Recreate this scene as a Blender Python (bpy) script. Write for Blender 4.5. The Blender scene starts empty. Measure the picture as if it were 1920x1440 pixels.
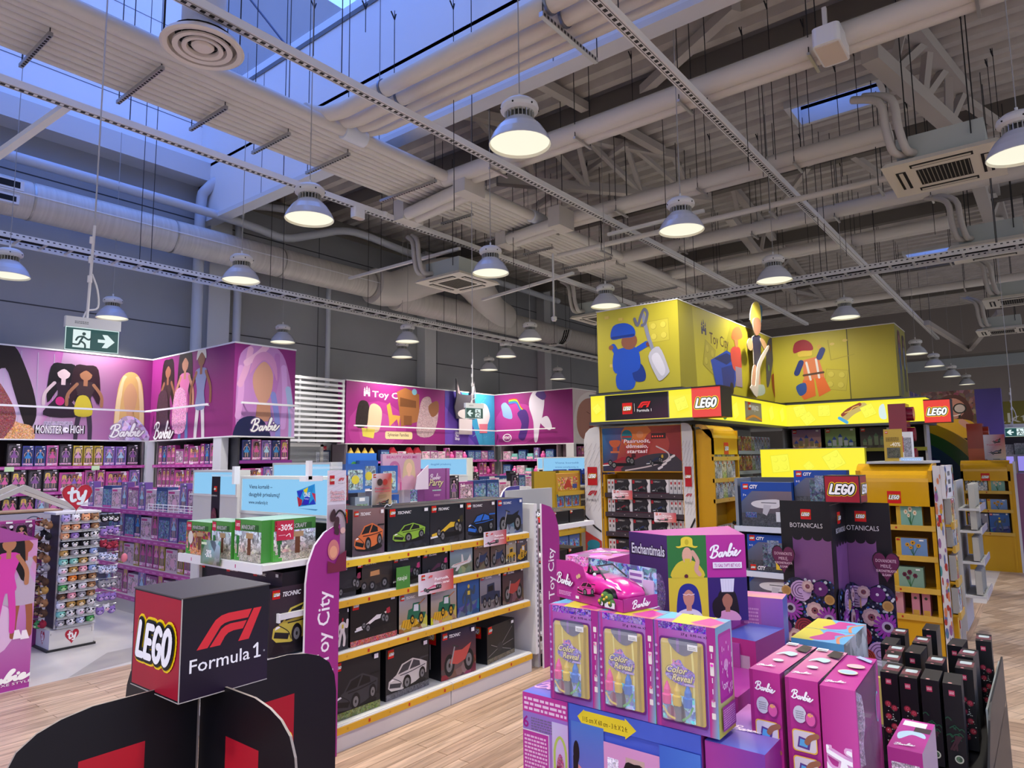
import bpy, math, random
from mathutils import Vector, Matrix
C = bpy.context.scene.collection
PI = math.pi
rnd = random.Random(7)

# ------------------------------------------------------------------ camera
FPX, PIT, YAW, ROLL, EYE = 1276.0, math.radians(6.35), math.radians(38.2), math.radians(0.75), 1.7
_f = Vector((math.cos(YAW)*math.cos(PIT), math.sin(YAW)*math.cos(PIT), math.sin(PIT)))
_r0 = Vector((math.sin(YAW), -math.cos(YAW), 0)); _u0 = _r0.cross(_f)
_r = math.cos(ROLL)*_r0 - math.sin(ROLL)*_u0
_u = math.cos(ROLL)*_u0 + math.sin(ROLL)*_r0
cd = bpy.data.cameras.new('camera'); cam = bpy.data.objects.new('camera', cd); C.objects.link(cam)
cd.sensor_fit = 'HORIZONTAL'; cd.sensor_width = 36; cd.lens = FPX/1920*36; cd.clip_end = 200
_m = Matrix((( _r.x, _u.x, -_f.x), (_r.y, _u.y, -_f.y), (_r.z, _u.z, -_f.z))).to_4x4()
_m.translation = (0, 0, EYE); cam.matrix_world = _m
bpy.context.scene.camera = cam

# ------------------------------------------------------------------ world, exposure
sc = bpy.context.scene
sc.view_settings.view_transform = 'Standard'; sc.view_settings.look = 'None'
sc.view_settings.exposure = 0.38; sc.view_settings.gamma = 1
sc.cycles.max_bounces = 6; sc.cycles.diffuse_bounces = 4; sc.cycles.glossy_bounces = 3
sc.cycles.transmission_bounces = 6; sc.cycles.transparent_max_bounces = 12
sc.cycles.caustics_reflective = False; sc.cycles.caustics_refractive = False
sc.cycles.sample_clamp_indirect = 4
W = bpy.data.worlds.new('World'); sc.world = W; W.use_nodes = True
nt = W.node_tree; nt.nodes.clear()
tc = nt.nodes.new('ShaderNodeTexCoord'); sp = nt.nodes.new('ShaderNodeSeparateXYZ')
rp = nt.nodes.new('ShaderNodeValToRGB'); bg = nt.nodes.new('ShaderNodeBackground'); ow = nt.nodes.new('ShaderNodeOutputWorld')
nt.links.new(tc.outputs['Generated'], sp.inputs[0]); nt.links.new(sp.outputs['Z'], rp.inputs[0])
nt.links.new(rp.outputs[0], bg.inputs[0]); nt.links.new(bg.outputs[0], ow.inputs[0])
e = rp.color_ramp.elements
e[0].position = 0.0; e[0].color = (0.34, 0.33, 0.33, 1)
e[1].position = 0.9; e[1].color = (0.24, 0.50, 1.6, 1)
k = e.new(0.22); k.color = (0.34, 0.34, 0.36, 1)
k = e.new(0.38); k.color = (0.22, 0.46, 1.5, 1)
bg.inputs[1].default_value = 1.7
LAMP_W = 205.0     # power of each hanging lamp
GLOW = 1.0

# ------------------------------------------------------------------ pixels to points
def ray(x, y): return _f + (x-960)/FPX*_r - (y-720)/FPX*_u
def PX(x, y, c): d = ray(x, y); return Vector((0, 0, EYE)) + d*(c/d.x)
def PY(x, y, c): d = ray(x, y); return Vector((0, 0, EYE)) + d*(c/d.y)
def PZ(x, y, c): d = ray(x, y); return Vector((0, 0, EYE)) + d*((c-EYE)/d.z)
def PD(x, y, k): d = ray(x, y); return Vector((0, 0, EYE)) + d*k

# ------------------------------------------------------------------ colours, materials
def lin(v): return v/12.92 if v <= 0.04045 else ((v+0.055)/1.055)**2.4
_cc = {}
def col(h):
    if isinstance(h, tuple): return h
    if h not in _cc:
        s = h.lstrip('#')
        _cc[h] = (lin(int(s[0:2], 16)/255), lin(int(s[2:4], 16)/255), lin(int(s[4:6], 16)/255), 1)
    return _cc[h]
M = {}
def base_mat(name):
    m = bpy.data.materials.new(name); m.use_nodes = True; M[name] = m
    return m, m.node_tree, m.node_tree.nodes['Principled BSDF']
def attr_mat(name, rough, metal=0.0, spec=0.5, coat=0.0):
    m, t, b = base_mat(name)
    a = t.nodes.new('ShaderNodeAttribute'); a.attribute_name = 'Col'
    t.links.new(a.outputs['Color'], b.inputs['Base Color'])
    b.inputs['Roughness'].default_value = rough; b.inputs['Metallic'].default_value = metal
    b.inputs['Specular IOR Level'].default_value = spec; b.inputs['Coat Weight'].default_value = coat
    b.inputs['Coat Roughness'].default_value = 0.08
    return m, t, b, a
attr_mat('matte', 0.75, spec=0.25)
attr_mat('card', 0.42, spec=0.4)
attr_mat('gloss', 0.22, coat=0.3)
attr_mat('metal', 0.35, metal=0.85)
def busy_mat(name, scale, amt, hue):
    # printed pictures: many small patches of varied colour
    m, t, b, a = attr_mat(name, 0.36, spec=0.4)
    tc = t.nodes.new('ShaderNodeTexCoord'); oi = t.nodes.new('ShaderNodeObjectInfo')
    ad = t.nodes.new('ShaderNodeVectorMath'); ad.operation = 'ADD'
    t.links.new(tc.outputs['Object'], ad.inputs[0]); t.links.new(oi.outputs['Location'], ad.inputs[1])
    ns = t.nodes.new('ShaderNodeTexNoise'); ns.inputs['Scale'].default_value = scale*0.6; ns.inputs['Detail'].default_value = 3
    vo = t.nodes.new('ShaderNodeTexVoronoi'); vo.inputs['Scale'].default_value = scale
    mx = t.nodes.new('ShaderNodeVectorMath'); mx.operation = 'ADD'
    t.links.new(ad.outputs[0], mx.inputs[0]); t.links.new(ns.outputs['Color'], mx.inputs[1])
    sc_ = t.nodes.new('ShaderNodeVectorMath'); sc_.operation = 'SCALE'; sc_.inputs['Scale'].default_value = 0.06
    t.links.new(ns.outputs['Color'], sc_.inputs[0]); t.links.new(sc_.outputs[0], mx.inputs[1])
    t.links.new(ad.outputs[0], ns.inputs['Vector']); t.links.new(mx.outputs[0], vo.inputs['Vector'])
    hs = t.nodes.new('ShaderNodeHueSaturation')
    sx = t.nodes.new('ShaderNodeSeparateColor'); t.links.new(vo.outputs['Color'], sx.inputs[0])
    def rng(src, lo, hi):
        r = t.nodes.new('ShaderNodeMapRange'); t.links.new(src, r.inputs[0])
        r.inputs['To Min'].default_value = lo; r.inputs['To Max'].default_value = hi; return r.outputs[0]
    t.links.new(rng(sx.outputs[0], 0.5-hue, 0.5+hue), hs.inputs['Hue'])
    t.links.new(rng(sx.outputs[1], 0.5, 1.25), hs.inputs['Saturation'])
    t.links.new(rng(sx.outputs[2], 1-amt, 1+amt*1.3), hs.inputs['Value'])
    t.links.new(a.outputs['Color'], hs.inputs['Color']); t.links.new(hs.outputs[0], b.inputs['Base Color'])
busy_mat('busy', 55, 0.7, 0.10)
busy_mat('busyfine', 110, 0.6, 0.06)
busy_mat('busybig', 16, 0.6, 0.08)
def glow_mat(name, st):
    m, t, b, a = attr_mat(name, 0.4)
    for l in list(b.inputs['Base Color'].links): t.links.remove(l)
    b.inputs['Base Color'].default_value = (.04,.04,.04,1); t.links.new(a.outputs['Color'], b.inputs['Emission Color']); b.inputs['Emission Strength'].default_value = st
glow_mat('glow', 0.74); glow_mat('glowdim', 0.72)
m, t, b = base_mat('clear')
b.inputs['Base Color'].default_value = (0.93, 0.95, 0.97, 1); b.inputs['Roughness'].default_value = 0.04
b.inputs['Alpha'].default_value = 0.16; b.inputs['IOR'].default_value = 1.4; b.inputs['Specular IOR Level'].default_value = 0.9
MORDER = ['matte', 'card', 'gloss', 'metal', 'busy', 'busyfine', 'busybig', 'glow', 'glowdim', 'clear']

def tex_mat(name, c1, c2, scale, rough=0.6, kind='noise', stretch=(1, 1, 1)):
    m, t, b = base_mat(name)
    tc = t.nodes.new('ShaderNodeTexCoord'); mp = t.nodes.new('ShaderNodeMapping'); mp.inputs['Scale'].default_value = stretch
    t.links.new(tc.outputs['Object'], mp.inputs[0])
    n = t.nodes.new('ShaderNodeTexNoise'); n.inputs['Scale'].default_value = scale; n.inputs['Detail'].default_value = 4
    t.links.new(mp.outputs[0], n.inputs['Vector'])
    r = t.nodes.new('ShaderNodeValToRGB'); r.color_ramp.elements[0].position = 0.35; r.color_ramp.elements[1].position = 0.65
    r.color_ramp.elements[0].color = col(c1); r.color_ramp.elements[1].color = col(c2)
    t.links.new(n.outputs['Fac'], r.inputs[0]); t.links.new(r.outputs[0], b.inputs['Base Color'])
    b.inputs['Roughness'].default_value = rough
    MORDER.append(name); return m, t, b, r

# ------------------------------------------------------------------ mesh builder
def cr(pts, n=5, closed=False):
    out = []; P = [Vector(p) for p in pts]; L = len(P)
    segs = L if closed else L-1
    for i in range(segs):
        if closed: a, b, c, d = P[(i-1) % L], P[i], P[(i+1) % L], P[(i+2) % L]
        else: a, b, c, d = P[max(i-1, 0)], P[i], P[i+1], P[min(i+2, L-1)]
        for k in range(n):
            t = k/n
            out.append(0.5*((2*b)+(c-a)*t+(2*a-5*b+4*c-d)*t*t+(3*b-a-3*c+d)*t**3))
    if not closed: out.append(P[-1])
    return out
class MB:
    def __init__(s): s.v = []; s.f = []; s.c = []; s.m = []; s.s = []
    def face(s, pts, c, m='card', sm=False):
        i = len(s.v); s.v += [tuple(p) for p in pts]; s.f.append(tuple(range(i, i+len(pts))))
        s.c.append(c); s.m.append(m); s.s.append(sm)
    def mesh(s, vs, fs, c, m='card', sm=False):
        i = len(s.v); s.v += [tuple(p) for p in vs]
        for f in fs: s.f.append(tuple(i+k for k in f)); s.c.append(c); s.m.append(m); s.s.append(sm)
        return s
    def box(s, a, b, c='#cccccc', m='card', skip=''):
        x0, y0, z0 = a; x1, y1, z1 = b
        vs = [(x0,y0,z0),(x1,y0,z0),(x1,y1,z0),(x0,y1,z0),(x0,y0,z1),(x1,y0,z1),(x1,y1,z1),(x0,y1,z1)]
        fs = {'d':(0,3,2,1),'u':(4,5,6,7),'f':(0,1,5,4),'r':(1,2,6,5),'b':(2,3,7,6),'l':(3,0,4,7)}
        return s.mesh(vs, [fs[k] for k in fs if k not in skip], c, m)
    def rbox(s, a, b, r, c='#cccccc', m='card', n=3):
        # box with the four vertical edges rounded
        x0, y0, z0 = a; x1, y1, z1 = b; o = []
        for (cx, cy, st) in ((x1-r, y1-r, 0), (x0+r, y1-r, 1), (x0+r, y0+r, 2), (x1-r, y0+r, 3)):
            for k in range(n+1):
                t = (st+k/n)*PI/2; o.append((cx+r*math.cos(t), cy+r*math.sin(t)))
        return s.prism([(p[0], p[1]) for p in o], Vector((0,0,z0)), Vector((1,0,0)), Vector((0,1,0)), z1-z0, c, m)
    def prism(s, pts, o, u, v, h, c, m='card', ce=None, sm=False):
        # outline pts in the (u,v) plane at o, thickness h along u x v (top face at +h)
        o, u, v = Vector(o), Vector(u), Vector(v); n = u.cross(v).normalized(); k = len(pts)
        lo = [o+u*p[0]+v*p[1] for p in pts]; hi = [p+n*h for p in lo]
        s.mesh(hi, [tuple(range(k))], c, m)
        s.mesh(lo, [tuple(reversed(range(k)))], c, m)
        s.mesh(lo+hi, [(i, (i+1) % k, k+(i+1) % k, k+i) for i in range(k)], ce or c, m, sm)
        return s
    def tube(s, pts, r, c='#dddddd', m='card', n=8, cap=True):
        P = [Vector(p) for p in pts]; L = len(P); vs = []; fs = []
        rr = r if isinstance(r, (list, tuple)) else [r]*L; prev = None
        for i in range(L):
            d = (P[min(i+1, L-1)]-P[max(i-1, 0)]).normalized()
            a = prev if prev else (Vector((0,0,1)) if abs(d.z) < .9 else Vector((1,0,0)))
            x = (a - d*a.dot(d)).normalized(); y = d.cross(x); prev = x
            for k in range(n): t = 2*PI*k/n; vs.append(P[i]+(x*math.cos(t)+y*math.sin(t))*rr[i])
        for i in range(L-1):
            for k in range(n): fs.append((i*n+k, i*n+(k+1) % n, (i+1)*n+(k+1) % n, (i+1)*n+k))
        s.mesh(vs, fs, c, m, n > 5)
        if cap: s.mesh(vs[:n], [tuple(reversed(range(n)))], c, m); s.mesh(vs[-n:], [tuple(range(n))], c, m)
        return s
    def beam(s, a, b, w, h, c='#cccccc', m='card', up=(0,0,1)):
        a, b = Vector(a), Vector(b); d = (b-a).normalized(); u = Vector(up)
        x = d.cross(u).normalized() if abs(d.dot(u)) < .99 else Vector((1,0,0)); y = x.cross(d)
        vs = [p+x*i*w/2+y*j*h/2 for p in (a, b) for (i, j) in ((-1,-1),(1,-1),(1,1),(-1,1))]
        return s.mesh(vs, [(0,1,2,3),(7,6,5,4),(0,4,5,1),(1,5,6,2),(2,6,7,3),(3,7,4,0)], c, m)
    def lathe(s, prof, o=(0,0,0), c='#dddddd', m='card', n=20, sm=True, cols=None):
        vs = []; L = len(prof)
        for (r, z) in prof:
            for k in range(n): t = 2*PI*k/n; vs.append((o[0]+r*math.cos(t), o[1]+r*math.sin(t), o[2]+z))
        for i in range(L-1):
            cc = cols[i] if cols else c; mm = m
            if isinstance(cc, tuple) and isinstance(cc[0], str): cc, mm = cc
            s.mesh([vs[j] for j in range(i*n, (i+2)*n)], [(k, (k+1) % n, n+(k+1) % n, n+k) for k in range(n)], cc, mm, sm)
        return s
    def ball(s, o, r, c, m='matte', n=10, q=6, sq=(1,1,1)):
        vs = []; fs = []
        for i in range(q+1):
            a = -PI/2+PI*i/q
            for k in range(n): t = 2*PI*k/n; vs.append((o[0]+r*sq[0]*math.cos(a)*math.cos(t), o[1]+r*sq[1]*math.cos(a)*math.sin(t), o[2]+r*sq[2]*math.sin(a)))
        for i in range(q):
            for k in range(n): fs.append((i*n+k, i*n+(k+1) % n, (i+1)*n+(k+1) % n, (i+1)*n+k))
        return s.mesh(vs, fs, c, m, True)
    def art(s, o, u, v, w, h): return Art(s, o, u, v, w, h)
    def build(s, name, parent=None, loc=None, rz=0.0):
        me = bpy.data.meshes.new(name); me.from_pydata(s.v, [], s.f)
        used = [k for k in MORDER if k in set(s.m)]
        for k in used: me.materials.append(M[k])
        ix = {k: i for i, k in enumerate(used)}
        me.polygons.foreach_set('material_index', [ix[k] for k in s.m])
        me.polygons.foreach_set('use_smooth', s.s)
        ca = me.color_attributes.new('Col', 'FLOAT_COLOR', 'CORNER'); buf = []
        for f, c in zip(s.f, s.c):
            if isinstance(c, list):
                cs = [col(q) for q in c]
                for k in range(len(f)): buf += cs[k % len(cs)]
            else: buf += col(c)*len(f)
        ca.data.foreach_set('color', buf); me.update()
        ob = bpy.data.objects.new(name, me); C.objects.link(ob)
        if parent: ob.parent = parent
        if loc is not None: ob.location = loc
        ob.rotation_euler.z = rz
        return ob

# ------------------------------------------------------------------ printed artwork on a face
_tc = {}
def text_tris(st, shear=0.0, off=0.0, space=1.0):
    key = (st, shear, off, space)
    if key in _tc: return _tc[key]
    cu = bpy.data.curves.new('t', 'FONT'); cu.body = st; cu.size = 1; cu.shear = shear; cu.offset = off
    cu.resolution_u = 2; cu.space_character = space
    ob = bpy.data.objects.new('t', cu); C.objects.link(ob)
    dg = bpy.context.evaluated_depsgraph_get(); oe = ob.evaluated_get(dg); me = oe.to_mesh()
    vs = [(v.co.x, v.co.y) for v in me.vertices]; fs = [tuple(p.vertices) for p in me.polygons]
    oe.to_mesh_clear(); bpy.data.objects.remove(ob); bpy.data.curves.remove(cu)
    if not vs: vs = [(0, 0)]
    x0 = min(p[0] for p in vs); x1 = max(p[0] for p in vs); y0 = min(p[1] for p in vs); y1 = max(p[1] for p in vs)
    _tc[key] = (vs, fs, x0, x1, y0, y1); return _tc[key]
class Art:
    """2-D printing on a face: coordinates are fractions of the face, (0,0) lower left"""
    def __init__(s, mb, o, u, v, w, h):
        s.mb = mb; s.u = Vector(u).normalized(); s.v = Vector(v).normalized(); s.n = s.u.cross(s.v)
        s.o = Vector(o); s.w = w; s.h = h; s.k = 1; s.step = 0.00016; s.clip = True
    def P(s, x, y): return s.o+s.u*(x*s.w)+s.v*(y*s.h)+s.n*(s.k*s.step)
    def cut(s, pts):
        if not s.clip or all(-1e-6 <= p[0] <= 1.000001 and -1e-6 <= p[1] <= 1.000001 for p in pts): return pts
        for ax, lim, sg in ((0, 0, 1), (0, 1, -1), (1, 0, 1), (1, 1, -1)):
            o = []; n = len(pts)
            for i in range(n):
                a, b = pts[i], pts[(i+1) % n]; ia = (a[ax]-lim)*sg >= 0; ib = (b[ax]-lim)*sg >= 0
                if ia: o.append(a)
                if ia != ib:
                    t = (lim-a[ax])/(b[ax]-a[ax]); o.append((a[0]+(b[0]-a[0])*t, a[1]+(b[1]-a[1])*t))
            pts = o
            if not pts: break
        return pts
    def poly(s, pts, c, m='card'):
        pts = s.cut([tuple(p[:2]) for p in pts])
        if len(pts) < 3: return s
        A = sum(pts[i][0]*pts[(i+1) % len(pts)][1]-pts[(i+1) % len(pts)][0]*pts[i][1] for i in range(len(pts)))
        if A < 0: pts = list(reversed(pts))
        s.mb.face([s.P(*p[:2]) for p in pts], c, m); s.k += 1; return s
    def rect(s, x0, y0, x1, y1, c, m='card'): return s.poly([(x0,y0),(x1,y0),(x1,y1),(x0,y1)], c, m)
    def ell(s, x, y, rx, ry=None, c='#ffffff', m='card', n=16, a=0):
        ry = rx*s.w/s.h if ry is None else ry; o = []
        for k in range(n):
            t = 2*PI*k/n; px, py = rx*math.cos(t)*s.w, ry*math.sin(t)*s.h
            o.append((x+(px*math.cos(a)-py*math.sin(a))/s.w, y+(px*math.sin(a)+py*math.cos(a))/s.h))
        return s.poly(o, c, m)
    def rrect(s, x0, y0, x1, y1, r, c, m='card'):
        o = []; ry = r*s.w/s.h
        for (cx, cy, st) in ((x1-r, y1-ry, 0), (x0+r, y1-ry, 1), (x0+r, y0+ry, 2), (x1-r, y0+ry, 3)):
            for k in range(5): t = (st+k/4)*PI/2; o.append((cx+r*math.cos(t), cy+ry*math.sin(t)))
        return s.poly(o, c, m)
    def blob(s, pts, c, m='card', n=4):
        return s.poly([(p.x, p.y) for p in cr([(a, b, 0) for a, b in pts], n, True)], c, m)
    def stroke(s, pts, wd, c, m='card', smooth=True, n=4, w2=None):
        # wd in fractions of the face height
        q = [Vector((p[0]*s.w, p[1]*s.h, 0)) for p in pts]
        if smooth and len(q) > 2: q = cr(q, n)
        L = len(q); a = wd*s.h/2; b = (w2 if w2 is not None else wd)*s.h/2
        e = 0.0; iw, ih = 1/s.w, 1/s.h
        def put(ps):
            nonlocal e
            ps = s.cut([(p.x*iw, p.y*ih) for p in ps])
            if len(ps) > 2: s.mb.face([s.o+s.u*(p[0]*s.w)+s.v*(p[1]*s.h)+s.n*(s.k*s.step+e) for p in ps], c, m); e += 1.6e-5
        for i in range(L-1):
            d = (q[i+1]-q[i])
            if d.length < 1e-7: continue
            d.normalize(); nn = Vector((-d.y, d.x, 0)); r0 = a+(b-a)*i/L; r1 = a+(b-a)*(i+1)/L
            put([q[i]-nn*r0, q[i+1]-nn*r1, q[i+1]+nn*r1, q[i]+nn*r0])
        for i in (range(L) if a > 0.0008 else ()):
            r = a+(b-a)*i/L
            put([q[i]+Vector((r*math.cos(2*PI*k/10), r*math.sin(2*PI*k/10), 0)) for k in range(10)])
        s.k += 1+e/s.step; return s
    def text(s, st, x, y, h, c='#ffffff', w=None, shear=0.0, off=0.0, m='card', al='c', rot=0.0):
        # h: capital height as a fraction of face height; w: fitted width fraction
        vs, fs, x0, x1, y0, y1 = text_tris(st, shear, off)
        kh = h*s.h/max(0.7, 1e-6); kw = (w*s.w/(x1-x0)) if w else kh
        ox = {'c': (x0+x1)/2, 'l': x0, 'r': x1}[al]; ca, sa = math.cos(rot), math.sin(rot)
        X, Y = x*s.w, y*s.h; pts = []
        for (a, b) in vs:
            p, q = (a-ox)*kw, b*kh; pts.append(s.o+s.u*(X+p*ca-q*sa)+s.v*(Y+p*sa+q*ca)+s.n*(s.k*s.step))
        s.mb.mesh(pts, fs, c, m); s.k += 1; return s
    def scribble(s, x0, y0, x1, y1, rows, c, m='card', fill=0.55):
        # lines of fine print too small to read
        hh = (y1-y0)/rows
        for i in range(rows):
            x = x0
            while x < x1-0.01:
                wl = min(x1-x, (x1-x0)*rnd.uniform(.05, .16))
                s.mb.face([s.P(x, y0+hh*i), s.P(x+wl, y0+hh*i), s.P(x+wl, y0+hh*(i+fill)), s.P(x, y0+hh*(i+fill))], c, m)
                x += wl+(x1-x0)*.03
        s.k += 1; return s

# ---------------- marks
_LEGO = [[(0.16,.97),(.1,.06),(.5,.06)], [(1.12,.93),(.72,.93),(.68,.06),(1.08,.06)], [(.72,.5),(1.02,.5)],
         [(1.72,.84),(1.56,.95),(1.4,.86),(1.3,.5),(1.36,.16),(1.54,.04),(1.72,.16),(1.74,.44),(1.58,.44)],
         [(2.2,.96),(2.02,.8),(1.98,.4),(2.1,.07),(2.28,.1),(2.42,.35),(2.42,.75),(2.3,.93),(2.2,.96)]]
def brick_word(a, x, y, w, m='card', outline=True, col2='#ffd800', h=None, sh=.22):
    """the bubble word in white with black and yellow outlines; x,y centre, w width (fractions)"""
    k = w*a.w/2.95; kh = (h*a.h/1.2) if h else k*1.05
    def T(p): xx = (p[0]-1.25+(p[1]-.5)*sh)*k; yy = (p[1]-.5)*kh; return (x+xx/a.w, y+yy/a.h)
    for (wd, c) in (((.62, col2), (.46, '#0a0a0a')) if outline else ())+((.24, '#ffffff'),):
        for st in _LEGO:
            a.stroke([T(p) for p in st], wd*k/a.h, c, m, smooth=len(st) > 4, n=3)
def brick_logo(a, x, y, s, m='card', red='#d01012', hs=None):
    """small square logo centred at x,y with side s (fraction of width)"""
    hh = (hs if hs else s*a.w/a.h)
    a.rect(x-s/2, y-hh/2, x+s/2, y+hh/2, red, m); brick_word(a, x, y, s*.86, m)
_BARB = [[(.33,.98),(.3,.6),(.14,.02)], [(.02,.72),(.1,.95),(.4,1.1),(.68,1.02),(.66,.76),(.34,.58)],
         [(.34,.58),(.66,.5),(.68,.2),(.42,.0),(.2,.02),(.06,.12)],
         [(1.12,.36),(.96,.4),(.84,.18),(.92,.03),(1.06,.12),(1.16,.4),(1.13,.1),(1.22,.04),(1.32,.2),(1.4,.44),(1.42,.3),(1.54,.36),(1.52,.1),(1.58,.04)],
         [(1.58,.04),(1.78,.5),(1.94,1.0),(1.84,1.1),(1.74,.7),(1.7,.12),(1.82,.02),(1.96,.18),(1.94,.38),(1.82,.34)],
         [(1.94,.3),(2.1,.4),(2.1,.1),(2.18,.03),(2.34,.2),(2.46,.38),(2.38,.48),(2.28,.3),(2.3,.06),(2.44,.0),(2.64,.2),(2.78,.4)]]
def doll_word(a, x, y, w, c='#ffffff', sh=.15, rise=.06, wd=.13, h=None, m='card', edge=None, rot=0):
    k = w*a.w/2.8; kh = h*a.h/1.1 if h else k
    def T(p):
        xx = (p[0]-1.4+(p[1]-.5)*sh)*k; yy = (p[1]-.5)*kh+(p[0]-1.4)*rise*k
        ca, sa = math.cos(rot), math.sin(rot); return (x+(xx*ca-yy*sa)/a.w, y+(xx*sa+yy*ca)/a.h)
    for (ww, cc) in ((((wd*2.1), edge),) if edge else ())+((wd, c),):
        for st in _BARB: a.stroke([T(p) for p in st], ww*k/a.h, cc, m, n=3)
        q = T((2.16, .66)); a.ell(q[0], q[1], ww*.6*k/a.w, None, cc, m, 8)
def race_mark(a, x, y, w, c='#e10600', h=None, m='card'):
    """three slanted pieces of the racing mark, x,y centre"""
    hh = h if h else w*a.w*.42/a.h
    def T(p): return (x+(p[0]-.5)*w, y+(p[1]-.5)*hh)
    a.poly([T(p) for p in ((0,0),(.2,.62),(.27,.82),(.36,.93),(.46,.97),(.84,.97),(.78,.7),(.5,.7),(.41,.67),(.35,.6),(.16,0))], c, m)
    a.poly([T(p) for p in ((.19,0),(.36,.5),(.42,.58),(.5,.62),(.76,.62),(.7,.38),(.55,.38),(.47,.34),(.42,.25),(.35,0))], c, m)
    a.poly([T(p) for p in ((.63,.0),(.8,.0),(1,.97),(.87,.97))], c, m)
def heart_pts(x, y, rx, ry, n=28):
    o = []
    for k in range(n):
        t = 2*PI*k/n; o.append((x+rx*(16*math.sin(t)**3)/16, y+ry*(13*math.cos(t)-5*math.cos(2*t)-2*math.cos(3*t)-math.cos(4*t)+2)/15))
    return o
def ty_word(a, x, y, w, h, c='#ffffff', m='card'):
    def T(p): return (x+(p[0]-.5)*w, y+(p[1]-.5)*h)
    for st in (((.22,1.0),(.18,.4),(.26,.18),(.42,.24)), ((.02,.72),(.25,.74),(.44,.8)),
               ((.54,.72),(.6,.36),(.74,.3),(.86,.5)), ((.98,.78),(.88,.3),(.76,.02),(.58,.0))):
        a.stroke([T(p) for p in st], h*.19, c, m, n=4)
def castle(a, x, y, w, h, c='#ffffff', m='card'):
    def T(p): return (x+(p[0]-.5)*w, y+(p[1]-.5)*h)
    for sx in (0, .36, .72):
        t = .12 if sx == .36 else 0
        a.poly([T(p) for p in ((sx,.52+t),(sx+.28,.52+t),(sx+.14,.86+t))], c, m)
    for (x0, y0, x1, y1) in ((.0,.0,.28,.46), (.36,.34,.64,.58), (.72,.0,1,.46), (.28,.2,.72,.34)):
        a.poly([T(p) for p in ((x0,y0),(x1,y0),(x1,y1),(x0,y1))], c, m)

# ------------------------------------------------------------------ things
def empty(name, loc=(0,0,0), rz=0.0, parent=None):
    o = bpy.data.objects.new(name, None); C.objects.link(o); o.location = loc; o.rotation_euler.z = rz
    o.empty_display_size = 0.1
    if parent: o.parent = parent
    return o
def tag(o, label, cat, group=None, kind=None):
    o['label'] = label; o['category'] = cat
    if group: o['group'] = group
    if kind: o['kind'] = kind
    return o
def struct(o): o['kind'] = 'structure'; return o
KIDS = {}
def kid(p, o):
    KIDS.setdefault(p.name, []).append(o); return o
def dup(root, loc=None, rz=None, label=None, group=None):
    def cp(o, par):
        c = o.copy(); C.objects.link(c); c.parent = par
        for ch in o.children: cp(ch, c)
        return c
    r = cp(root, None)
    if loc is not None: r.location = loc
    if rz is not None: r.rotation_euler.z = rz
    if label: r['label'] = label
    if group: r['group'] = group
    return r
FX = -PI/2      # turns a thing built facing -Y so that it faces -X
ORD = ['first','second','third','fourth','fifth','sixth','seventh','eighth','ninth','tenth','eleventh','twelfth']
def nth(i, n=None):
    if n and i == n-1 and n > 2: return 'last'
    return ORD[i] if i < 12 else '%d%s' % (i+1, {1:'st',2:'nd',3:'rd'}.get((i+1) % 10 if not 10 < (i+1) % 100 < 14 else 0, 'th'))
# ================================================================== THE SETTING
def floor_mat(name, cA, cB, cM, bw, bh, rot, mort=0.004, off=0.37, rough=0.32, sq=1.0):
    m, t, b = base_mat(name); MORDER.append(name)
    tc = t.nodes.new('ShaderNodeTexCoord'); mp = t.nodes.new('ShaderNodeMapping'); mp.inputs['Rotation'].default_value = (0, 0, rot)
    t.links.new(tc.outputs['Object'], mp.inputs[0])
    br = t.nodes.new('ShaderNodeTexBrick'); br.offset = off; br.inputs['Scale'].default_value = 1
    br.inputs['Brick Width'].default_value = bw; br.inputs['Row Height'].default_value = bh
    br.inputs['Mortar Size'].default_value = mort; br.inputs['Mortar Smooth'].default_value = 0.3
    br.inputs['Color1'].default_value = col(cA); br.inputs['Color2'].default_value = col(cB); br.inputs['Mortar'].default_value = col(cM)
    t.links.new(mp.outputs[0], br.inputs[0])
    st = t.nodes.new('ShaderNodeMapping'); st.inputs['Scale'].default_value = (1.6*sq, 22*sq, 1); t.links.new(mp.outputs[0], st.inputs[0])
    n = t.nodes.new('ShaderNodeTexNoise'); n.inputs['Scale'].default_value = 1.5; n.inputs['Detail'].default_value = 6; n.inputs['Distortion'].default_value = 0.6
    t.links.new(st.outputs[0], n.inputs['Vector'])
    mr = t.nodes.new('ShaderNodeMapRange'); mr.inputs['From Min'].default_value = .3; mr.inputs['From Max'].default_value = .7
    mr.inputs['To Min'].default_value = .68; mr.inputs['To Max'].default_value = 1.25; t.links.new(n.outputs['Fac'], mr.inputs[0])
    hs = t.nodes.new('ShaderNodeHueSaturation'); t.links.new(br.outputs['Color'], hs.inputs['Color']); t.links.new(mr.outputs[0], hs.inputs['Value'])
    t.links.new(hs.outputs[0], b.inputs['Base Color']); b.inputs['Roughness'].default_value = rough
    return m
floor_mat('plank', '#d2b498', '#b0937a', '#94795f', 1.15, 0.085, 0.0)
floor_mat('plank_turned', '#ceb090', '#a58a70', '#8a705a', 1.15, 0.085, PI/2)
floor_mat('basket', '#d6bc9e', '#b09478', '#8a745e', 0.30, 0.15, 0.42, off=0.5)
tex_mat('tile', '#c9c5c0', '#dad6d0', 1.3, 0.28)
tex_mat('tile_dark', '#a9a49f', '#b8b3ad', 1.3, 0.28)
mb = MB()
Z0 = 0.0
def slab(mb, x0, y0, x1, y1, m, z=0.0): mb.mesh([(x0,y0,z),(x1,y0,z),(x1,y1,z),(x0,y1,z)], [(0,1,2,3)], '#ffffff', m)
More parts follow.
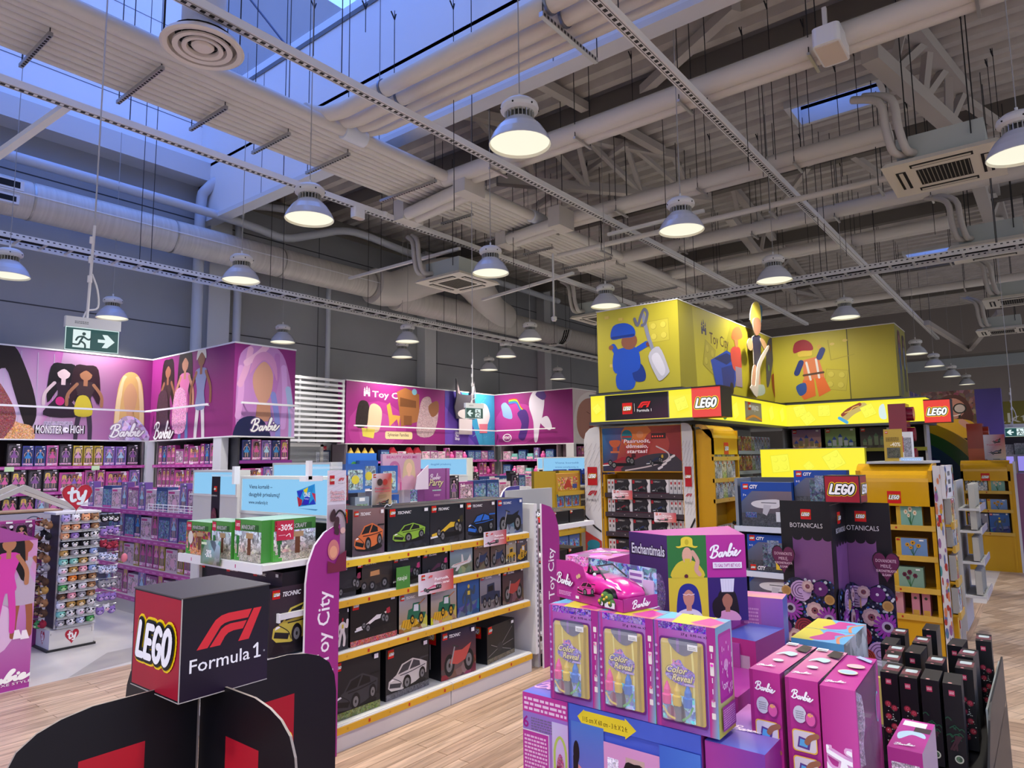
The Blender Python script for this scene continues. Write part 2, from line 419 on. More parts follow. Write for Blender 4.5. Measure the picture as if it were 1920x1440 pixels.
slab(mb, 5.6, -9, 40, 0.72, 'basket'); slab(mb, -9, -9, 5.6, 0.72, 'plank_turned')
slab(mb, -9, 0.72, 9.6, 6.35, 'plank'); slab(mb, 9.6, 0.72, 40, 6.35, 'tile'); slab(mb, -9, 6.35, 40, 13.3, 'tile')
for (x0, y0, x1, y1) in ((2.25,6.36,3.0,6.9), (3.4,6.36,5.0,6.7), (3.2,7.5,4.4,8.1), (1.0,7.6,2.2,8.2)):
    mb.mesh([(x0,y0,.001),(x1,y0+.1,.001),(x1+.35,y1,.001),(x0+.5,y1,.001)], [(0,1,2,3)], '#ffffff', 'tile_dark')
mb.mesh([(-9,-9,-.3),(40,-9,-.3),(40,13.3,-.3),(-9,13.3,-.3)], [(3,2,1,0)], '#888888', 'matte')
struct(mb.build('floor'))

YWALL = 13.1
tex_mat('clad', '#8e9196', '#94979c', 0.8, 0.6)
mb = MB()
mb.box((-9, YWALL, -.3), (31.4, YWALL+.25, 13.0), '#ffffff', 'clad')
for z in (1.0, 2.15, 3.3, 4.35, 5.45, 6.55, 7.6, 8.7, 9.8):
    mb.box((-9, YWALL-.004, z), (31, YWALL+.01, z+.022), '#3f4146', 'matte')
for x in (9.4, 13.3, 16.0, 20.0, 24.0): mb.box((x, YWALL-.004, 0), (x+.02, YWALL+.01, 7.4), '#5a5c62', 'matte')
struct(mb.build('wall_back'))
mb = MB(); XF = 31.0
mb.box((XF, -9, -.3), (XF+.25, 13.1, 13.0), '#8b8480', 'matte')
struct(mb.build('wall_right'))
# pillars standing against the wall
for (x0, w) in ((6.62, .46), (12.55, .42), (18.0, .38), (24.2, .36)):
    mb = MB(); mb.rbox((x0, YWALL-.32, 0), (x0+w, YWALL, 7.3), .015, '#b9bcc0', 'matte')
    o = mb.build('wall_pillar'); tag(o, 'pale square pillar against the tall back wall', 'pillar', 'pillars along the back wall'); struct(o)
# edge beam along the top of the wall, with the roof well above it
mb = MB(); mb.box((-9, YWALL-.45, 7.25), (6.5, YWALL, 7.62), '#c6c8cc', 'matte'); mb.box((6.5, YWALL-.2, 7.1), (31, YWALL, 7.4), '#77746f', 'matte')
struct(mb.build('trim_1'))

# ribbed metal deck, ribs running across the shop; two roof windows are left open
tex_mat('deck', '#b0aaa4', '#bdb7b1', 3, 0.5)
mb = MB(); DZ = 7.4
def deck(x0, x1, y0, y1):
    p = .36; x = x0; prof = []
    while x < x1-1e-6:
        for dx, dz in ((0, 0), (.14, 0), (.19, .11), (.31, .11)):
            if x+dx < x1: prof.append((x+dx, DZ+dz))
        x += p
    prof.append((x1, DZ))
    vs = [(a, y0, z) for a, z in prof]+[(a, y1, z) for a, z in prof]; n = len(prof)
    mb.mesh(vs, [(i+1, i, n+i, n+i+1) for i in range(n-1)], '#ffffff', 'deck')
HOLES = [(11.1, 11.75, 1.65, 2.9), (21.6, 22.6, 1.55, 2.8)]
deck(6.5, 11.1, -9, YWALL); deck(11.1, 11.75, -9, 1.65); deck(11.1, 11.75, 2.9, YWALL)
deck(11.75, 21.6, -9, YWALL); deck(21.6, 22.6, -9, 1.55); deck(21.6, 22.6, 2.8, YWALL); deck(22.6, XF, -9, YWALL)
mb.box((6.5, -9, 7.56), (11.1, YWALL, 7.62), '#666666', 'matte'); mb.box((11.75, -9, 7.56), (21.6, YWALL, 7.62), '#666666', 'matte'); mb.box((22.6, -9, 7.56), (XF, YWALL, 7.62), '#666666', 'matte')
struct(mb.build('ceiling'))
for i, (x0, x1, y0, y1) in enumerate(HOLES):
    mb = MB()
    for a, b in (((x0-.08,y0-.08,7.3),(x0,y1+.08,7.9)), ((x1,y0-.08,7.3),(x1+.08,y1+.08,7.9)), ((x0,y0-.08,7.3),(x1,y0,7.9)), ((x0,y1,7.3),(x1,y1+.08,7.9))):
        mb.box(a, b, '#c9c9c9', 'matte')
    fr = struct(mb.build('window_%d' % (i+1)))
    mb = MB(); mb.box((x0, (y0+y1)/2-.015, 7.8), (x1, (y0+y1)/2+.015, 7.84), '#dddddd'); mb.build('window_bar', fr)
# the raised roof light: white side wall, ledge, sloping glazing bars
XW = 6.5
mb = MB()
mb.box((XW, -9, 6.5), (XW+.16, YWALL, 8.82), '#dfe1e4', 'matte')
mb.box((XW-.02, -9, 8.82), (XW+.3, YWALL, 8.9), '#6f7378', 'matte')
for y in (-2, 1.2, 4.4, 7.6, 10.8): mb.box((XW-.006, y, 6.5), (XW, y+.012, 8.82), '#7d8086', 'matte')
mb.box((XW-.05, -9, 6.42), (XW+.2, YWALL, 6.5), '#d0d2d5', 'matte')
struct(mb.build('wall_rooflight'))
mb = MB()
mb.box((.6, YWALL-.06, 7.62), (XW, YWALL-.005, 11.4), '#e2e4e8', 'matte')
for z in (8.5, 9.4, 10.3): mb.box((.6, YWALL-.064, z), (XW, YWALL-.06, z+.014), '#6a6f80', 'matte')
struct(mb.build('wall_rooflight'))
mb = MB()
mb.box((XW+.05, -9, 8.9), (XW+.3, YWALL, 9.12), '#dfe6f2', 'matte')
struct(mb.build('trim_2'))
tex_mat('opal', '#e4ebf7', '#dce5f5', 1.0, 0.4)
mo = M['opal']; bo = mo.node_tree.nodes['Principled BSDF']; bo.inputs['Transmission Weight'].default_value = 0.0; bo.inputs['Alpha'].default_value = 0.12
mb = MB()
gl = [(XW+.1, 9.12), (4.4, 10.6), (0.6, 11.4)]
YG = 3.6
for (xa, za), (xb, zb) in zip(gl, gl[1:]):
    mb.face([(xa,YG,za), (xb,YG,zb), (xb,YWALL,zb), (xa,YWALL,za)], '#ffffff', 'opal')
o = struct(mb.build('window_3'))
mb = MB()
for y in (4.6, 7.6, 10.2): 
    for (xa, za), (xb, zb) in zip(gl, gl[1:]): mb.beam((xa,y,za-.02), (xb,y,zb-.02), .025, .025, '#5f6a86', 'matte')
for (xa, za) in gl[1:]: mb.beam((xa,YG,za-.02), (xa,YWALL,za-.02), .03, .03, '#5f6a86', 'matte')
mb.build('glazing_bars', o)

mb = MB(); mb.box((.4,-9,7.4),(.6,YWALL,11.5),'#dfe1e4','matte'); mb.box((-9,-9,7.4),(.5,YWALL,7.6),'#9a9691','matte'); mb.box((.4,-9,9.0),(6.7,YG,9.15),'#9a9691','matte'); mb.box((.4,YG-.1,9.0),(6.7,YG,11.5),'#dfe1e4','matte')  # unseen walls and deck, added to narrow the opening and cut blue sky light
struct(mb.build('wall_rooflight'))

# door and notices on the wall between the two sign walls
mb = MB(); xd = 8.55
mb.box((xd, YWALL-.06, 0), (xd+.08, YWALL, 2.1), '#c9cbd0', 'matte'); mb.box((xd+.95, YWALL-.06, 0), (xd+1.03, YWALL, 2.1), '#c9cbd0', 'matte'); mb.box((xd, YWALL-.06, 2.05), (xd+1.03, YWALL, 2.13), '#c9cbd0', 'matte')
mb.box((xd+.08, YWALL-.03, 0), (xd+.95, YWALL, 2.05), '#8f949d', 'matte')
struct(mb.build('door_1'))
# ================================================================== CEILING SERVICES
STEEL = '#b4aea8'; WPIPE = '#cfcac4'
def rods(parent, pts, ztop=DZ, c='#2c2c2e', r=.006):
    for (x, y, z) in pts:
        m2 = MB(); m2.tube([(x, y, z), (x, y, ztop)], r, c, 'matte', 5, False); m2.box((x-.02, y-.02, ztop-.12), (x+.02, y+.02, ztop-.05), c, 'matte')
        m2.build('hanging_rod', parent)
# trusses
def truss(label, b0, b1, t0, t1, n, w=.16, end=True):
    r = empty('roof_truss', b0); I = Vector(b0)
    b0, b1, t0, t1 = (Vector(p)-I for p in (b0, b1, t0, t1))
    mb = MB(); mb.beam(b0, b1, w, w, STEEL, 'matte'); mb.build('bottom_chord', r)
    mb = MB(); mb.beam(t0, t1, w*.95, w*.95, STEEL, 'matte'); mb.build('top_chord', r)
    for i in range(n):
        f = (i+.15)/n; g = (i+.65)/n; h = (i+1.0)/n
        mb = MB(); mb.beam(b0.lerp(b1, g), t0.lerp(t1, f), w*.5, w*.5, STEEL, 'matte'); mb.build('diagonal', r)
        mb = MB(); mb.beam(b0.lerp(b1, g), t0.lerp(t1, h), w*.5, w*.5, STEEL, 'matte'); mb.build('diagonal', r)
    return tag(r, label, 'roof truss', kind='structure')
def T3(px, py, z): return tuple(PZ(px, py, z))
truss('grey steel roof truss in the middle, its square chord end below the nearest lamp', T3(932,338,6.75), T3(1330,371,6.75), T3(873,212,7.3), T3(1262,292,7.3), 4)
truss('grey steel roof truss at upper right above the ceiling air conditioner, square chord end showing', T3(1630,100,6.6), T3(1795,247,6.6), T3(1690,25,7.3), T3(1807,170,7.3), 3, .2)
truss('grey steel roof truss behind the nearest ceiling air conditioner, running away', T3(1832,337,6.6), T3(1870,460,6.6), T3(1850,310,7.3), T3(1893,450,7.3), 3, .2)
truss('grey steel roof truss seen below the right-hand pipe run, beyond the middle lamp', T3(1366,405,6.6), T3(1500,575,6.6), T3(1362,335,7.3), T3(1560,585,7.3), 5, .16)
def beam_thing(name, label, a, b, w, h, c=STEEL):
    mb = MB(); mb.beam((0,0,0), Vector(b)-Vector(a), w, h, c, 'matte'); o = mb.build(name, None, a)
    return tag(o, label, 'roof beam', kind='structure')
beam_thing('roof_brace', 'slanting square brace under the deck right of the large white pipes', T3(1010,153,7.3), T3(1242,283,7.3), .14, .14)
beam_thing('roof_brace', 'slanting brace crossing behind the slotted rail at upper middle', T3(1195,180,7.25), T3(1380,10,7.25), .14, .14)
beam_thing('roof_brace', 'thin brace rising to the right behind the bottom chord of the middle truss', T3(1000,390,6.9), T3(1175,270,7.2), .09, .09)
beam_thing('roof_brace', 'thin slanting brace above the second row lamp on the right', T3(1455,395,6.9), T3(1525,300,7.2), .09, .09)
beam_thing('roof_brace', 'slanting brace left of the nearest air conditioner', T3(1590,285,7.2), T3(1675,345,6.9), .1, .1)
beam_thing('roof_brace', 'slanting brace right of the nearest air conditioner', T3(1810,190,7.2), T3(1915,262,6.9), .12, .12)
beam_thing('roof_brace', 'left leg of the V brace on the far dark wall', T3(1737,605,5.6), T3(1818,655,5.3), .14, .14)
beam_thing('roof_brace', 'right leg of the V brace on the far dark wall', T3(1875,585,5.6), T3(1820,652,5.3), .14, .14)
for i, x in enumerate((8.9, 13.2, 17.6, 22.8, 27.0)):
    mb = MB(); mb.box((x, -8, 7.12), (x+.18, YWALL-.1, 7.4), '#6a655f', 'matte')
    tag(mb.build('roof_beam'), 'dark roof beam under the deck, %s from the camera' % nth(i), 'roof beam', kind='structure')
mb = MB(); mb.box((0, -9, 0), (.3, 4.6, .35), '#8f979b', 'matte'); mb.box((.05, -9, .35), (.3, 4.6, .45), '#77726d', 'matte')
tag(mb.build('far_beam', None, PX(1760,660,27).to_tuple()[:1]+(0, 4.55)), 'pale horizontal beam across the far dark wall at right', 'beam', kind='structure')

# pipe bundle running away along the shop
R_ = empty('pipe_bundle', (0, 7, 6)); tag(R_, 'bundle of white lagged pipes running side by side away under the roof', 'pipes')
ys = [6.92, 7.06, 7.19, 7.31, 7.43, 7.55, 7.67, 7.79, 7.92, 8.05]
for i, y in enumerate(ys):
    r = .085 if i in (0, 1) else .062
    if i == 9: r = .05
    mb = MB(); mb.tube([(-2, y-7, 0), (19-i*.3, y-7, 0)], r, WPIPE, 'matte', 10)
    if i == 0:
        for x in (5.3, 9.4): mb.tube([(x, y-7, 0), (x+.35, y-7, 0)], r*1.35, '#d6dbe4', 'matte', 10)
    mb.build('lagged_pipe', R_)
for x, (a, b) in zip((1.15, 2.1, 3.05, 3.9, 4.75, 5.6, 7.0, 8.4, 9.6, 10.8, 12.2, 13.8, 15.4), ((1,9),(3,9),(1,9),(3.6,9.6),(3.6,9),(2.8,9),(0,9),(4,9),(0,9),(4,9),(0,9),(4,9),(0,9))):
    mb = MB(); y0, y1 = ys[int(a)]-7, ys[int(min(b, 9))]-7+.12
    mb.box((x, y0, -.15), (x+.04, y1, -.11), '#a9a9a9', 'metal')
    for k in range(int((y1-y0)/.055)): mb.box((x+.008, y0+.015+k*.055, -.152), (x+.032, y0+.045+k*.055, -.1499), '#222222', 'matte')
    b_ = mb.build('support_bracket', R_)
    for yy in (y0+.03, y1-.03):
        m2 = MB(); m2.tube([(x+.02, yy, -.1), (x+.02, yy, 1.4 if x > 6.4 else 3.5)], .006, '#3a3a3c', 'matte', 5, False); m2.build('hanging_rod', R_)
# four pipes turning off across the shop under the edge of the roof well
R_ = empty('pipe_bundle', (5.6, 6.8, 6.1)); tag(R_, 'four large white pipes side by side crossing below the roof light edge', 'pipes')
for i, x in enumerate((-.5, -.24, -.02, .16)):
    r = (.1, .1, .075, .06)[i]
    mb = MB(); pts = [(x-.35+i*.03, .16-i*.02, -.05), (x-.12, .12, -.02), (x, -.15, 0), (x, -9, 0)]
    pp = cr(pts[:3], 4)+[Vector(pts[3])]; mb.tube(pp, r, '#d4cdc3', 'matte', 12)
    if i < 2:
        for y in (-.9, -3.3, -5.6):
            mb.tube([(x, y, 0), (x, y-.03, 0)], r*1.15, '#8a8f9c', 'metal', 12)
    mb.build('lagged_pipe', R_)
for y in (-3.3, -6.0):
    mb = MB(); mb.box((-.6, y, -.17), (.42, y+.045, -.12), '#c9c9c9', 'metal')
    for k in range(17): mb.box((-.58+k*.058, y-.001, -.16), (-.55+k*.058, y+.046, -.13), '#333333', 'matte')
    mb.build('support_bracket', R_)
rods(R_, [(-.6, -3.3, -.12), (.4, -3.3, -.12), (-.6, -6, -.12)], 2.6)
# branch pipes across the shop to the ceiling units
def branch(label, x, y0, y1, z, rs=(.085, .05), drop=True, dx=.13):
    R_ = empty('pipe_run', (x, y0, z)); tag(R_, label, 'pipes')
    for i, r in enumerate(rs):
        mb = MB(); xx = i*dx; mb.tube([(xx, 0, -i*.03), (xx, y1-y0, -i*.03)], r, WPIPE, 'matte', 10)
        mb.build('lagged_pipe', R_)
    y = -1.0
    while y > y1-y0+.2:
        mb = MB(); mb.box((-.12, y, -.15), (dx+.14, y+.03, -.12), '#c5c2be', 'metal'); mb.build('support_bracket', R_)
        m2 = MB(); m2.tube([(-.1, y+.015, -.12), (-.1, y+.015, 1.4)], .006, '#2c2c2e', 'matte', 5, False); m2.build('hanging_rod', R_)
        m2 = MB(); m2.tube([(dx+.12, y+.015, -.12), (dx+.12, y+.015, 1.4)], .006, '#2c2c2e', 'matte', 5, False); m2.build('hanging_rod', R_)
        y -= 1.45
    return R_
branch('nearest white pipe run crossing above the large lamp to the upper right', 7.3, 7.0, -4, 6.0, (.12, .1), dx=.16)
branch('second white pipe run ending at the nearest air conditioner', 9.95, 7.9, 1.35, 6.0, (.11, .09), dx=.17)
branch('third pale pipe run crossing behind the nearest air conditioner', 12.7, 8.0, -3, 6.0, (.13,))
branch('fourth white pipe run ending at the second air conditioner', 15.0, 8.2, 1.2, 6.1, (.11, .08), dx=.15)
branch('fifth thin pipe run below the far roof window', 17.5, 8.2, -3, 6.0, (.1,))
branch('sixth pipe run above the yellow sign block', 20.5, 8.2, -3, 6.0, (.1, .05))
branch('thin condensate pipe rising towards the nearest air conditioner', 10.2, 6.9, .9, 5.45, (.045,))
# header riser boxes joining the bundle to branches
for (p, q, lb) in ((T3(757,383,6.0), T3(870,328,6.0), 'white pipe cross-header under the bundle, left of the middle truss'), (T3(945,432,6.0), T3(1045,395,6.0), 'white pipe cross-header under the bundle, right of the first')):
    mb = MB(); q_ = Vector(q)-Vector(p); mb.tube([(0,0,-.2), (q_.x, q_.y, -.2)], .1, WPIPE, 'matte', 10); mb.tube([(.22,0,-.2), (q_.x+.22, q_.y, -.2)], .1, WPIPE, 'matte', 10)
    for a in (Vector((0,0,0)), q_): mb.box((a.x-.12, a.y-.12, -.3), (a.x+.34, a.y+.12, .05), '#c9c4be', 'matte')
    tag(mb.build('pipe_header', None, p), lb, 'pipe header')

# slotted lighting rails
def rail(label, x0, x1, y, z=5.75, joins=()):
    R_ = empty('lighting_rail', (0, y, z)); tag(R_, label, 'lighting rail')
    mb = MB(); mb.box((x0, -.055, -.03), (x1, .055, .05), '#e3e3e4', 'card')
    mb.box((x0, -.035, -.034), (x1, -.03, -.03), '#6b6b6b', 'matte'); mb.box((x0, .03, -.034), (x1, .035, -.03), '#6b6b6b', 'matte')
    mb.build('rail_profile', R_)
    mb = MB(); x = x0+.1
    while x < min(x1, 12): mb.box((x, -.018, -.0335), (x+.045, .018, -.03), '#3a3a3a', 'matte'); x += .085
    mb.build('rail_slots', R_)
    x = x0+1.1
    while x < x1:
        m2 = MB(); m2.tube([(x, 0, .05), (x, 0, 1.6 if x > 6.4 else 4.6)], .006, '#303034', 'matte', 5, False); m2.build('hanging_rod', R_); x += 2.1
    return R_
rail('long white slotted lighting rail running from top left to above the yellow sign', -1, 22, 5.65)
rail('white slotted lighting rail on the right, crossing the air conditioning pipes', 0, 28, 2.85)
rail('white lighting rail on the left, in front of the blue lit wall', -2, 16, 8.4)
mb = MB(); a = Vector(T3(-20,302,5.3)); b = Vector(T3(128,197,5.8)); mb.beam((0,0,0), b-a, .09, .06, '#dcdcdc')
tag(mb.build('lighting_rail', None, a), 'short white slotted rail slanting up at the left edge', 'lighting rail')
for (p0, p1, z, lb) in (((905,562),(1075,512),5.3,'thin white cross rail below the far lamps, left of the round smoke detector rod'), ((655,522),(862,466),5.6,'thin white cross rail in front of the bulging duct'), ((1140,440),(1320,395),5.6,'thin white cross rail right of the pipe headers')):
    a = Vector(T3(*p0, z)); b = Vector(T3(*p1, z)); mb = MB(); mb.beam((0,0,0), b-a, .06, .05, '#d8d8d8'); tag(mb.build('cross_rail', None, a), lb, 'rail')
# fittings on the rails
def fitting(label, px, py, y, kind):
    p = PY(px, py, y)
    mb = MB()
    if kind == 'box':
        mb.rbox((-.11,-.06,-.1), (.11,.06,.06), .03, '#e6e6e8', 'gloss'); mb.box((-.08,-.05,-.108), (.08,.05,-.1), '#c9b9ad')
        o = mb.build('emergency_light', None, p); tag(o, label, 'emergency light')
    elif kind == 'round':
        mb.lathe([(0,-.05),(.05,-.05),(.052,-.048),(.07,-.045),(.075,.03),(0,.03)], (0,0,0), '#e6e6ea', 'gloss', 14); mb.lathe([(.03,-.052),(.045,-.052)], (0,0,0), '#444444', 'matte', 14)
        o = mb.build('motion_sensor', None, p); tag(o, label, 'sensor')
    else:
        mb.lathe([(0,-.04),(.06,-.04),(.07,-.02),(.03,.03),(0,.03)], (0,0,0), '#e6e6ea', 'gloss', 14); mb.tube([(0,0,.02),(.05,0,.1)], .01, '#222222'); mb.box((-.1,-.02,.06), (.16,.03,.1), '#222222')
        o = mb.build('smoke_detector', None, p); tag(o, label, 'smoke detector')
    return o
fitting('white square emergency light under the left rail', 671, 398, 8.4, 'box')
fitting('small round white sensor under the left rail, right of the emergency light', 719, 402, 8.4, 'round')
fitting('round white detector with black cables clipped on the left rail', 770, 412, 8.4, 'det')
mb = MB(); mb.rbox((-.24,-.13,-.09), (.24,.13,.1), .05, '#dfe1e6', 'gloss'); mb.box((-.2,-.11,-.1), (.2,.11,-.09), '#cbbcb0'); mb.box((-.22,-.02,.1), (-.18,.02,.3), '#cccccc'); mb.box((.18,-.02,.1), (.22,.02,.3), '#cccccc')
tag(mb.build('access_point', None, T3(1558,85,5.85), 0), 'white rounded box hung under the nearest pipe run at top right', 'ceiling box')
R_ = empty('smoke_detector', PY(1039,602,6.6)); mb = MB(); mb.lathe([(0,0),(.035,0),(.05,.03),(.05,.07),(.02,.09)], (0,0,0), '#d8d8dc', 'card', 12); mb.build('sensor_head', R_)
mb = MB(); mb.tube([(0,0,.09),(0,0,1.2)], .018, '#d0d0d4', 'card', 8); mb.build('drop_rod', R_); tag(R_, 'small detector hanging on a thick white rod left of the yellow sign block', 'smoke detector')

# round ceiling diffuser on its duct
R_ = empty('air_diffuser', T3(380,92,5.55)); tag(R_, 'large round white air diffuser on a vertical duct at top left', 'air diffuser')
mb = MB(); cs = '#d9cfc6'
mb.lathe([(.0,.0),(.08,.0),(.1,.02),(.1,.04),(.0,.05)], (0,0,0), cs, 'card', 28)
for (a, b) in ((.13, .18), (.2, .26)): mb.lathe([(a,.03),(a+.01,.0),(b,-.005),(b,.015),(a+.01,.045)], (0,0,0), cs, 'card', 28)
mb.lathe([(.29,.04),(.3,.0),(.34,-.01),(.365,.005),(.34,.05),(.27,.1),(.21,.12)], (0,0,0), cs, 'card', 32)
mb.lathe([(0,.11),(.28,.11)], (0,0,0), '#2a2a2c', 'matte', 20); mb.build('diffuser_rings', R_)
mb = MB(); mb.lathe([(.19,.1),(.19,.8),(.195,.81),(.195,.84),(.19,.85),(.19,4.6)], (0,0,0), '#c9c9ce', 'card', 24); mb.build('vertical_duct', R_)
rods(R_, [(-.33, .05, .05), (.3, -.12, .05)], 4.4)

# big wall duct with elbow, wall pipes, downpipes
tex_mat('ductskin', '#c4c0bc', '#b8b4b0', 26, 0.35, stretch=(1, .06, .06))
R_ = empty('ventilation_duct', (0, 12.25, 5.82)); tag(R_, 'large round spiral duct along the back wall with a bulging elbow', 'duct')
mb = MB(); mb.tube([(-3,0,0),(10.3,0,0)], .3, '#ffffff', 'ductskin', 24); mb.build('duct_run', R_)
mb = MB(); mb.tube(cr([(10.3,0,0),(10.9,-.05,.02),(11.6,-.35,.35),(12.4,-.7,.6),(13.4,-.55,.45),(14.4,-.2,.1),(15.2,0,0)], 3), .42, '#cbc7c3', 'card', 20); mb.build('duct_elbow', R_)
mb = MB(); mb.tube([(11,0,-.15),(26,0,-.15)], .32, '#ffffff', 'ductskin', 22); mb.build('duct_run', R_)
mb = MB()
for x in (-1, 1.2, 3.4, 5.6, 7.8, 10.2): mb.tube([(x,0,0),(x+.03,0,0)], .308, '#a9a6a2', 'metal', 24)
mb.box((-3, -.309, -.005), (10.3, -.299, .012), '#dfe0e4', 'card'); mb.build('duct_joints', R_)
mb = MB(); mb.box((2.4,-.315,.02), (3.25,-.2,.17), '#d5d5d8', 'card'); mb.box((2.44,-.317,.05), (3.2,-.31,.15), '#1b1c20', 'matte'); mb.box((2.4,-.32,-.2), (3.2,-.22,-.06), '#d5d5d8', 'card'); mb.box((2.44,-.322,-.17), (3.16,-.318,-.09), '#1b1c20', 'matte'); mb.build('air_grille', R_)
for i, (x, y) in enumerate(((17.0, .6),)):
    pass
def wallpipe(label, pts, r, c='#b9bfca', name='wall_pipe'):
    I = Vector(pts[0]); mb = MB(); mb.tube(cr([Vector(p)-I for p in pts], 4), r, c, 'card', 12)
    return tag(mb.build(name, None, I), label, 'pipe')
wallpipe('white pipe along the back wall above the duct, dipping beside the nearest left lamp', [(0,12.3,6.48),(6.0,12.3,6.48),(7.2,12.25,6.42),(7.9,12.2,6.35),(8.6,12.2,6.6),(9.4,12.2,6.9),(10.2,12.2,6.95),(12,12.2,6.85),(18,12.2,6.8)], .085)
wallpipe('white elbow downpipe beside the first wall pillar', [(7.0,12.4,7.5),(6.7,12.45,7.35),(6.42,12.6,7.05),(6.36,12.7,6.7),(6.36,12.7,5),(6.36,12.7,2.2)], .1, name='downpipe')
wallpipe('white downpipe right of the first wall pillar', [(8.3,12.7,7.2),(7.6,12.8,7.1),(7.26,12.8,6.9),(7.24,12.8,5),(7.24,12.8,2.2)], .08, name='downpipe')
wallpipe('thin white downpipe left of the purple sign wall', [(10.3,12.85,6.1),(9.62,12.9,5.9),(9.55,12.9,5),(9.55,12.9,3.4)], .055, name='downpipe')

# ladder cable trays
def tray(label, a, b, w, slots=True, step=.33):
    a, b = Vector(a), Vector(b); d = (b-a); L = d.length; d.normalize(); s = Vector((-d.y, d.x, 0))
    R_ = empty('cable_tray', a); tag(R_, label, 'cable tray')
    for q in (-1, 1):
        mb = MB(); o = s*q*w/2; mb.beam(o, o+d*L, .02, .075, '#dadada', 'card')
        k = 0.0
        while k < min(L, 14):
            p = o+d*k; mb.beam(p+Vector((0,0,.012)), p+d*.03+Vector((0,0,.012)), .022, .018, '#4a4a4e', 'matte'); k += .075
        mb.build('tray_side', R_)
    k = .1
    mb = MB()
    while k < L: mb.beam(d*k-s*w/2, d*k+s*w/2, .035, .02, '#b9b9bb', 'card'); k += step
    mb.build('tray_rungs', R_)
    mb = MB(); mb.tube([s*.05+Vector((0,0,.02)), s*.05+d*L+Vector((0,0,.02))], .02, '#1c1c1e', 'matte', 6); mb.tube([s*-.08+Vector((0,0,.02)), s*-.08+d*L+Vector((0,0,.02))], .02, '#333336', 'matte', 6); mb.build('cables', R_)
    k = 1.0
    while k < L:
        for q in (-1, 1):
            m2 = MB(); p = d*k+s*q*w/2; m2.tube([p, p+Vector((0,0,(DZ if (a+p).x > 6.5 else 10)-a.z))], .006, '#3a3a3c', 'matte', 5, False); m2.build('hanging_rod', R_)
        k += 2.4
    return R_
tray('long white perforated cable tray running past the left lamps in front of the wall duct', (-1,11.35,4.9), (20,11.35,4.9), .42)
tray('ladder cable tray crossing above the yellow sign block', (12.2,6.2,4.72), (12.2,-3,4.72), .42)
mb = MB(); 
for q in (0, .3): mb.tube(cr([(0,q,0),(.3,q,.02),(.55,q,.2),(.7,q,.5)], 4), .02, '#cfcfcf', 'card', 6)
for k in range(6): t = cr([(0,0,0),(.3,0,.02),(.55,0,.2),(.7,0,.5)], 4)[k*2]; mb.tube([t, t+Vector((0,.3,0))], .012, '#cfcfcf', 'card', 6)
for q in (.08, .15, .22): mb.tube(cr([(0,q,.02),(.3,q,.04),(.55,q,.22),(.7,q,.52)], 4), .018, '#222222', 'matte', 6)
tag(mb.build('tray_bend', None, T3(1046,645,4.95)), 'curved ladder tray bend with black cables left of the yellow sign block', 'cable tray')

# ceiling cassette air conditioners
def cassette():
    R_ = empty('ceiling_air_conditioner')
    mb = MB(); mb.box((-.42,-.42,.06), (.42,.42,.36), '#a9b1b0', 'card'); mb.build('casing', R_)
    mb = MB(); mb.mesh([(-.57,-.57,0),(.57,-.57,0),(.57,.57,0),(-.57,.57,0),(-.52,-.52,.06),(.52,-.52,.06),(.52,.52,.06),(-.52,.52,.06)], [(3,2,1,0),(4,5,6,7),(0,1,5,4),(1,2,6,5),(2,3,7,6),(3,0,4,7)], '#d9d4c8', 'card')
    mb.build('fascia', R_)
    mb = MB(); mb.box((-.26,-.26,-.004), (.26,.26,.01), '#1c1b1a', 'matte')
    for k in range(13): mb.box((-.26,-.25+k*.04,-.008), (.26,-.242+k*.04,-.003), '#8f8a80', 'matte')
    mb.build('intake_grille', R_)
    for a in range(4):
        mb = MB(); mb.box((-.3,.36,-.005), (.3,.46,.01), '#1c1b1a', 'matte'); mb.box((-.28,.39,-.012), (.28,.43,-.004), '#c9c4b8', 'card')
        o = mb.build('air_louvre', R_); o.rotation_euler.z = a*PI/2
    for sx in (-1, 1):
        for sy in (-1, 1):
            mb = MB(); mb.tube([(sx*.45, sy*.3, .2), (sx*.45, sy*.3, 2.2)], .007, '#2a2a2c', 'matte', 5, False); mb.build('hanging_rod', R_)
    mb = MB()
    for q in (0, .12): mb.tube(cr([(-.42,.25+q*.5,.15),(-.6,.3+q,.15),(-.66,.35+q,.4),(-.66,.4+q,.75),(-.5,.7+q,.95)], 4), .045, '#b3afaa', 'card', 8)
    mb.build('refrigerant_pipes', R_)
    return R_
AC = cassette(); AC.location = PZ(1772,322,4.95)+Vector((0,0,0))
tag(AC, 'white ceiling cassette air conditioner, the nearest one, at upper right', 'air conditioner')
for (px, py, z, lb) in ((1862,470,4.95,'white ceiling cassette air conditioner at the right edge, second nearest'), (1905,565,4.95,'white ceiling cassette air conditioner at the right edge below the second one'),
    (858,532,5.0,'grey ceiling cassette air conditioner in front of the bulging duct'), (1130,598,5.0,'ceiling cassette air conditioner partly behind the yellow sign block'), (1880,622,4.95,'farthest ceiling air conditioner, small and tilted in view at right')):
    dup(AC, PZ(px, py, z), None, lb)

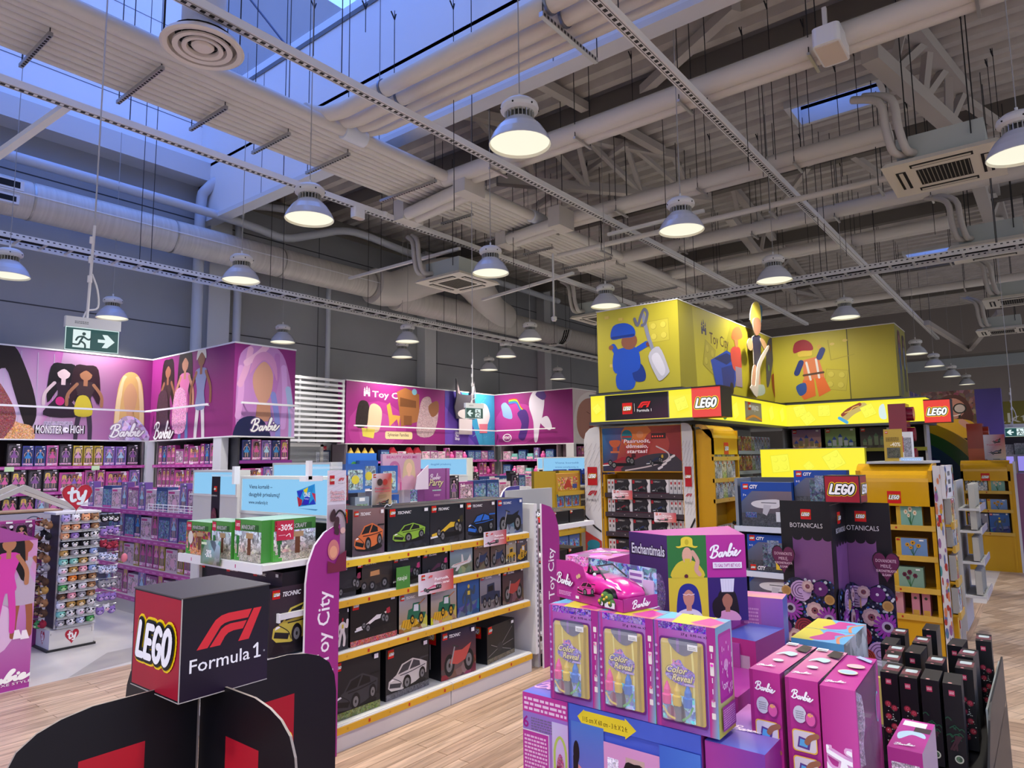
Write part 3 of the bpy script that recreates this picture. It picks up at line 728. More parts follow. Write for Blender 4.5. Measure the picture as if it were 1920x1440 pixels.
# hanging bell lamps
def make_lamp():
    R_ = empty('pendant_lamp')
    prof = [(.242,0),(.246,.004),(.24,.02),(.215,.075),(.175,.135),(.13,.18),(.11,.2)]
    inn = [(.11,.196),(.128,.175),(.17,.13),(.21,.07),(.236,.015),(.242,0)]
    mb = MB(); mb.lathe(prof, c='#c2c6d2', m='gloss', n=32); mb.lathe(inn, c='#f2efdc', m='card', n=32); mb.build('reflector', R_)
    mb = MB(); mb.lathe([(0,.022),(.236,.022)], c=(1.0,.965,.77,1), m='glow', n=32); mb.build('diffuser', R_)
    mb = MB(); mb.lathe([(.075,.19),(.075,.27)], c='#55555a', m='metal', n=16)
    for k in range(22):
        t = 2*PI*k/22; mb.beam((.1*math.cos(t),.1*math.sin(t),.195), (.1*math.cos(t),.1*math.sin(t),.262), .006, .03, '#c9c9c9', 'metal', up=(math.cos(t),math.sin(t),0))
    mb.build('heat_sink', R_)
    mb = MB(); mb.lathe([(.09,.255),(.12,.258),(.148,.275),(.152,.3),(.145,.325),(.11,.355),(.06,.368),(0,.37)], c='#d6d6d6', m='card', n=26)
    for k in range(6): t = 2*PI*k/6+.3; mb.ball((.15*math.cos(t), .15*math.sin(t), .29), .008, '#222222')
    mb.build('driver_housing', R_)
    mb = MB(); mb.tube([(0,0,.37),(0,0,3.28)], .005, '#9a9a9a', 'card', 6, False); mb.tube([(0,0,.37),(0,0,.42)], .012, '#dddddd'); mb.build('hanging_cable', R_)
    L = bpy.data.lights.new('lamp_light', 'SPOT'); L.energy = LAMP_W; L.spot_size = math.radians(150); L.spot_blend = .6; L.shadow_soft_size = .12; L.color = (1.0, .93, .82)
    lo = bpy.data.objects.new('lamp_light', L); C.objects.link(lo); lo.parent = R_; lo.location = (0,0,-.01)
    return R_
LAMP = make_lamp()
lamps = [(975,272,'nearest and largest hanging bell lamp, top centre',5.65*0), (1278,433,'hanging bell lamp right of centre, second largest of the right row',0), (580,412,'large hanging bell lamp left of centre below the pipe bundle',0), (920,513,'bell lamp in the middle, hung from the long rail below the pipe headers',0),
 (1452,527,'bell lamp on the right above the tall yellow sign',0), (452,527,'bell lamp in front of the white wall pillar',0), (15,518,'bell lamp cut by the left edge',0), (210,597,'bell lamp just right of the hanging exit sign',0), (1136,575,'bell lamp touching the left top corner of the yellow sign block',0),
 (530,642,'small bell lamp just above the corner of the pink sign wall',0), (764,641,'small bell lamp left of centre, upper of two close together',0), (754,670,'small bell lamp left of centre, lower of two close together',0), (994,637,'small bell lamp with the drop rod on its right',0), (949,669,'small bell lamp above the corner of the purple sign wall',0),
 (917,694,'small bell lamp over the blue part of the purple sign wall',0), (1046,711,'smallest bell lamp right of centre, just above the purple sign wall',0), (1585,596,'grey bell lamp above the right yellow signs',0), (1718,664,'bell lamp half hidden by the yellow sign block at right',0), (1752,687,'bell lamp in the right distance, first clear of the yellow block',0),
 (1785,706,'bell lamp in the right distance, between two others in the falling row',0), (1813,721,'bluish bell lamp in the right distance, low in the falling row',0), (1838,734,'small grey bell lamp beside the low bluish one at far right',0), (1888,743,'tiny bell lamp over the purple sign at far right',0), (1914,292,'large bell lamp cut by the right edge',0)]
for i, (x, y, lb, _) in enumerate(lamps):
    p = PZ(x, y, 4.15)
    if i == 0: LAMP.location = p; tag(LAMP, lb, 'pendant lamp')
    else: dup(LAMP, p, None, lb)
for i, (x, y) in enumerate(((1.25,3.0),(-1.5,3.0),(1.25,.3),(-1.5,.3),(4.05,-2.4))): dup(LAMP, (x,y,4.15), None, 'added bell lamp out of view, lighting the foreground', 'added lamps out of view')  # added lamps, unseen, carrying the grid on to brighten the foreground
# lone hanging cables with hooks
random.seed(3)
hooks = [(590,0,590,105),(740,20,736,140),(850,0,848,395),(686,0,682,60),(1183,95,1183,230),(1390,50,1406,320),(1437,0,1450,300),(1420,130,1440,330),(1505,35,1525,230),(1565,120,1585,330),(1600,90,1618,250),(1240,180,1250,420),(1100,300,1104,470),(960,290,964,500),(1330,250,1336,420),(1660,150,1676,330),(1700,190,1712,330),(1740,280,1752,440),(1860,90,1880,300),(1850,110,1868,320),(122,300,118,385),(230,330,228,470),(425,360,424,460),(1575,300,1590,480),(1630,310,1640,470),(1500,250,1508,420),(1420,250,1428,400),(1800,20,1812,180)]
for i, (x0, y0, x1, y1) in enumerate(hooks):
    a = PZ(x0, y0, 7.35 if x0 > 600 else 7.9)
    if a.y > 12.9: continue
    b = Vector((a.x, a.y, 0)); d = ray(x1, y1); t = math.hypot(a.x, a.y)/math.hypot(d.x, d.y); zb = EYE+d.z*t
    mb = MB(); mb.tube([(0,0,0),(0,0,zb-a.z)], .005, '#26262a', 'matte', 5, False); mb.tube([(0,0,-.12),(.04,.02,-.02)], .009, '#26262a', 'matte', 5); mb.tube([(0,0,-.12),(-.04,.02,-.02)], .009, '#26262a', 'matte', 5)
    tag(mb.build('hanging_wire', None, a), 'thin dark steel wire hanging from a hook in the roof deck', 'wire', 'thin wires hanging from the roof')
# ================================================================== PRINTED FIGURES (generic, no faces)
def fig(a, x, y0, h, skin='#c99878', hair='#3a2a22', top='#c43a86', bot='#c43a86', wx=.32, long=1, m='card', dress=True, hat=None):
    """standing figure silhouette; h, y0 in face-height fractions, wx relative body width"""
    r = a.h/a.w; W_ = h*r*wx
    if long: a.blob([(x-.34*W_, y0+h*(.62 if long == 1 else .5)), (x-.3*W_, y0+h*.97), (x, y0+h*1.02), (x+.3*W_, y0+h*.97), (x+.36*W_, y0+h*(.62 if long == 1 else .5)), (x, y0+h*.74)], hair, m)
    if bot:
        for s in (-1, 1): a.stroke([(x+s*.1*W_, y0+h*.42), (x+s*.16*W_, y0+h*.2), (x+s*.17*W_, y0+h*.02)], h*.065, skin if dress else bot, m, w2=h*.045)
    if dress: a.blob([(x-.16*W_, y0+h*.76), (x+.16*W_, y0+h*.76), (x+.12*W_, y0+h*.6), (x+.42*W_, y0+h*.34), (x-.42*W_, y0+h*.34), (x-.12*W_, y0+h*.6)], top, m)
    else: a.blob([(x-.24*W_, y0+h*.78), (x+.24*W_, y0+h*.78), (x+.15*W_, y0+h*.58), (x+.2*W_, y0+h*.42), (x-.2*W_, y0+h*.42), (x-.15*W_, y0+h*.58)], top, m)
    for s in (-1, 1): a.stroke([(x+s*.2*W_, y0+h*.76), (x+s*.4*W_, y0+h*.62), (x+s*.42*W_, y0+h*.48)], h*.04, skin, m)
    a.rect(x-.05*W_, y0+h*.74, x+.05*W_, y0+h*.85, skin, m); a.ell(x, y0+h*.89, .12*W_*1.25, h*.075, skin, m)
    a.blob([(x-.2*W_, y0+h*.88), (x-.16*W_, y0+h*.98), (x, y0+h*1.01), (x+.16*W_, y0+h*.98), (x+.2*W_, y0+h*.88), (x, y0+h*.95)], hair, m)
    if hat: a.blob([(x-.26*W_, y0+h*.94), (x-.15*W_, y0+h*1.04), (x+.15*W_, y0+h*1.04), (x+.26*W_, y0+h*.94)], hat, m)
def bust(a, x, y0, h, skin, hair, top, hair2=None, w=None, m='card', hat=None):
    """head and shoulders silhouette"""
    r = a.h/a.w; W_ = (w if w else h*r*.8)
    a.blob([(x-.46*W_, y0+h*.1), (x-.4*W_, y0+h*.75), (x-.18*W_, y0+h*.98), (x+.18*W_, y0+h*.98), (x+.4*W_, y0+h*.75), (x+.46*W_, y0+h*.1), (x, y0+h*.2)], hair, m)
    if hair2:
        for s in (-1, 1): a.stroke([(x+s*.2*W_, y0+h*.92), (x+s*.36*W_, y0+h*.6), (x+s*.4*W_, y0+h*.15)], h*.06, hair2, m)
    a.blob([(x-.5*W_, y0), (x-.42*W_, y0+h*.22), (x-.14*W_, y0+h*.32), (x+.14*W_, y0+h*.32), (x+.42*W_, y0+h*.22), (x+.5*W_, y0)], top, m)
    a.rect(x-.1*W_, y0+h*.27, x+.1*W_, y0+h*.48, skin, m); a.blob([(x-.21*W_, y0+h*.72), (x-.17*W_, y0+h*.48), (x, y0+h*.37), (x+.17*W_, y0+h*.48), (x+.21*W_, y0+h*.72), (x, y0+h*.88)], skin, m)
    a.blob([(x-.27*W_, y0+h*.58), (x-.22*W_, y0+h*.86), (x, y0+h*.97), (x+.22*W_, y0+h*.86), (x+.27*W_, y0+h*.58), (x+.16*W_, y0+h*.76), (x, y0+h*.84), (x-.16*W_, y0+h*.76)], hair, m)
    if hat: a.blob([(x-.34*W_, y0+h*.8), (x-.2*W_, y0+h*1.12), (x+.2*W_, y0+h*1.12), (x+.34*W_, y0+h*.8)], hat, m)
def vehicle(a, kind, x, y, w, h, c='#d0a020', c2='#151515', m='card'):
    def T(pts): return [(x+(p[0]-.5)*w, y+(p[1]-.5)*h) for p in pts]
    def wheel(px, py, rx, ry=None, hub='#777777'):
        q = T([(px, py)])[0]; a.ell(q[0], q[1], rx*w, (ry or rx)*h*1.5, '#101012', m); a.ell(q[0], q[1], rx*w*.6, (ry or rx)*h*.9, hub, m); a.ell(q[0], q[1], rx*w*.2, (ry or rx)*h*.3, '#222222', m)
    if kind == 'car':
        a.ell(x, y-h*.42, w*.48, h*.14, '#08080a', m)
        a.poly(T([(0,.2),(.02,.42),(.2,.56),(.34,.86),(.62,.95),(.84,.8),(1,.66),(.98,.3),(.7,.12),(.35,.02),(.08,.08)]), c, m)
        a.poly(T([(.24,.56),(.37,.82),(.6,.9),(.5,.6)]), c2, m); a.poly(T([(.54,.6),(.64,.89),(.8,.78),(.82,.62)]), c2, m)
        a.poly(T([(.03,.2),(.3,.1),(.33,.24),(.05,.34)]), c2, m); a.poly(T([(.05,.38),(.15,.42),(.14,.47),(.07,.45)]), '#eeeeee', m)
        a.stroke(T([(.3,.5),(.6,.52),(.95,.6)]), h*.03, c2, m); a.stroke(T([(.1,.5),(.3,.3),(.36,.1)]), h*.02, c2, m); a.stroke(T([(.82,.86),(1.02,.86)]), h*.06, c2, m)
        wheel(.47, .2, .105, .17); wheel(.87, .32, .085, .15)
    elif kind == 'racer':
        a.ell(x, y-h*.35, w*.5, h*.12, '#08080a', m)
        a.poly(T([(0,.1),(.3,.2),(.55,.45),(.75,.5),(1,.72),(.96,.85),(.72,.7),(.6,.72),(.5,.6),(.3,.36),(.0,.24)]), c, m)
        a.poly(T([(.88,.6),(1.02,.7),(1.0,1.0),(.9,.95)]), c2, m); a.poly(T([(-.04,.04),(.28,.1),(.26,.18),(-.04,.12)]), '#dddddd', m)
        wheel(.22, .3, .07, .15); wheel(.34, .1, .08, .17); wheel(.8, .48, .09, .2); wheel(.9, .4, .08, .2)
    elif kind == 'truck':
        a.poly(T([(.0,.15),(.0,.5),(.3,.55),(.32,.95),(.7,1),(.72,.6),(1,.55),(1,.25)]), c, m); a.poly(T([(.36,.62),(.37,.86),(.64,.9),(.65,.64)]), c2, m)
        for k in range(4): a.stroke(T([(.05+k*.06,.5),(.05+k*.06,.2)]), h*.02, '#444444', m)
        wheel(.18,.16,.09,.16); wheel(.42,.13,.09,.16); wheel(.8,.18,.1,.18)
    elif kind == 'tractor':
        a.poly(T([(.25,.4),(.3,.75),(.45,.78),(.48,1),(.75,1),(.78,.55),(1,.5),(.95,.25),(.3,.2)]), c, m); a.poly(T([(.5,.65),(.52,.93),(.7,.93),(.7,.62)]), '#cfd6d8', m)
        a.stroke(T([(.7,.9),(.95,1.1)]), h*.05, '#b07030', m)
        a.poly(T([(.0,.1),(.1,.36),(.62,.3),(.7,.06),(.3,-.08)]), '#d8a820', m)
        for k in range(6): a.stroke(T([(.08+k*.1,.3),(.02+k*.1,-.02)]), h*.035, '#9a7412', m)
        wheel(.8,.28,.1,.18,'#caa020'); wheel(.45,.3,.08,.14,'#caa020')
    elif kind == 'bike':
        wheel(.2,.28,.16,.26); wheel(.82,.3,.16,.26)
        a.poly(T([(.2,.35),(.35,.75),(.6,.72),(.9,.9),(.8,.6),(.7,.35),(.45,.25)]), c, m); a.stroke(T([(.25,.3),(.36,.9)]), h*.06, '#999999', m); a.stroke(T([(.3,.95),(.48,.85)]), h*.05, '#333333', m)
    elif kind == 'plane':
        a.poly(T([(.0,.3),(.1,.42),(.8,.55),(.95,.9),(1,.5),(.9,.38),(.2,.22)]), c, m); a.poly(T([(.35,.4),(.55,.42),(.3,.0),(.2,.02)]), c, m); a.poly(T([(.5,.48),(.62,.5),(.56,.95),(.5,.95)]), c, m)
        a.stroke(T([(.15,.38),(.8,.5)]), h*.025, c2, m)
    elif kind == 'robot':
        for st in ([(.45,.6),(.3,.3),(.2,.02)], [(.55,.6),(.7,.3),(.66,.0)], [(.3,.8),(.1,.6),(.12,.4)], [(.7,.8),(.9,.7),(.95,.95)]): a.stroke(T(st), h*.12, c, m)
        a.poly(T([(.3,.5),(.24,.86),(.5,.95),(.76,.86),(.68,.5)]), c, m); a.rect(*T([(.42,.66)])[0], *T([(.6,.82)])[0], '#d8c040', m); a.ell(*T([(.5,1.0)])[0], w*.08, h*.08, c2, m)
    elif kind == 'space':
        for st in ([(.45,.4),(.95,1.0)], [(.4,.4),(1.0,.5)], [(.4,.4),(.9,.15)], [(.4,.4),(.1,.6)], [(.4,.4),(.0,.2)]): a.stroke(T(st), h*.02, '#8a8a8a', m)
        a.ell(*T([(.45,.42)])[0], w*.12, h*.16, c, m)
    elif kind == 'castle':
        for px, ph in ((.1,.5),(.28,.75),(.5,.95),(.7,.7),(.88,.5)):
            a.rect(*T([(px-.07,.05)])[0], *T([(px+.07,ph-.2)])[0], c, m); a.poly(T([(px-.09,ph-.2),(px+.09,ph-.2),(px,ph+.1)]), c2, m)
    elif kind == 'flowers':
        for px, py, s in ((.25,.75,1),(.5,.9,1.1),(.75,.7,1),(.4,.55,.8)):
            a.stroke(T([(px,py),(.5,.0)]), h*.03, '#2f6a3a', m); q = T([(px,py)])[0]
            for k in range(6): t = k*PI/3; a.ell(q[0]+.06*s*w*math.cos(t), q[1]+.08*s*h*math.sin(t), .05*s*w, .07*s*h, c, m)
            a.ell(q[0], q[1], .035*s*w, .05*s*h, c2, m)

# ================================================================== PRODUCTS
PROTO = {}; BUILD = {}
def place(key, loc, rz, label, cat, group=None, par=None):
    if key not in PROTO:
        o = BUILD[key](); PROTO[key] = o; o.location = loc; o.rotation_euler.z = rz; tag(o, label, cat, group); return o
    p = PROTO[key]; o = dup(p, loc, rz, label)
    if group: o['group'] = group
    elif 'group' in o: del o['group']
    o['category'] = cat
    return o
DIM = {}
def carton(w, d, h, front, side='#111114', top=None, name='boxed_toy', sm='card', sideart=None, topart=None, edge=None):
    mb = MB(); mb.box((-w/2, 0, 0), (w/2, d, h), side, sm, skip='u'); mb.mesh([(-w/2,0,h),(w/2,0,h),(w/2,d,h),(-w/2,d,h)], [(0,1,2,3)], top or side, sm)
    a = mb.art((-w/2, 0, 0), (1,0,0), (0,0,1), w, h); front(a)
    if sideart:
        sideart(mb.art((-w/2, d, 0), (0,-1,0), (0,0,1), d, h))
    if topart: topart(mb.art((-w/2, 0, h), (1,0,0), (0,1,0), w, d))
    return mb.build(name)
def reg(key, w, d, h, front, **kw):
    DIM[key] = (w, d, h); BUILD[key] = lambda: carton(w, d, h, front, **kw)

# doll boxes of several colourings
def dollfront(bg, win, skin, hair, dress, word=True, frame=None, wide=1):
    def f(a):
        a.rect(0, 0, 1, 1, [bg, bg, frame or bg, frame or bg]); a.rrect(.1, .16, .9, .93, .1, win, 'busyfine')
        if wide == 1: fig(a, .5, .18, .68, skin, hair, dress, dress, .5)
        else:
            for i in range(wide): fig(a, (i+.5)/wide*.8+.1, .18, .66, skin, ('#e8c860', '#3a2420', '#8a4a28')[i % 3], (dress, '#e06aa8', '#8a6ac8')[i % 3], dress, .42)
        a.rect(.06, .03, .94, .15, [bg, bg, '#f2b4dc', '#f2b4dc'], 'busyfine')
        if word: doll_word(a, .3, .1, .45, '#ffffff')
        a.ell(.82, .85, .07, None, '#f4e8f4'); a.rect(.62, .94, .86, .985, '#f6f6f6')
    return f
PK = '#a03a86'
reg('doll_pink', .13, .08, .33, dollfront('#b03c8e', '#6d4468', '#c99878', '#d8b860', '#e68ac0'), side='#9a2f7c')
reg('doll_rose', .16, .08, .33, dollfront('#c05a9e', '#7a5878', '#a87858', '#2a1c18', '#cf5a9a'), side='#a84088')
reg('doll_blue', .15, .08, .32, dollfront('#3a3f88', '#20305a', '#d0a890', '#30407a', '#3a88c8', False), side='#20244a')
reg('doll_black', .19, .08, .35, dollfront('#1c1620', '#4a4450', '#c8a8b8', '#100c12', '#8a5a9a', False), side='#0c0a10')
reg('doll_dark', .21, .08, .35, dollfront('#141018', '#54505c', '#b89078', '#4a2a60', '#c86ab0', False, wide=2), side='#0c0a10')
reg('doll_gold', .14, .08, .33, dollfront('#b8a238', '#6a5a50', '#d8b090', '#e0c878', '#d8a0c8'), side='#8a7a28')
reg('doll_lilac', .17, .08, .32, dollfront('#8868b8', '#5a5888', '#d8b098', '#b080d0', '#a8d0e8'), side='#6a4a98')
reg('doll_wide', .36, .1, .3, dollfront('#b84a96', '#7a5070', '#c89878', '#d8b860', '#e06aa8', wide=4), side='#98307a')
reg('play_pink', .28, .12, .26, lambda a: (a.rect(0,0,1,1,['#c86ab0','#c86ab0','#8a3c80','#8a3c80']), a.rect(.06,.1,.94,.86,'#a888a0','busy'), doll_word(a,.25,.84,.35,'#ffffff'), a.ell(.7,.4,.12,None,'#e8d0e0'), a.rect(.1,.03,.9,.12,'#e870b8')), side='#a83c88')
reg('play_white', .26, .14, .24, lambda a: (a.rect(0,0,1,1,'#d8c8d4'), a.rect(.05,.08,.95,.8,'#b898a8','busy'), a.rect(.05,.84,.6,.94,'#c83c8c'), a.ell(.6,.4,.2,None,'#e8b8d0')), side='#c8b0c4')
reg('play_blue', .26, .12, .27, lambda a: (a.rect(0,0,1,1,['#3a5a98','#3a5a98','#28407a','#28407a']), a.rect(.06,.1,.94,.84,'#5878a0','busy'), a.rect(.06,.02,.94,.1,'#c850a0')), side='#28407a')
def eggproto():
    mb = MB(); mb.box((-.085,0,0),(.085,.09,.05),'#c8b048','card'); mb.lathe([(0,.03),(.07,.06),(.088,.13),(.075,.2),(.04,.255),(0,.27)], (0,.05,0), '#cfb04a', 'gloss', 16); mb.lathe([(.045,.25),(.02,.3),(0,.33)], (0,.05,0), '#9a7a30', 'card', 10)
    a = mb.art((-.055,-.042,.08),(1,0,0),(0,0,1),.11,.11); a.ell(.5,.5,.42,None,'#e8e0e8','busyfine'); a.ell(.5,.5,.2,None,'#c87ab8'); return mb.build('toy_egg')
BUILD['egg'] = eggproto; DIM['egg'] = (.19,.1,.33)
def houseproto():
    mb = MB(); mb.box((-.1,0,0),(.1,.12,.2),'#b89098','busyfine'); mb.prism([(-.12,.2),(.12,.2),(0,.34)], (0,.13,0), (1,0,0), (0,0,1), .13, '#a8283c', 'card'); mb.box((-.03,-.003,0),(.03,0,.09),'#e8dcd0'); return mb.build('doll_house')
BUILD['house'] = houseproto; DIM['house'] = (.26,.13,.34)
def pinktoy():
    mb = MB(); mb.box((-.1,0,0),(.1,.12,.02),'#e070b0'); mb.ball((0,.06,.1),.085,'#e85aa8','gloss',12,8); mb.ball((.0,.05,.19),.045,'#f088c0','gloss',10,6); return mb.build('pink_toy')
BUILD['pinktoy'] = pinktoy; DIM['pinktoy'] = (.2,.12,.24)
def teatoy():
    mb = MB(); mb.box((-.12,0,0),(.12,.12,.1),'#6ab8b0','gloss'); mb.box((-.09,.01,.1),(.09,.11,.17),'#88ccc4','gloss'); mb.box((-.1,-.003,.02),(.1,0,.08),'#e8a8c8','busyfine')
    for s in (-.07,.07): mb.tube([(s,0,.02),(s,.12,.02)],.025,'#333333','card',10)
    return mb.build('toy_van')
BUILD['toyvan'] = teatoy; DIM['toyvan'] = (.26,.12,.18)
NAMES = {'doll_pink':'pink boxed doll','doll_rose':'rose boxed doll','doll_blue':'blue boxed doll','doll_black':'black boxed doll','doll_dark':'black twin doll box','doll_gold':'gold boxed doll','doll_lilac':'lilac boxed doll','doll_wide':'wide four doll box','play_pink':'wide pink playset box','play_white':'pale playset box','play_blue':'blue playset box','egg':'golden toy egg','house':'red roofed doll house','pinktoy':'round pink toy','toyvan':'turquoise toy van'}

# ================================================================== SHELVING
def shelving(name, label, loc, rz, w, h, d, shelves, strip='#b0479a', body='#d8d6d4', back=None, sides=True, cat='shelving', stripmat='card', plinth=.12, plinthc=None, hstrip=.045, sdep=None, stripart=None, bayw=None):
    R_ = empty(name, loc, rz); tag(R_, label, cat)
    mb = MB(); mb.box((0, d-.04, 0), (w, d, h), back or body, 'matte'); mb.build('back_panel', R_)
    if plinth: mb = MB(); mb.box((0, .01, 0), (w, d, plinth), plinthc or body, 'card'); mb.build('plinth', R_)
    if sides:
        for x in (0, w-.03): mb = MB(); mb.box((x, .05, 0), (x+.03, d-.04, h), body, 'card'); mb.build('side_panel', R_)
    for i, z in enumerate(shelves):
        dd = sdep[i] if sdep else 0
        mb = MB(); mb.box((.031, -dd, z-.03), (w-.031, d-.04, z), body, 'card'); s_ = mb.build('shelf', R_)
        if strip:
            mb = MB(); mb.box((.0, -dd-.012, z-hstrip), (w, -dd-.001, z+.004), strip, stripmat)
            a = mb.art((0, -dd-.012, z-hstrip), (1,0,0), (0,0,1), w, hstrip+.004)
            if stripart: stripart(a, w)
            mb.build('price_strip', s_)
    R_['_w'] = w
    return R_
def fill(unit, z, depth, keys, x0, x1, where, gap=.012, jit=.004, back=.02, cat='boxed toy', turn=0.0, rows=1, skip=0.0, group=None):
    """a row of things along a shelf of unit; keys cycle in runs"""
    x = x0; i = 0; n = 0; lst = []
    while x < x1-.02 and i < 400:
        k = keys[i % len(keys)]; w, d, h = DIM[k]
        if x+w > x1+.02:
            i += 1
            if i > len(keys)+n+3: break
            if all(x+DIM[q][0] > x1+.02 for q in keys): break
            continue
        lst.append((k, x+w/2)); x += w+gap; i += 1; n += 1
    loc = unit.location; rz = unit.rotation_euler.z; ca, sa = math.cos(rz), math.sin(rz); cnt = {}
    for j, (k, xx) in enumerate(lst):
        for r in range(rows):
            yy = depth+r*(DIM[k][1]+.01)+rnd.uniform(0, jit)
            p = (loc.x+xx*ca-yy*sa, loc.y+xx*sa+yy*ca, loc.z+z)
            pos = 'first from the left' if j == 0 else ('last on the right' if j == len(lst)-1 else nth(j)+' from the left')
            nm = NAMES.get(k, 'boxed toy')
            if len(nm.split())+len(pos.split())+len(where.split()) > 14: pos = pos.replace(' from the left', ' from left').replace(' on the right', '')
            lb = '%s, %s %s%s' % (nm, pos, where, ' (second row)' if r else '')
            place(k, p, rz+turn+rnd.uniform(-.02, .02), lb, cat, group)
def lightbar(label, p0, p1):
    a = Vector(p0); b = Vector(p1)-a; d = b.normalized(); mb = MB(); mb.beam((0,0,0), b, .03, .03, '#f0f0f4', 'card')
    nrm = Vector((0,1,0)) if abs(d.x) > .5 else Vector((1,0,0))
    for t in (.1, .9): mb.beam(b*t, b*t+nrm*.2, .015, .015, '#c9c9cc', 'card')
    tag(mb.build('light_bar', None, a), label, 'light bar')
def pinkstrip(a, w):
    n = int(w/.16)
    for i in range(n): a.rect((i+.2)/n, .3, (i+.75)/n, .62, '#c97abb')

# ================================================================== LEFT AND BACK SIGN WALLS
SY = 12.5; SB = 2.12; ST = 3.56
def signbox(name, label, x0, y0, x1, y1, z0, z1, edge='#e8e8ec', fill_='#8f2f80'):
    """a header block; art is added to its named faces"""
    R_ = empty(name, (x0, y0, z0)); tag(R_, label, 'sign'); mb = MB()
    mb.box((0,0,0), (x1-x0, y1-y0, z1-z0), fill_, 'card'); mb.box((-.008,-.008,z1-z0-.012), (x1-x0+.008, y1-y0+.008, z1-z0+.012), edge, 'card'); mb.box((-.008,-.008,-.02), (x1-x0+.008, y1-y0+.008, 0), edge, 'card')
    return R_, mb
def UVY(Y, x0, w, z0, h): return lambda px, py: ((PY(px, py, Y).x-x0)/w, (PY(px, py, Y).z-z0)/h)
def UVX(X, y0, w, z0, h): return lambda px, py: ((y0-PX(px, py, X).y)/w, (PX(px, py, X).z-z0)/h)

# wall A
R_, mb = signbox('header_sign', 'long header sign at far left, fading from white lace to magenta, with a spooky title', 2.3, SY, 5.5, SY+.3, SB, ST)
w = 3.2; h = ST-SB; a = mb.art((0,0,0), (1,0,0), (0,0,1), w, h); q = UVY(SY, 2.3, w, SB, h)
a.rect(0,0,1,1,['#cfc0dc','#983488','#7c2268','#c0b4d4'])
a.poly([(0,0),(.44,0),(.52,.3),(.56,1),(0,1)], ['#dcd6ea','#d4bcd8','#b858a8','#a04a98','#c8c4e0'])
for k in range(7): xx = .1+k*.07; a.stroke([(xx, .05), (xx+.004, .5), (xx, .95)], .006, '#b8b0c8')
a.blob([q(-20,700), q(0,610), q(14,595), q(22,640), q(38,665), q(62,730), q(68,780), q(50,805), q(28,740), q(10,690)], '#1b1018')
a.blob([q(2,760), q(30,790), q(60,800), q(60,826), q(0,826)], '#d0935a', 'busyfine'); a.blob([q(-10,720), q(8,730), q(30,780), q(12,815), q(-10,825)], '#8a3038', 'busyfine')
fig(a, *q(112,828), .86, '#d8c0c8', '#15101a', '#2a1c2c', None, .5, 2); fig(a, *q(154,828), .86, '#9a6a50', '#2a1420', '#3a2a30', '#3a3042', .5, 2, dress=False)
b = q(112,752); a.ell(b[0], b[1], .02, .05, '#c02878'); b = q(155,762); a.blob([q(145,745), q(165,745), q(172,778), q(140,778)], '#c8b838'); a.poly([q(82,790), q(135,790), q(140,812), q(80,812)], '#a898b8', 'busyfine')
bust(a, *q(240,826), .82, '#d0a078', '#d8b070', '#c878b0', '#e8d0a0', w=.16)
a.blob([q(205,826), q(222,790), q(240,780), q(262,790), q(278,826)], '#b8a0d0', 'busybig')
for t_, xa, xb in (('MONSTER',66,116),('HIGH',131,156)):
    b = q(xa,812); b2 = q(xb,812); a.text(t_, (b[0]+b2[0])/2, b[1], .085, '#1a0f1a', w=b2[0]-b[0]+.012, off=.06); a.text(t_, (b[0]+b2[0])/2, b[1], .085, '#f4f0f6', w=b2[0]-b[0], off=.02)
b = q(123,806); a.ell(b[0], b[1], .014, None, '#f4f0f6'); a.ell(b[0]+.004, b[1], .004, None, '#1a0f1a')
b = q(238,808); doll_word(a, b[0], b[1], .17, edge='#a08aa8')
mb.build('sign_face', R_)
lightbar('thin white light bar across the far left sign wall', (2.9, SY-.14, 2.62), (5.45, SY-.14, 2.62))
# block B+C
R_, mb = signbox('header_sign', 'magenta corner header block with three fashion figures and a pink haired portrait', 5.5, 9.75, 6.58, SY+.3, SB, ST, fill_='#8a2a78')
w = 2.75; a = mb.art((0, SY-9.75, 0), (0,-1,0), (0,0,1), w, h); q = UVX(5.5, SY, w, SB, h)
a.rect(0,0,1,1,['#9a3486','#86286f','#7a2268','#8a2a7c'])
fig(a, *q(309,850), 1.1, '#8a5a48', '#1c1216', '#33202c', '#33202c', .42, dress=False, long=2); fig(a, *q(341,855), 1.2, '#c08a70', '#151016', '#d878b0', '#5a78b0', .42, dress=False, long=2); fig(a, *q(372,850), 1.2, '#8a5a40', '#e0d8c8', '#7c88b0', '#e0d8dc', .44, dress=False, long=0)
for c_ in ((305,770,.07,.2), (337,770,.08,.22)): b = q(c_[0], c_[1]); a.blob([(b[0]-c_[2], b[1]-c_[3]), (b[0]+c_[2], b[1]-c_[3]), (b[0]+c_[2]*.8, b[1]+c_[3]), (b[0]-c_[2]*.8, b[1]+c_[3])], '#e090c0' if c_[0] > 320 else '#40243c', 'busyfine')
b = q(308,808); doll_word(a, b[0], b[1], .26, rise=.0, edge='#603050')
w2 = 1.08; a = mb.art((0,0,0), (1,0,0), (0,0,1), w2, h); q = UVY(9.75, 5.5, w2, SB, h)
a.rect(0,0,1,1,['#a03c8e','#a03c8e','#8a2a7c','#8a2a7c'])
a.blob([q(446,830), q(446,690), q(462,652), q(500,645), q(530,665), q(545,720), q(553,800), q(548,832), q(500,834)], '#c088c8')
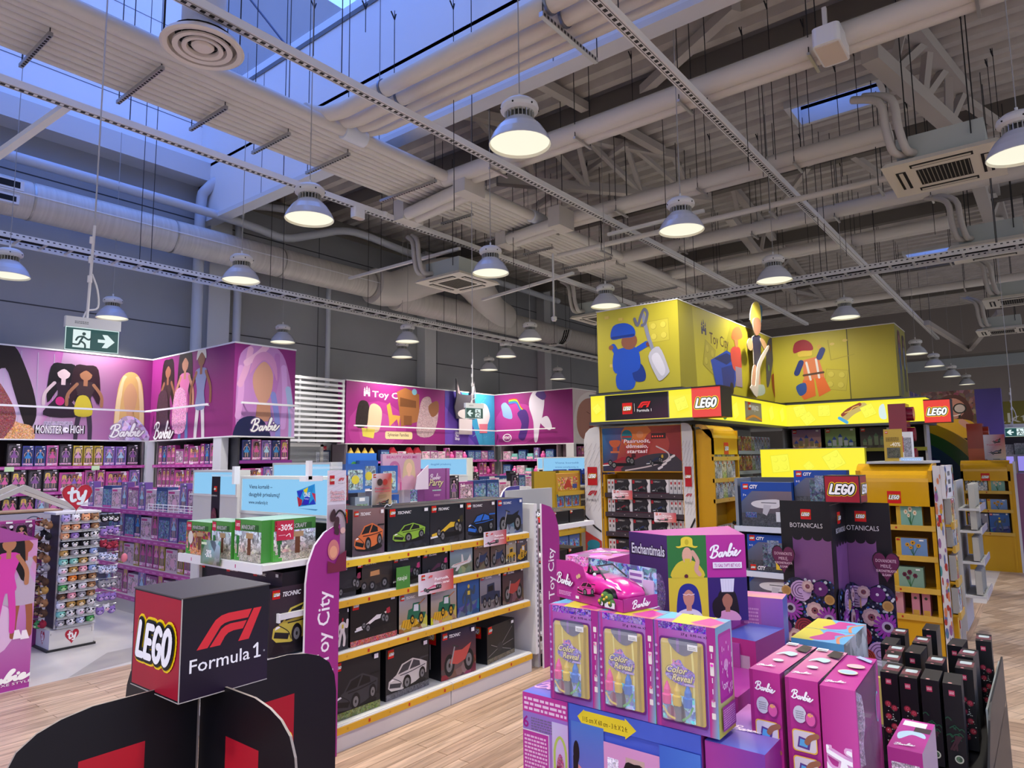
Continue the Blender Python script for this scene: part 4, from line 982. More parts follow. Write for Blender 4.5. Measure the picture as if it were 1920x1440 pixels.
for (s, c_) in (((452,690,446,780),'#d8a0d8'), ((470,655,450,720),'#e0a8d0'), ((500,650,462,680),'#e8b8d8'), ((520,668,512,740),'#b878c0'), ((532,690,530,800),'#d0a0e0'), ((540,730,545,825),'#a8c0e8'), ((512,740,520,826),'#8890d8'), ((504,770,510,828),'#a080c8'), ((548,770,549,828),'#d8b0e8')):
    a.stroke([q(s[0],s[1]), q((s[0]+s[2])/2+3,(s[1]+s[3])/2), q(s[2],s[3])], .07, c_, n=5)
a.blob([q(475,702), q(477,735), q(492,760), q(508,738), q(511,700), q(495,678)], '#cf9c88'); a.poly([q(482,755), q(506,755), q(508,790), q(478,790)], '#c08c74')
a.blob([q(468,700), q(478,668), q(500,660), q(517,680), q(519,715), q(510,690), q(495,675), q(478,690)], '#cf90c4')
a.blob([q(440,832), q(444,792), q(470,780), q(496,792), q(505,832)], '#1e2450')
b = q(497,797); doll_word(a, b[0], b[1], .46, edge='#6a5088')
mb.build('sign_face', R_)
lightbar('thin white light bar on the side of the magenta corner sign', (5.36, 12.4, 2.62), (5.36, 10.25, 2.62)); lightbar('thin white light bar across the pink hair sign', (5.56, 9.62, 2.62), (6.56, 9.62, 2.62))
# slatted screen
R_ = empty('slatted_screen', (7.3, SY, SB)); tag(R_, 'white horizontal slatted screen between the two sign walls', 'screen')
for x in (0, 1.25, 2.4): mb = MB(); mb.box((x,.02,0), (x+.05,.06,ST-SB), '#d8dae0'); mb.build('post', R_)
for k in range(13): mb = MB(); mb.box((0,0,.02+k*.113), (2.44,.02,.075+k*.113), '#dfe2ea'); mb.build('slat', R_)
# wall E, F, G
R_, mb = signbox('header_sign', 'long magenta header sign with the castle mark and a purple and blue end', 9.78, SY, 15.05, SY+.3, SB, ST)
w = 5.27; a = mb.art((0,0,0), (1,0,0), (0,0,1), w, h); q = UVY(SY, 9.78, w, SB, h); x1 = (13.0-9.78)/w
a.rect(0,0,x1,1,['#9c2c80','#902878','#8a2874','#8a2874'])
a.ell(.18,.25,.17,.45,'#a8388c'); a.ell(.18,.2,.11,.32,'#b44898')
b = q(688,733); castle(a, b[0], b[1], .035, .17); b = q(698,744); b2 = q(765,744); a.text('Toy City', (b[0]+b2[0])/2, b[1], .1, '#ffffff', w=b2[0]-b[0], off=.01)
# cupboard, chair, globe
a.poly([q(744,735), q(760,727), q(786,740), q(786,790), q(752,800)], '#9a6238'); a.poly([q(750,745), q(780,752), q(780,765), q(750,762)], '#6e4426'); a.rect(*q(757,797), *q(772,780), '#7a4a28'); b = q(777,735); a.ell(b[0], b[1], .016, .055, '#7ab0c8')
a.poly([q(725,760), q(731,755), q(736,778), q(750,780), q(748,800), q(744,786), q(730,800), q(729,785)], '#d8a048')
a.blob([q(668,775), q(675,752), q(690,755), q(692,780), q(685,800), q(668,800)], '#2c2020', 'busyfine'); a.blob([q(690,785), q(694,760), q(706,758), q(716,772), q(710,808), q(690,808)], '#d8c0a0'); a.poly([q(678,802), q(703,805), q(700,822), q(680,818)], '#d8c858')
a.blob([q(786,770), q(792,748), q(806,745), q(812,765), q(822,770), q(812,815), q(782,815)], '#b09098', 'busyfine'); a.blob([q(803,762), q(820,752), q(822,772), q(810,782)], '#8a5a3c')
a.rrect(*q(722,823), *q(773,810), .01, '#e8d0a0'); b = q(747,816); a.text('Sylvanian Families', b[0], b[1]-.02, .055, '#4a3040', w=.13, off=.01)
a.rect(x1,0,1,1,'#4a3a9a'); a.poly([(x1,0),(x1+.23,0),(x1,.7)], '#6a4ab0'); a.poly([(x1+.12,1),(1,1),(1,0),(x1+.26,0)], '#3a9cc8')
for k in range(26): xx = rnd.uniform(x1+.2, .98); yy = rnd.uniform(.08,.95); a.stroke([(xx,yy),(xx+.012,yy+.03)], .008, '#68b8d8', smooth=False)
a.blob([q(893,770), q(900,757), q(912,760), q(918,780), q(912,800), q(905,812), q(897,800)], '#e8dcdc'); a.poly([q(898,795), q(914,795), q(913,812), q(899,812)], '#d87888')
b = q(857,818); a.rrect(b[0]-.02, b[1]-.08, b[0]+.02, b[1]+.1, .01, '#8a6ac0')
for k, t_ in enumerate(('Littlest','Pet','Shop')): a.text(t_, b[0], b[1]+.045-k*.055, .045, '#ffffff', w=(.03,.02,.034)[k], off=.03)
mb.build('sign_face', R_)
R_ = empty('sign_cutout', PY(872,765,SY-.08)); tag(R_, 'grey and white cut-out shape with two peaks rising over the purple header sign', 'sign cutout')
mb = MB(); mb.prism([(-.36,-.3),(.36,-.3),(.42,0),(.36,.3),(.36,.75),(.2,.36),(-.2,.36),(-.38,.78),(-.36,.3),(-.44,0)], (0,0,0), (1,0,0), (0,0,1), .03, '#4a4650', 'card'); a = mb.art((-.45,-.031,-.3), (1,0,0), (0,0,1), .9, 1.1); a.poly([(.16,.62),(.12,.92),(.26,.6)], '#c8b0b8'); a.poly([(.84,.62),(.88,.9),(.74,.6)], '#c8b0b8'); a.ell(.5,.12,.36,.12,'#dcd4d4')
mb.box((-.05,0,-.3),(.05,.07,.1),'#777777'); mb.build('cutout_head', R_); mb = MB(); mb.rbox((-.26,-.03,-.72),(.26,0,-.3),.01,'#d8ccd0'); mb.build('cutout_base', R_)
R_, mb = signbox('header_sign', 'magenta header sign at the corner with a white, purple and rainbow shape', 15.06, 9.82, 16.25, SY+.3, SB, ST, fill_='#86246e')
w = SY-9.82; a = mb.art((0,w,0), (0,-1,0), (0,0,1), w, h); q = UVX(15.06, SY, w, SB, h)
a.rect(0,0,1,1,['#9c2c80','#7c2068','#7c2068','#8a2874']); a.ell(.3,.4,.3,.4,'#a8388c')
for i, c_ in enumerate(('#c03030','#e0c030','#4a9a50','#3a68b8')): a.stroke([q(955,750+i*2), q(968,749+i*2), q(975,762+i*2), q(983,770+i*2)], .035, c_); 
a.blob([q(940,760), q(948,755), q(958,768), q(960,785), q(945,782), q(942,772)], '#88a8d8')
a.blob([q(995,742), q(1005,732), q(1020,745), q(1018,775), q(1012,800), q(1008,826), q(1002,826), q(1000,790), q(992,762)], '#d8d0e0'); a.blob([q(1004,740), q(1015,730), q(1024,742), q(1018,750)], '#4a2a78'); a.blob([q(970,775), q(985,768), q(992,790), q(984,824), q(972,820), q(978,795)], '#4a2a78'); a.blob([q(1012,790), q(1026,780), q(1035,800), q(1028,806)], '#d8d0e0')
b = q(951,821); a.ell(b[0], b[1]+.0, .06, .08, '#ffffff'); a.ell(b[0], b[1], .05, .065, '#9c2c80'); a.text('PONY', b[0], b[1]-.03, .06, '#ffffff', w=.08, off=.02)
a2 = mb.art((0,0,0), (1,0,0), (0,0,1), 1.19, h); q = UVY(9.82, 15.06, 1.19, SB, h); a2.rect(0,0,1,1,['#d8c8cc','#c8b4b8','#d0c0c4','#dcd0d4'])
a2.blob([q(1075,830), q(1078,770), q(1090,742), q(1112,736), q(1130,760), q(1130,830)], '#e8e0e2'); a2.blob([q(1082,800), q(1084,765), q(1098,748), q(1116,752), q(1124,790), q(1112,820), q(1092,822)], '#b88478'); a2.stroke([q(1100,772), q(1106,776)], .012, '#6a4038'); a2.stroke([q(1112,790), q(1118,786)], .012, '#6a4038'); a2.blob([q(1104,800), q(1112,798), q(1110,806)], '#9a4a48')
mb.build('sign_face', R_)
lightbar('thin white light bar across the long purple header sign', (9.9, SY-.14, 2.52), (15.0, SY-.14, 2.52)); lightbar('thin white light bar across the corner sign with the rainbow', (14.92, 12.3, 2.52), (14.92, 10.3, 2.52))
# cheap shelving beneath
mon = shelving('display_shelving', 'wall shelving of boxed dolls under the far left sign', (2.3, 12.42, 0), 0, 3.1, 2.1, .6, [.5, .9, 1.29, 1.69], body='#6a6066', back='#2a2026', stripart=pinkstrip)
fill(mon, 1.69, .03, ['doll_black','doll_blue','doll_blue','doll_rose','doll_black','doll_gold','doll_gold','doll_gold','doll_lilac','doll_lilac'], 1.1, 3.05, 'on the top shelf at far left')
fill(mon, 1.29, .03, ['doll_dark','doll_dark','doll_black','doll_dark','doll_wide','doll_rose','doll_pink','doll_wide','doll_lilac'], .95, 3.05, 'on the second shelf at far left')
fill(mon, .9, .03, ['doll_rose','doll_dark','doll_dark','doll_lilac','doll_pink'], .9, 3.05, 'on the third shelf at far left')
for x, z in ((1.13, 1.66), (2.32, 1.66), (1.1, 1.26)):
    mb = MB(); mb.box((-.06,-.005,-.04),(.06,0,.03),'#c8e8b8'); tag(mb.build('price_card', None, (2.3+x, 12.4, z)), 'pale green price card on %s' % {1.13:'the top shelf edge near the left picture edge',2.32:'the top shelf edge above the heart sign',1.1:'the second shelf edge at far left'}[x], 'price card')
ub = shelving('display_shelving', 'side wall shelving of pink dolls under the three figure sign', (5.52, 12.36, 0), FX, 2.06, 2.1, .6, [.5, .9, 1.3, 1.69], body='#8a7a84', back='#3a2a36', stripart=pinkstrip)
fill(ub, 1.69, .03, ['doll_pink','doll_blue','doll_rose','doll_pink','play_pink','doll_rose','doll_wide'], .12, 2.02, 'on the top shelf below the three figures')
fill(ub, 1.3, .03, ['doll_rose','doll_pink','doll_pink','doll_rose','doll_wide','doll_pink'], .12, 2.02, 'on the second shelf below the three figures')
fill(ub, .9, .03, ['play_pink','doll_wide','doll_rose'], .12, 2.02, 'on the third shelf below the three figures')
mb = MB(); mb.box((0,0,0), (.12,.24,SB), '#d4d6dc'); tag(mb.build('corner_post', None, (5.5, 10.06, 0)), 'white post under the magenta corner sign', 'post')
mb = MB(); mb.mesh([(0,0,0),(.12,0,0),(.12,0,SB-.02),(0,0,SB-.02),(.02,.5,0),(.02,.5,SB-.02)], [(0,1,2,3),(0,3,5,4),(1,4,5,2)], '#dadce4', 'card'); tag(mb.build('corner_filler', None, (5.42, 12.37, 0)), 'pale corner panel between the two doll shelves at left', 'panel')
uc = shelving('display_shelving', 'shelving of dark and blue boxed dolls under the pink hair sign', (5.66, 9.8, 0), 0, .92, 2.1, .5, [.5, .9, 1.32, 1.74], body='#3a3a42', back='#14141a', strip='#8a3a90')
fill(uc, 1.74, .03, ['doll_blue','doll_rose','doll_lilac','doll_blue','doll_pink'], .06, .9, 'on the shelf under the pink hair sign')
fill(uc, 1.32, .03, ['doll_wide','doll_lilac','doll_blue'], .06, .9, 'on the second shelf under the pink hair sign')
ue = shelving('display_shelving', 'long wall shelving of toys under the magenta sign with the castle mark', (9.78, 12.42, 0), 0, 5.25, 2.1, .6, [.5, .9, 1.3, 1.7], body='#7a7078', back='#3a3038', stripart=pinkstrip)
fill(ue, 1.7, .03, ['egg','egg','egg','egg'], .05, .95, 'on the top shelf left end under the castle sign')
fill(ue, 1.7, .03, ['play_blue','house','play_white','house','house','play_white','play_pink','play_white','doll_rose','pinktoy','play_pink','pinktoy','play_blue','play_blue','play_pink'], 1.0, 5.2, 'on the top shelf under the castle sign')
fill(ue, 1.3, .03, ['pinktoy','pinktoy','play_white','play_blue','play_pink','play_white','pinktoy','doll_rose','doll_pink','pinktoy','play_blue','doll_black'], .05, 5.2, 'on the second shelf under the castle sign')
fill(ue, .9, .03, ['play_white','play_blue','play_pink'], .05, 2.0, 'on the third shelf under the castle sign')
uf = shelving('display_shelving', 'side wall shelving of pastel toys under the corner sign with the rainbow', (15.1, 12.36, 0), FX, 1.96, 2.1, .6, [.5, .9, 1.3, 1.7], body='#8a7a84', back='#3a2a36', stripart=pinkstrip)
fill(uf, 1.7, .03, ['play_white','toyvan','play_blue','toyvan','doll_lilac','pinktoy','play_blue','play_pink'], .1, 1.9, 'on the top shelf under the rainbow sign')
fill(uf, 1.3, .03, ['play_blue','pinktoy','play_white','toyvan','pinktoy','play_pink'], .1, 1.9, 'on the second shelf under the rainbow sign')
fill(uf, .9, .03, ['doll_black','play_pink','doll_rose','play_white'], .1, 1.9, 'on the third shelf under the rainbow sign')
mb = MB(); mb.box((0,0,0), (.12,.24,SB), '#c4c4c8'); tag(mb.build('corner_post', None, (15.06, 9.82, 0)), 'white post under the far end of the rainbow sign', 'post')
ug = shelving('display_shelving', 'shelving of dim boxed toys under the baby face sign', (15.3, 9.86, 0), 0, 1.3, 2.1, .5, [.5, .9, 1.3, 1.7], body='#5a4a52', back='#2a2026')
fill(ug, 1.7, .03, ['doll_rose','doll_pink','doll_dark'], .06, 1.25, 'on the shelf under the baby face sign'); fill(ug, 1.3, .03, ['doll_dark','doll_rose'], .06, 1.25, 'on the second shelf under the baby face sign')
# red lettered notice and framed plan on the wall between the signs
mb = MB(); mb.box((0,-.01,0),(.34,0,.2),'#a83040'); a = mb.art((0,-.01,0),(1,0,0),(0,0,1),.34,.2); a.scribble(.1,.2,.9,.8,3,'#e8d0d0'); tag(mb.build('wall_notice', None, PY(588,853,YWALL)), 'small dark red notice high on the wall under the slatted screen', 'notice')
mb = MB(); mb.box((0,-.03,0),(.42,0,.5),'#3a4a70'); a = mb.art((0,-.03,0),(1,0,0),(0,0,1),.42,.5); a.rect(.08,.07,.92,.93,'#b0b8c8'); a.scribble(.15,.2,.85,.85,8,'#8088a0'); tag(mb.build('framed_notice', None, PY(588,886,YWALL)), 'blue framed notice on the wall below the slatted screen', 'notice')
# exit signs
def exitsign(label, loc, s, flip=False, bar=True):
    R_ = empty('exit_sign', loc); tag(R_, label, 'exit sign'); W_, H_ = .42*s, .205*s
    mb = MB(); mb.rbox((-W_/2-.01,-.03,0),(W_/2+.01,.03,.09*s),.01,'#d4d8e0','gloss'); a = mb.art((-W_/2,-.03,0),(1,0,0),(0,0,1),W_,.09*s); a.scribble(.15,.35,.4,.65,2,'#707880'); mb.build('lamp_housing', R_)
    mb = MB(); mb.box((-W_/2,-.008,-H_),(W_/2,.008,0),'#0e4a48','glowdim'); a = mb.art((-W_/2,-.008,-H_),(1,0,0),(0,0,1),W_,H_)
    a.rect(0,0,1,.03,'#d8f0f0','glowdim'); a.rect(0,.97,1,1,'#d8f0f0','glowdim'); a.rect(0,0,.015,1,'#d8f0f0','glowdim'); a.rect(.985,0,1,1,'#d8f0f0','glowdim')
    X = (lambda v: 1-v) if flip else (lambda v: v)
    g = '#e4f6f6'; a.rect(min(X(.14),X(.46)), .13, max(X(.14),X(.46)), .9, g, 'glowdim')
    d = '#0a3a38'; a.ell(X(.34), .74, .035, None, d, 'glowdim')
    for st in ([(.33,.62),(.28,.42)], [(.28,.42),(.36,.3),(.37,.14)], [(.28,.42),(.24,.26),(.14,.26)], [(.33,.62),(.42,.5),(.47,.56)], [(.33,.62),(.24,.58),(.2,.44)]): a.stroke([(X(p[0]), p[1]) for p in st], .075, d, 'glowdim')
    a.poly([(X(p[0]), p[1]) for p in ((.6,.42),(.6,.56),(.74,.56),(.68,.78),(.78,.78),(.92,.49),(.78,.2),(.68,.2),(.74,.42))], g, 'glowdim')
    mb.build('sign_plate', R_)
    mb = MB(); mb.tube(cr([(-.08*s,0,.09*s),(-.05*s,0,.16*s),(.03*s,0,.2*s),(.02*s,0,.36*s),(-.03*s,0,.5*s)],4), .008*s, '#e8e8ea', 'card', 6); mb.tube([(-.05*s,0,.09*s),(-.03*s,0,.95*s)], .012*s, '#e4e4e8', 'card', 8); mb.tube([(-.03*s,0,.9*s),(-.03*s,0,(7.0 if s > .9 else 5.0))], .007*s, '#b8bac4', 'card', 6)
    for z in (.42,.6,.78): mb.tube([(-.045*s,0,z*s),(-.045*s,0,(z+.06)*s)], .02*s, '#e8e8ec', 'card', 8)
    mb.build('drop_cable', R_); return R_
e1 = exitsign('large hanging green exit sign with running figure and arrow pointing right', PD(174,617,6.1), 1.0); e1.rotation_euler.z = -.12
e2 = exitsign('small hanging green exit sign with arrow pointing left in front of the purple sign', PD(889,765,10.5), .8, True); e2.rotation_euler.z = -.2
# ================================================================== MIDDLE LEFT
# low pink shelving behind the plush stand
mid = shelving('display_shelving', 'low pink edged shelving of dolls and craft sets behind the plush stand', (3.6, 10.3, 0), FX, 3.5, 1.2, .9, [.19, .53, .85, 1.17], body='#c9c4cc', back='#4a3a48', strip='#b0479a', stripart=pinkstrip, plinth=.15, plinthc='#c4c0bc', sides=True)
ck = ['play_pink','doll_rose','play_white','doll_lilac','play_blue','doll_pink']
fill(mid, 1.17, .06, ['doll_lilac','play_white','play_blue','play_white','doll_lilac','play_pink'], .3, 3.4, 'on top of the low pink shelving')
fill(mid, .85, .05, ['play_blue','doll_lilac','play_blue','doll_blue','play_white','doll_rose'], 1.0, 3.4, 'on the second shelf of the low pink shelving')
fill(mid, .53, .05, ['doll_rose','doll_pink','doll_gold','play_white','doll_gold','doll_rose'], 1.0, 3.4, 'on the third shelf of the low pink shelving')
fill(mid, .19, .05, ['doll_lilac','play_pink','doll_pink','play_white'], 1.0, 3.4, 'on the bottom shelf of the low pink shelving')
for (x, z, L) in ((2.2, 1.17, 1.25), (1.0, .85, .5)):
    mb = MB()
    for k in range(3): mb.tube([(0,0,.02+k*.03),(L,0,.02+k*.03)], .004, '#f0f0f4', 'card', 5)
    for k in range(int(L/.12)+1): mb.tube([(k*.12,0,0),(k*.12,0,.085)], .004, '#f0f0f4', 'card', 5)
    tag(mb.build('wire_guard', None, (3.585, 10.3-x, z+.004), FX), 'white wire guard rail along the %s shelf edge of the low pink shelving' % ('top' if L > 1 else 'second'), 'guard rail')
# white topped table with packets
R_ = empty('display_table', (3.1, 8.75, 0)); tag(R_, 'white topped display table with see-through packets behind the heart sign', 'display table')
mb = MB(); mb.box((0,0,1.17),(1.3,1.6,1.2),'#dcdce0'); mb.build('table_top', R_)
for x in (.03, 1.22):
    for y in (.03, 1.52): mb = MB(); mb.box((x,y,0),(x+.05,y+.05,1.17),'#c8c8cc'); mb.build('leg', R_)
R_.location = (3.75, 10.4, 0)
# doll house frame, pink doll boxes, promotional standee at far left
R_ = empty('doll_house', (2.0, 8.75, 0)); tag(R_, 'large pale wooden doll house with an open gable at far left', 'doll house')
mb = MB(); mb.box((0,0,0),(1.12,.4,1.19),'#b9b6c6','card'); a = mb.art((0,0,0),(1,0,0),(0,0,1),1.12,1.19)
for k in range(7): a.rect(0,.4+k*.09,1,.405+k*.09,'#8f8ca0')
a.stroke([(.5,.8),(.52,.92),(.6,.97),(.68,.92),(.7,.8)], .008, '#3a4a68'); a.stroke([(.78,.84),(.78,.97),(.92,.97),(.92,.84),(.78,.84)], .008, '#3a4a68', smooth=False); mb.build('house_body', R_)
mb = MB(); mb.prism([(-.06,1.19),(.02,1.19),(.56,1.44),(1.1,1.19),(1.18,1.19),(.56,1.5)], (0,0,0), (1,0,0), (0,0,1), .05, '#cdc9c4'); mb.prism([(-.06,1.19),(.02,1.19),(.56,1.44),(1.1,1.19),(1.18,1.19),(.56,1.5)], (0,.4,0), (1,0,0), (0,0,1), .05, '#cdc9c4'); mb.box((.2,.0,1.2),(.95,.4,1.215),'#a98a70'); mb.build('roof_frame', R_)
reg('doll_big', .22, .12, .36, dollfront('#a83a8e', '#7a3a70', '#c09070', '#181014', '#e070b8'), side='#9a2f7c'); NAMES['doll_big'] = 'large pink boxed doll with dark hair'
for i, px in enumerate((8, 26, 48)):
    p = PY(px, 1015, 7.7); place('doll_big', (1.93+i*.155+.02, 7.7+.0, .83), 0, 'large pink boxed doll, %s of three behind the promotional standee at far left' % nth(i), 'boxed doll')
mb = MB(); mb.box((0,0,0),(.75,.3,.83),'#8a3a7c'); tag(mb.build('display_plinth', None, (1.7, 7.72, 0)), 'magenta plinth under the three large doll boxes', 'plinth')
R_ = empty('promotional_standee', (1.25, 6.37, 0)); tag(R_, 'tall pink cardboard standee with two fashion figures at the left edge', 'standee'); mb = MB()
mb.prism([(0,0),(.735,0),(.735,1.125),(.45,1.25),(.1,1.33),(0,1.33)], (0,.22,0), (1,0,0), (0,0,1), .22, '#a04a98', ce='#c080b8')
a = mb.art((0,-.001,0),(1,0,0),(0,0,1),.735,1.12); q = UVY(6.37,1.25,.735,0,1.12)
a.rect(0,0,1,1,['#a83c98','#a83c98','#cba4d8','#cfa0d4']); a.ell(.55,.42,.3,None,'#d8b8dc')
fig(a, *q(38,1195), .7, '#9a5a40', '#c890c0', '#b8a8c0', '#9a5a40', .4, 2); fig(a, *q(6,1190), .68, '#b07858', '#141014', '#d040a8', '#d040a8', .4, 2, dress=False)
for x in (30, 44): b = q(x, 1195); a.poly([(b[0]-.03,b[1]-.01),(b[0]+.05,b[1]-.01),(b[0]+.02,b[1]+.05),(b[0]-.02,b[1]+.05)], '#f0e8f4')
a.clip = True; b = q(24,1268); doll_word(a, .72, b[1], .62, h=.07); b = q(14,1283); a.text('DELUXE STYLE', .8, b[1]-.01, .016, '#ffffff', w=.42)
mb.build('printed_panel', R_)

# ---------------- ty stand
R_ = empty('plush_stand', (2.43, 7.352, 0)); tag(R_, 'white spinner stand of small plush toys topped by a red heart sign', 'display stand')
mb = MB(); mb.box((0,0,.02),(.37,.34,.19),'#dcdad8'); mb.box((-.02,-.01,0),(.39,.35,.02),'#2a2a2c'); a = mb.art((0,0,.02),(1,0,0),(0,0,1),.37,.17)
a.poly(heart_pts(.5,.52,.16,.4), '#b82038'); ty_word(a,.5,.56,.18,.44); a.rect(.02,.75,.03,.85,'#55555a'); a.rect(.95,.6,.96,.85,'#55555a')
a = mb.art((0,.34,.02),(0,-1,0),(0,0,1),.34,.17); a.poly(heart_pts(.5,.5,.15,.4), '#b82038'); ty_word(a,.5,.54,.18,.44); mb.build('base', R_)
mb = MB(); mb.box((.05,.03,.19),(.36,.3,1.24),'#55505c','matte'); mb.box((.0,.02,1.24),(.39,.33,1.26),'#dcdce4'); mb.box((.03,.0,.2),(.045,.015,1.25),'#d8d8dc','metal'); mb.box((.355,.0,.2),(.365,.012,1.25),'#d8d8dc','metal'); mb.build('rack_panel', R_)
mb = MB()
for k in range(13):
    z = .25+k*.079; mb.box((.04,-.045,z-.045),(.365,-.041,z-.02),'#cfd4dc','clear'); mb.box((.04,-.045,z-.047),(.365,.03,z-.042),'#b8bcc4')
mb.build('wire_shelves', R_)
mb = MB(); mb.prism(heart_pts(0,.13,.13,.13), (.165,.02,1.265), (1,0,0), (0,0,1), .012, '#a81c30', ce='#e8e0e0')
a = mb.art((.165-.13,.008,1.265),(1,0,0),(0,0,1),.26,.26); a.clip = False; a.poly(heart_pts(.5,.5,.45,.45), '#b82038'); ty_word(a,.5,.56,.58,.56,'#e4f0fa'); mb.tube([(.165,.014,1.2),(.165,.014,1.3)], .006, '#dddddd'); mb.build('heart_sign', R_)
def plush(ear=1, muz=True):
    def f():
        mb = MB(); return mb
    return f
PC = {'lilac':('#a79ad0','#c8a8e0'),'white':('#dcdce8','#f0c8dc'),'peach':('#d8956c','#f0d0b0'),'brown':('#8a6244','#d8b890'),'black':('#1c1a20','#e0e0e6'),'blue':('#8aa0d8','#d8e0f4'),'tan':('#b08a4c','#e8d8b8'),'teal':('#7cc0b8','#c8ece4'),'grey':('#8a8894','#d8d8e0'),'orange':('#d8742c','#f0b070'),'green':('#4a9a58','#a8d8a0'),'pink':('#d890a8','#f4c8d4'),'panda':('#e6e6ea','#e6e6ea'),'spots':('#b4bce0','#e4e8f8'),'purple':('#8a6cb8','#c0a8e0'),'darkbrown':('#4a3428','#a08060'),'red':('#8a2038','#c04a60')}
def mkplush(k):
    def f():
        c1, c2 = PC[k]; mb = MB(); r = .038
        mb.ball((0,0,0), r, c1, 'matte', 12, 7, (1.05,.85,.95))
        for s in (-1,1): mb.ball((s*.024,0,.028), .013, '#1c1a20' if k == 'panda' else c1, 'matte', 7, 4, (1,.6,1.2))
        mb.ball((0,-.024,-.008), .02, c2, 'matte', 9, 5, (1.15,.7,.8))
        for s in (-1,1):
            if k in ('panda','black'): mb.ball((s*.015,-.026,.006), .011, '#1c1a20' if k == 'panda' else '#e8e8ee', 'matte', 8, 4, (1,.6,1))
            mb.ball((s*.015,-.033,.006), .006, '#0c0c10', 'gloss', 7, 4)
        mb.ball((0,-.038,-.006), .004, '#c05070', 'gloss', 6, 3)
        if k in ('spots','panda'):
            for (x,z) in ((.03,.01),(-.03,-.005),(.01,.03),(-.02,.02),(.02,-.025)): mb.ball((x*.9,-.018,z), .006, '#2a2a38', 'matte', 6, 3)
        return mb.build('plush_toy')
    return f
for k in PC: BUILD['pl_'+k] = mkplush(k)
PN = {'spots':'spotted','darkbrown':'dark brown','panda':'black and white'}
rows_ = ['grey panda spots green','teal panda white panda','white tan tan panda','darkbrown pink grey brown','green panda white brown','white orange brown brown','white tan pink blue','teal teal tan white','tan grey black blue','black black black grey','peach purple black panda','peach peach purple brown','lilac white peach brown']
cn = ['leftmost','second','third','rightmost']
for r, row in enumerate(rows_):
    for c, k in enumerate(row.split()):
        z = .25+r*.079; p = (2.43+.075+c*.083+rnd.uniform(-.004,.004), 7.352-.015, z)
        place('pl_'+k, p, rnd.uniform(-.25,.25), 'small %s plush, %s in the %s row down the plush stand front' % (PN.get(k, k), cn[c], nth(12-r)), 'plush toy')
# left side of the stand: hanging clusters, right side: hooks with round plush
hc = ['red','darkbrown','brown','tan','darkbrown','grey','brown','darkbrown','black','brown']
for r in range(10):
    z = .25+r*.1
    for c in range(3):
        k = hc[(r+c // 2) % 10] if r else ('red','green','red')[c]
        place('pl_'+k, (2.385-.01*c, 7.40+c*.085, z+rnd.uniform(-.02,.02)), FX+rnd.uniform(-.5,.5), 'small %s plush hanging left on the plush stand, %s row up, %s from front' % (PN.get(k, k), nth(r), nth(c)), 'plush toy')
    mb = MB(); mb.tube([(0,0,0),(-.12,0,.0)], .004, '#c8c8cc', 'metal', 5); tag(mb.build('display_hook', None, (2.43, 7.5, z+.045)), 'thin metal hook on the left side of the plush stand', 'hook', 'hooks on the sides of the plush stand')
hr = ['purple','purple','grey','spots','spots','red','purple','black']
for r in range(8):
    z = .3+r*.125
    for c in range(3):
        k = hr[r] if not (r == 0 and c == 1) else 'white'
        place('pl_'+k, (2.845+c*.06, 7.352+.02*c, z+rnd.uniform(-.015,.015)), rnd.uniform(-.4,.4), 'round %s plush on the right plush stand hooks, %s row up, %s outwards' % (PN.get(k, k), nth(r), nth(c)), 'plush toy')
    mb = MB(); mb.tube([(0,0,0),(.2,0,.0)], .004, '#c8c8cc', 'metal', 5); tag(mb.build('display_hook', None, (2.8, 7.38, z+.045)), 'thin metal hook on the right side of the plush stand', 'hook', 'hooks on the right of the plush stand')
mb = MB(); mb.ball((0,0,0),.04,'#e08090','matte',10,6,(.8,.7,1.1)); tag(mb.build('plush_toy', None, (3.04, 7.34, .78)), 'pink plush sticking out on the right of the plush stand', 'plush toy')

# ================================================================== FOREGROUND BLACK CARDBOARD STAND
R_ = empty('cardboard_stand', (1.04, 1.97, 0)); tag(R_, 'black cardboard racing display stand in the left foreground with a logo cube on top', 'display stand')
pf = [(0.004,0),(.47,0),(.47,.93),(.462,.985),(.44,1.03),(.4,1.06),(.35,1.078),(.28,1.09),(.004,1.09)]
for i in range(4):
    mb = MB(); pts = [(x+.004, z) for x, z in pf]; T_ = .007
    mb.prism(pts, (0,T_/2,0), (1,0,0), (0,0,1), T_, '#0b0b10', ce='#9a8f84')
    if i in (0,2):   # +X wing face towards camera is -Y
        pass
    for side in (1,-1):
        if side == 1: a = mb.art((.15,-T_/2,.70), (1,0,0), (0,0,1), .16, .265)
        else: a = mb.art((.31,T_/2,.70), (-1,0,0), (0,0,1), .16, .265)
        a.rect(0,0,1,1,'#b81428'); brick_word(a,.5,.45,.9)
    o = mb.build('wing', R_); o.rotation_euler.z = i*PI/2
mb = MB(); x0,x1,y0,y1,z0,z1 = -.13,.125,-.136,.145,-.0,.265
z0 = 1.08; z1 = 1.345; mb.box((x0,y0,z0),(x1,y1,z1),'#0c0c12','card')
mb.mesh([(x0-.003,y0-.003,z1),(x1+.003,y0-.003,z1),(x1+.003,y1+.003,z1),(x0-.003,y1+.003,z1),(x0-.003,y0-.003,z1+.003),(x1+.003,y0-.003,z1+.003),(x1+.003,y1+.003,z1+.003),(x0-.003,y1+.003,z1+.003)],[(0,1,5,4),(1,2,6,5),(2,3,7,6),(3,0,4,7)],'#55504c','card')
mb.mesh([(x0-.003,y0-.003,z1+.003),(x1+.003,y0-.003,z1+.003),(x1+.003,y1+.003,z1+.003),(x0-.003,y1+.003,z1+.003)],[(0,1,2,3)],'#2c2b33','card')
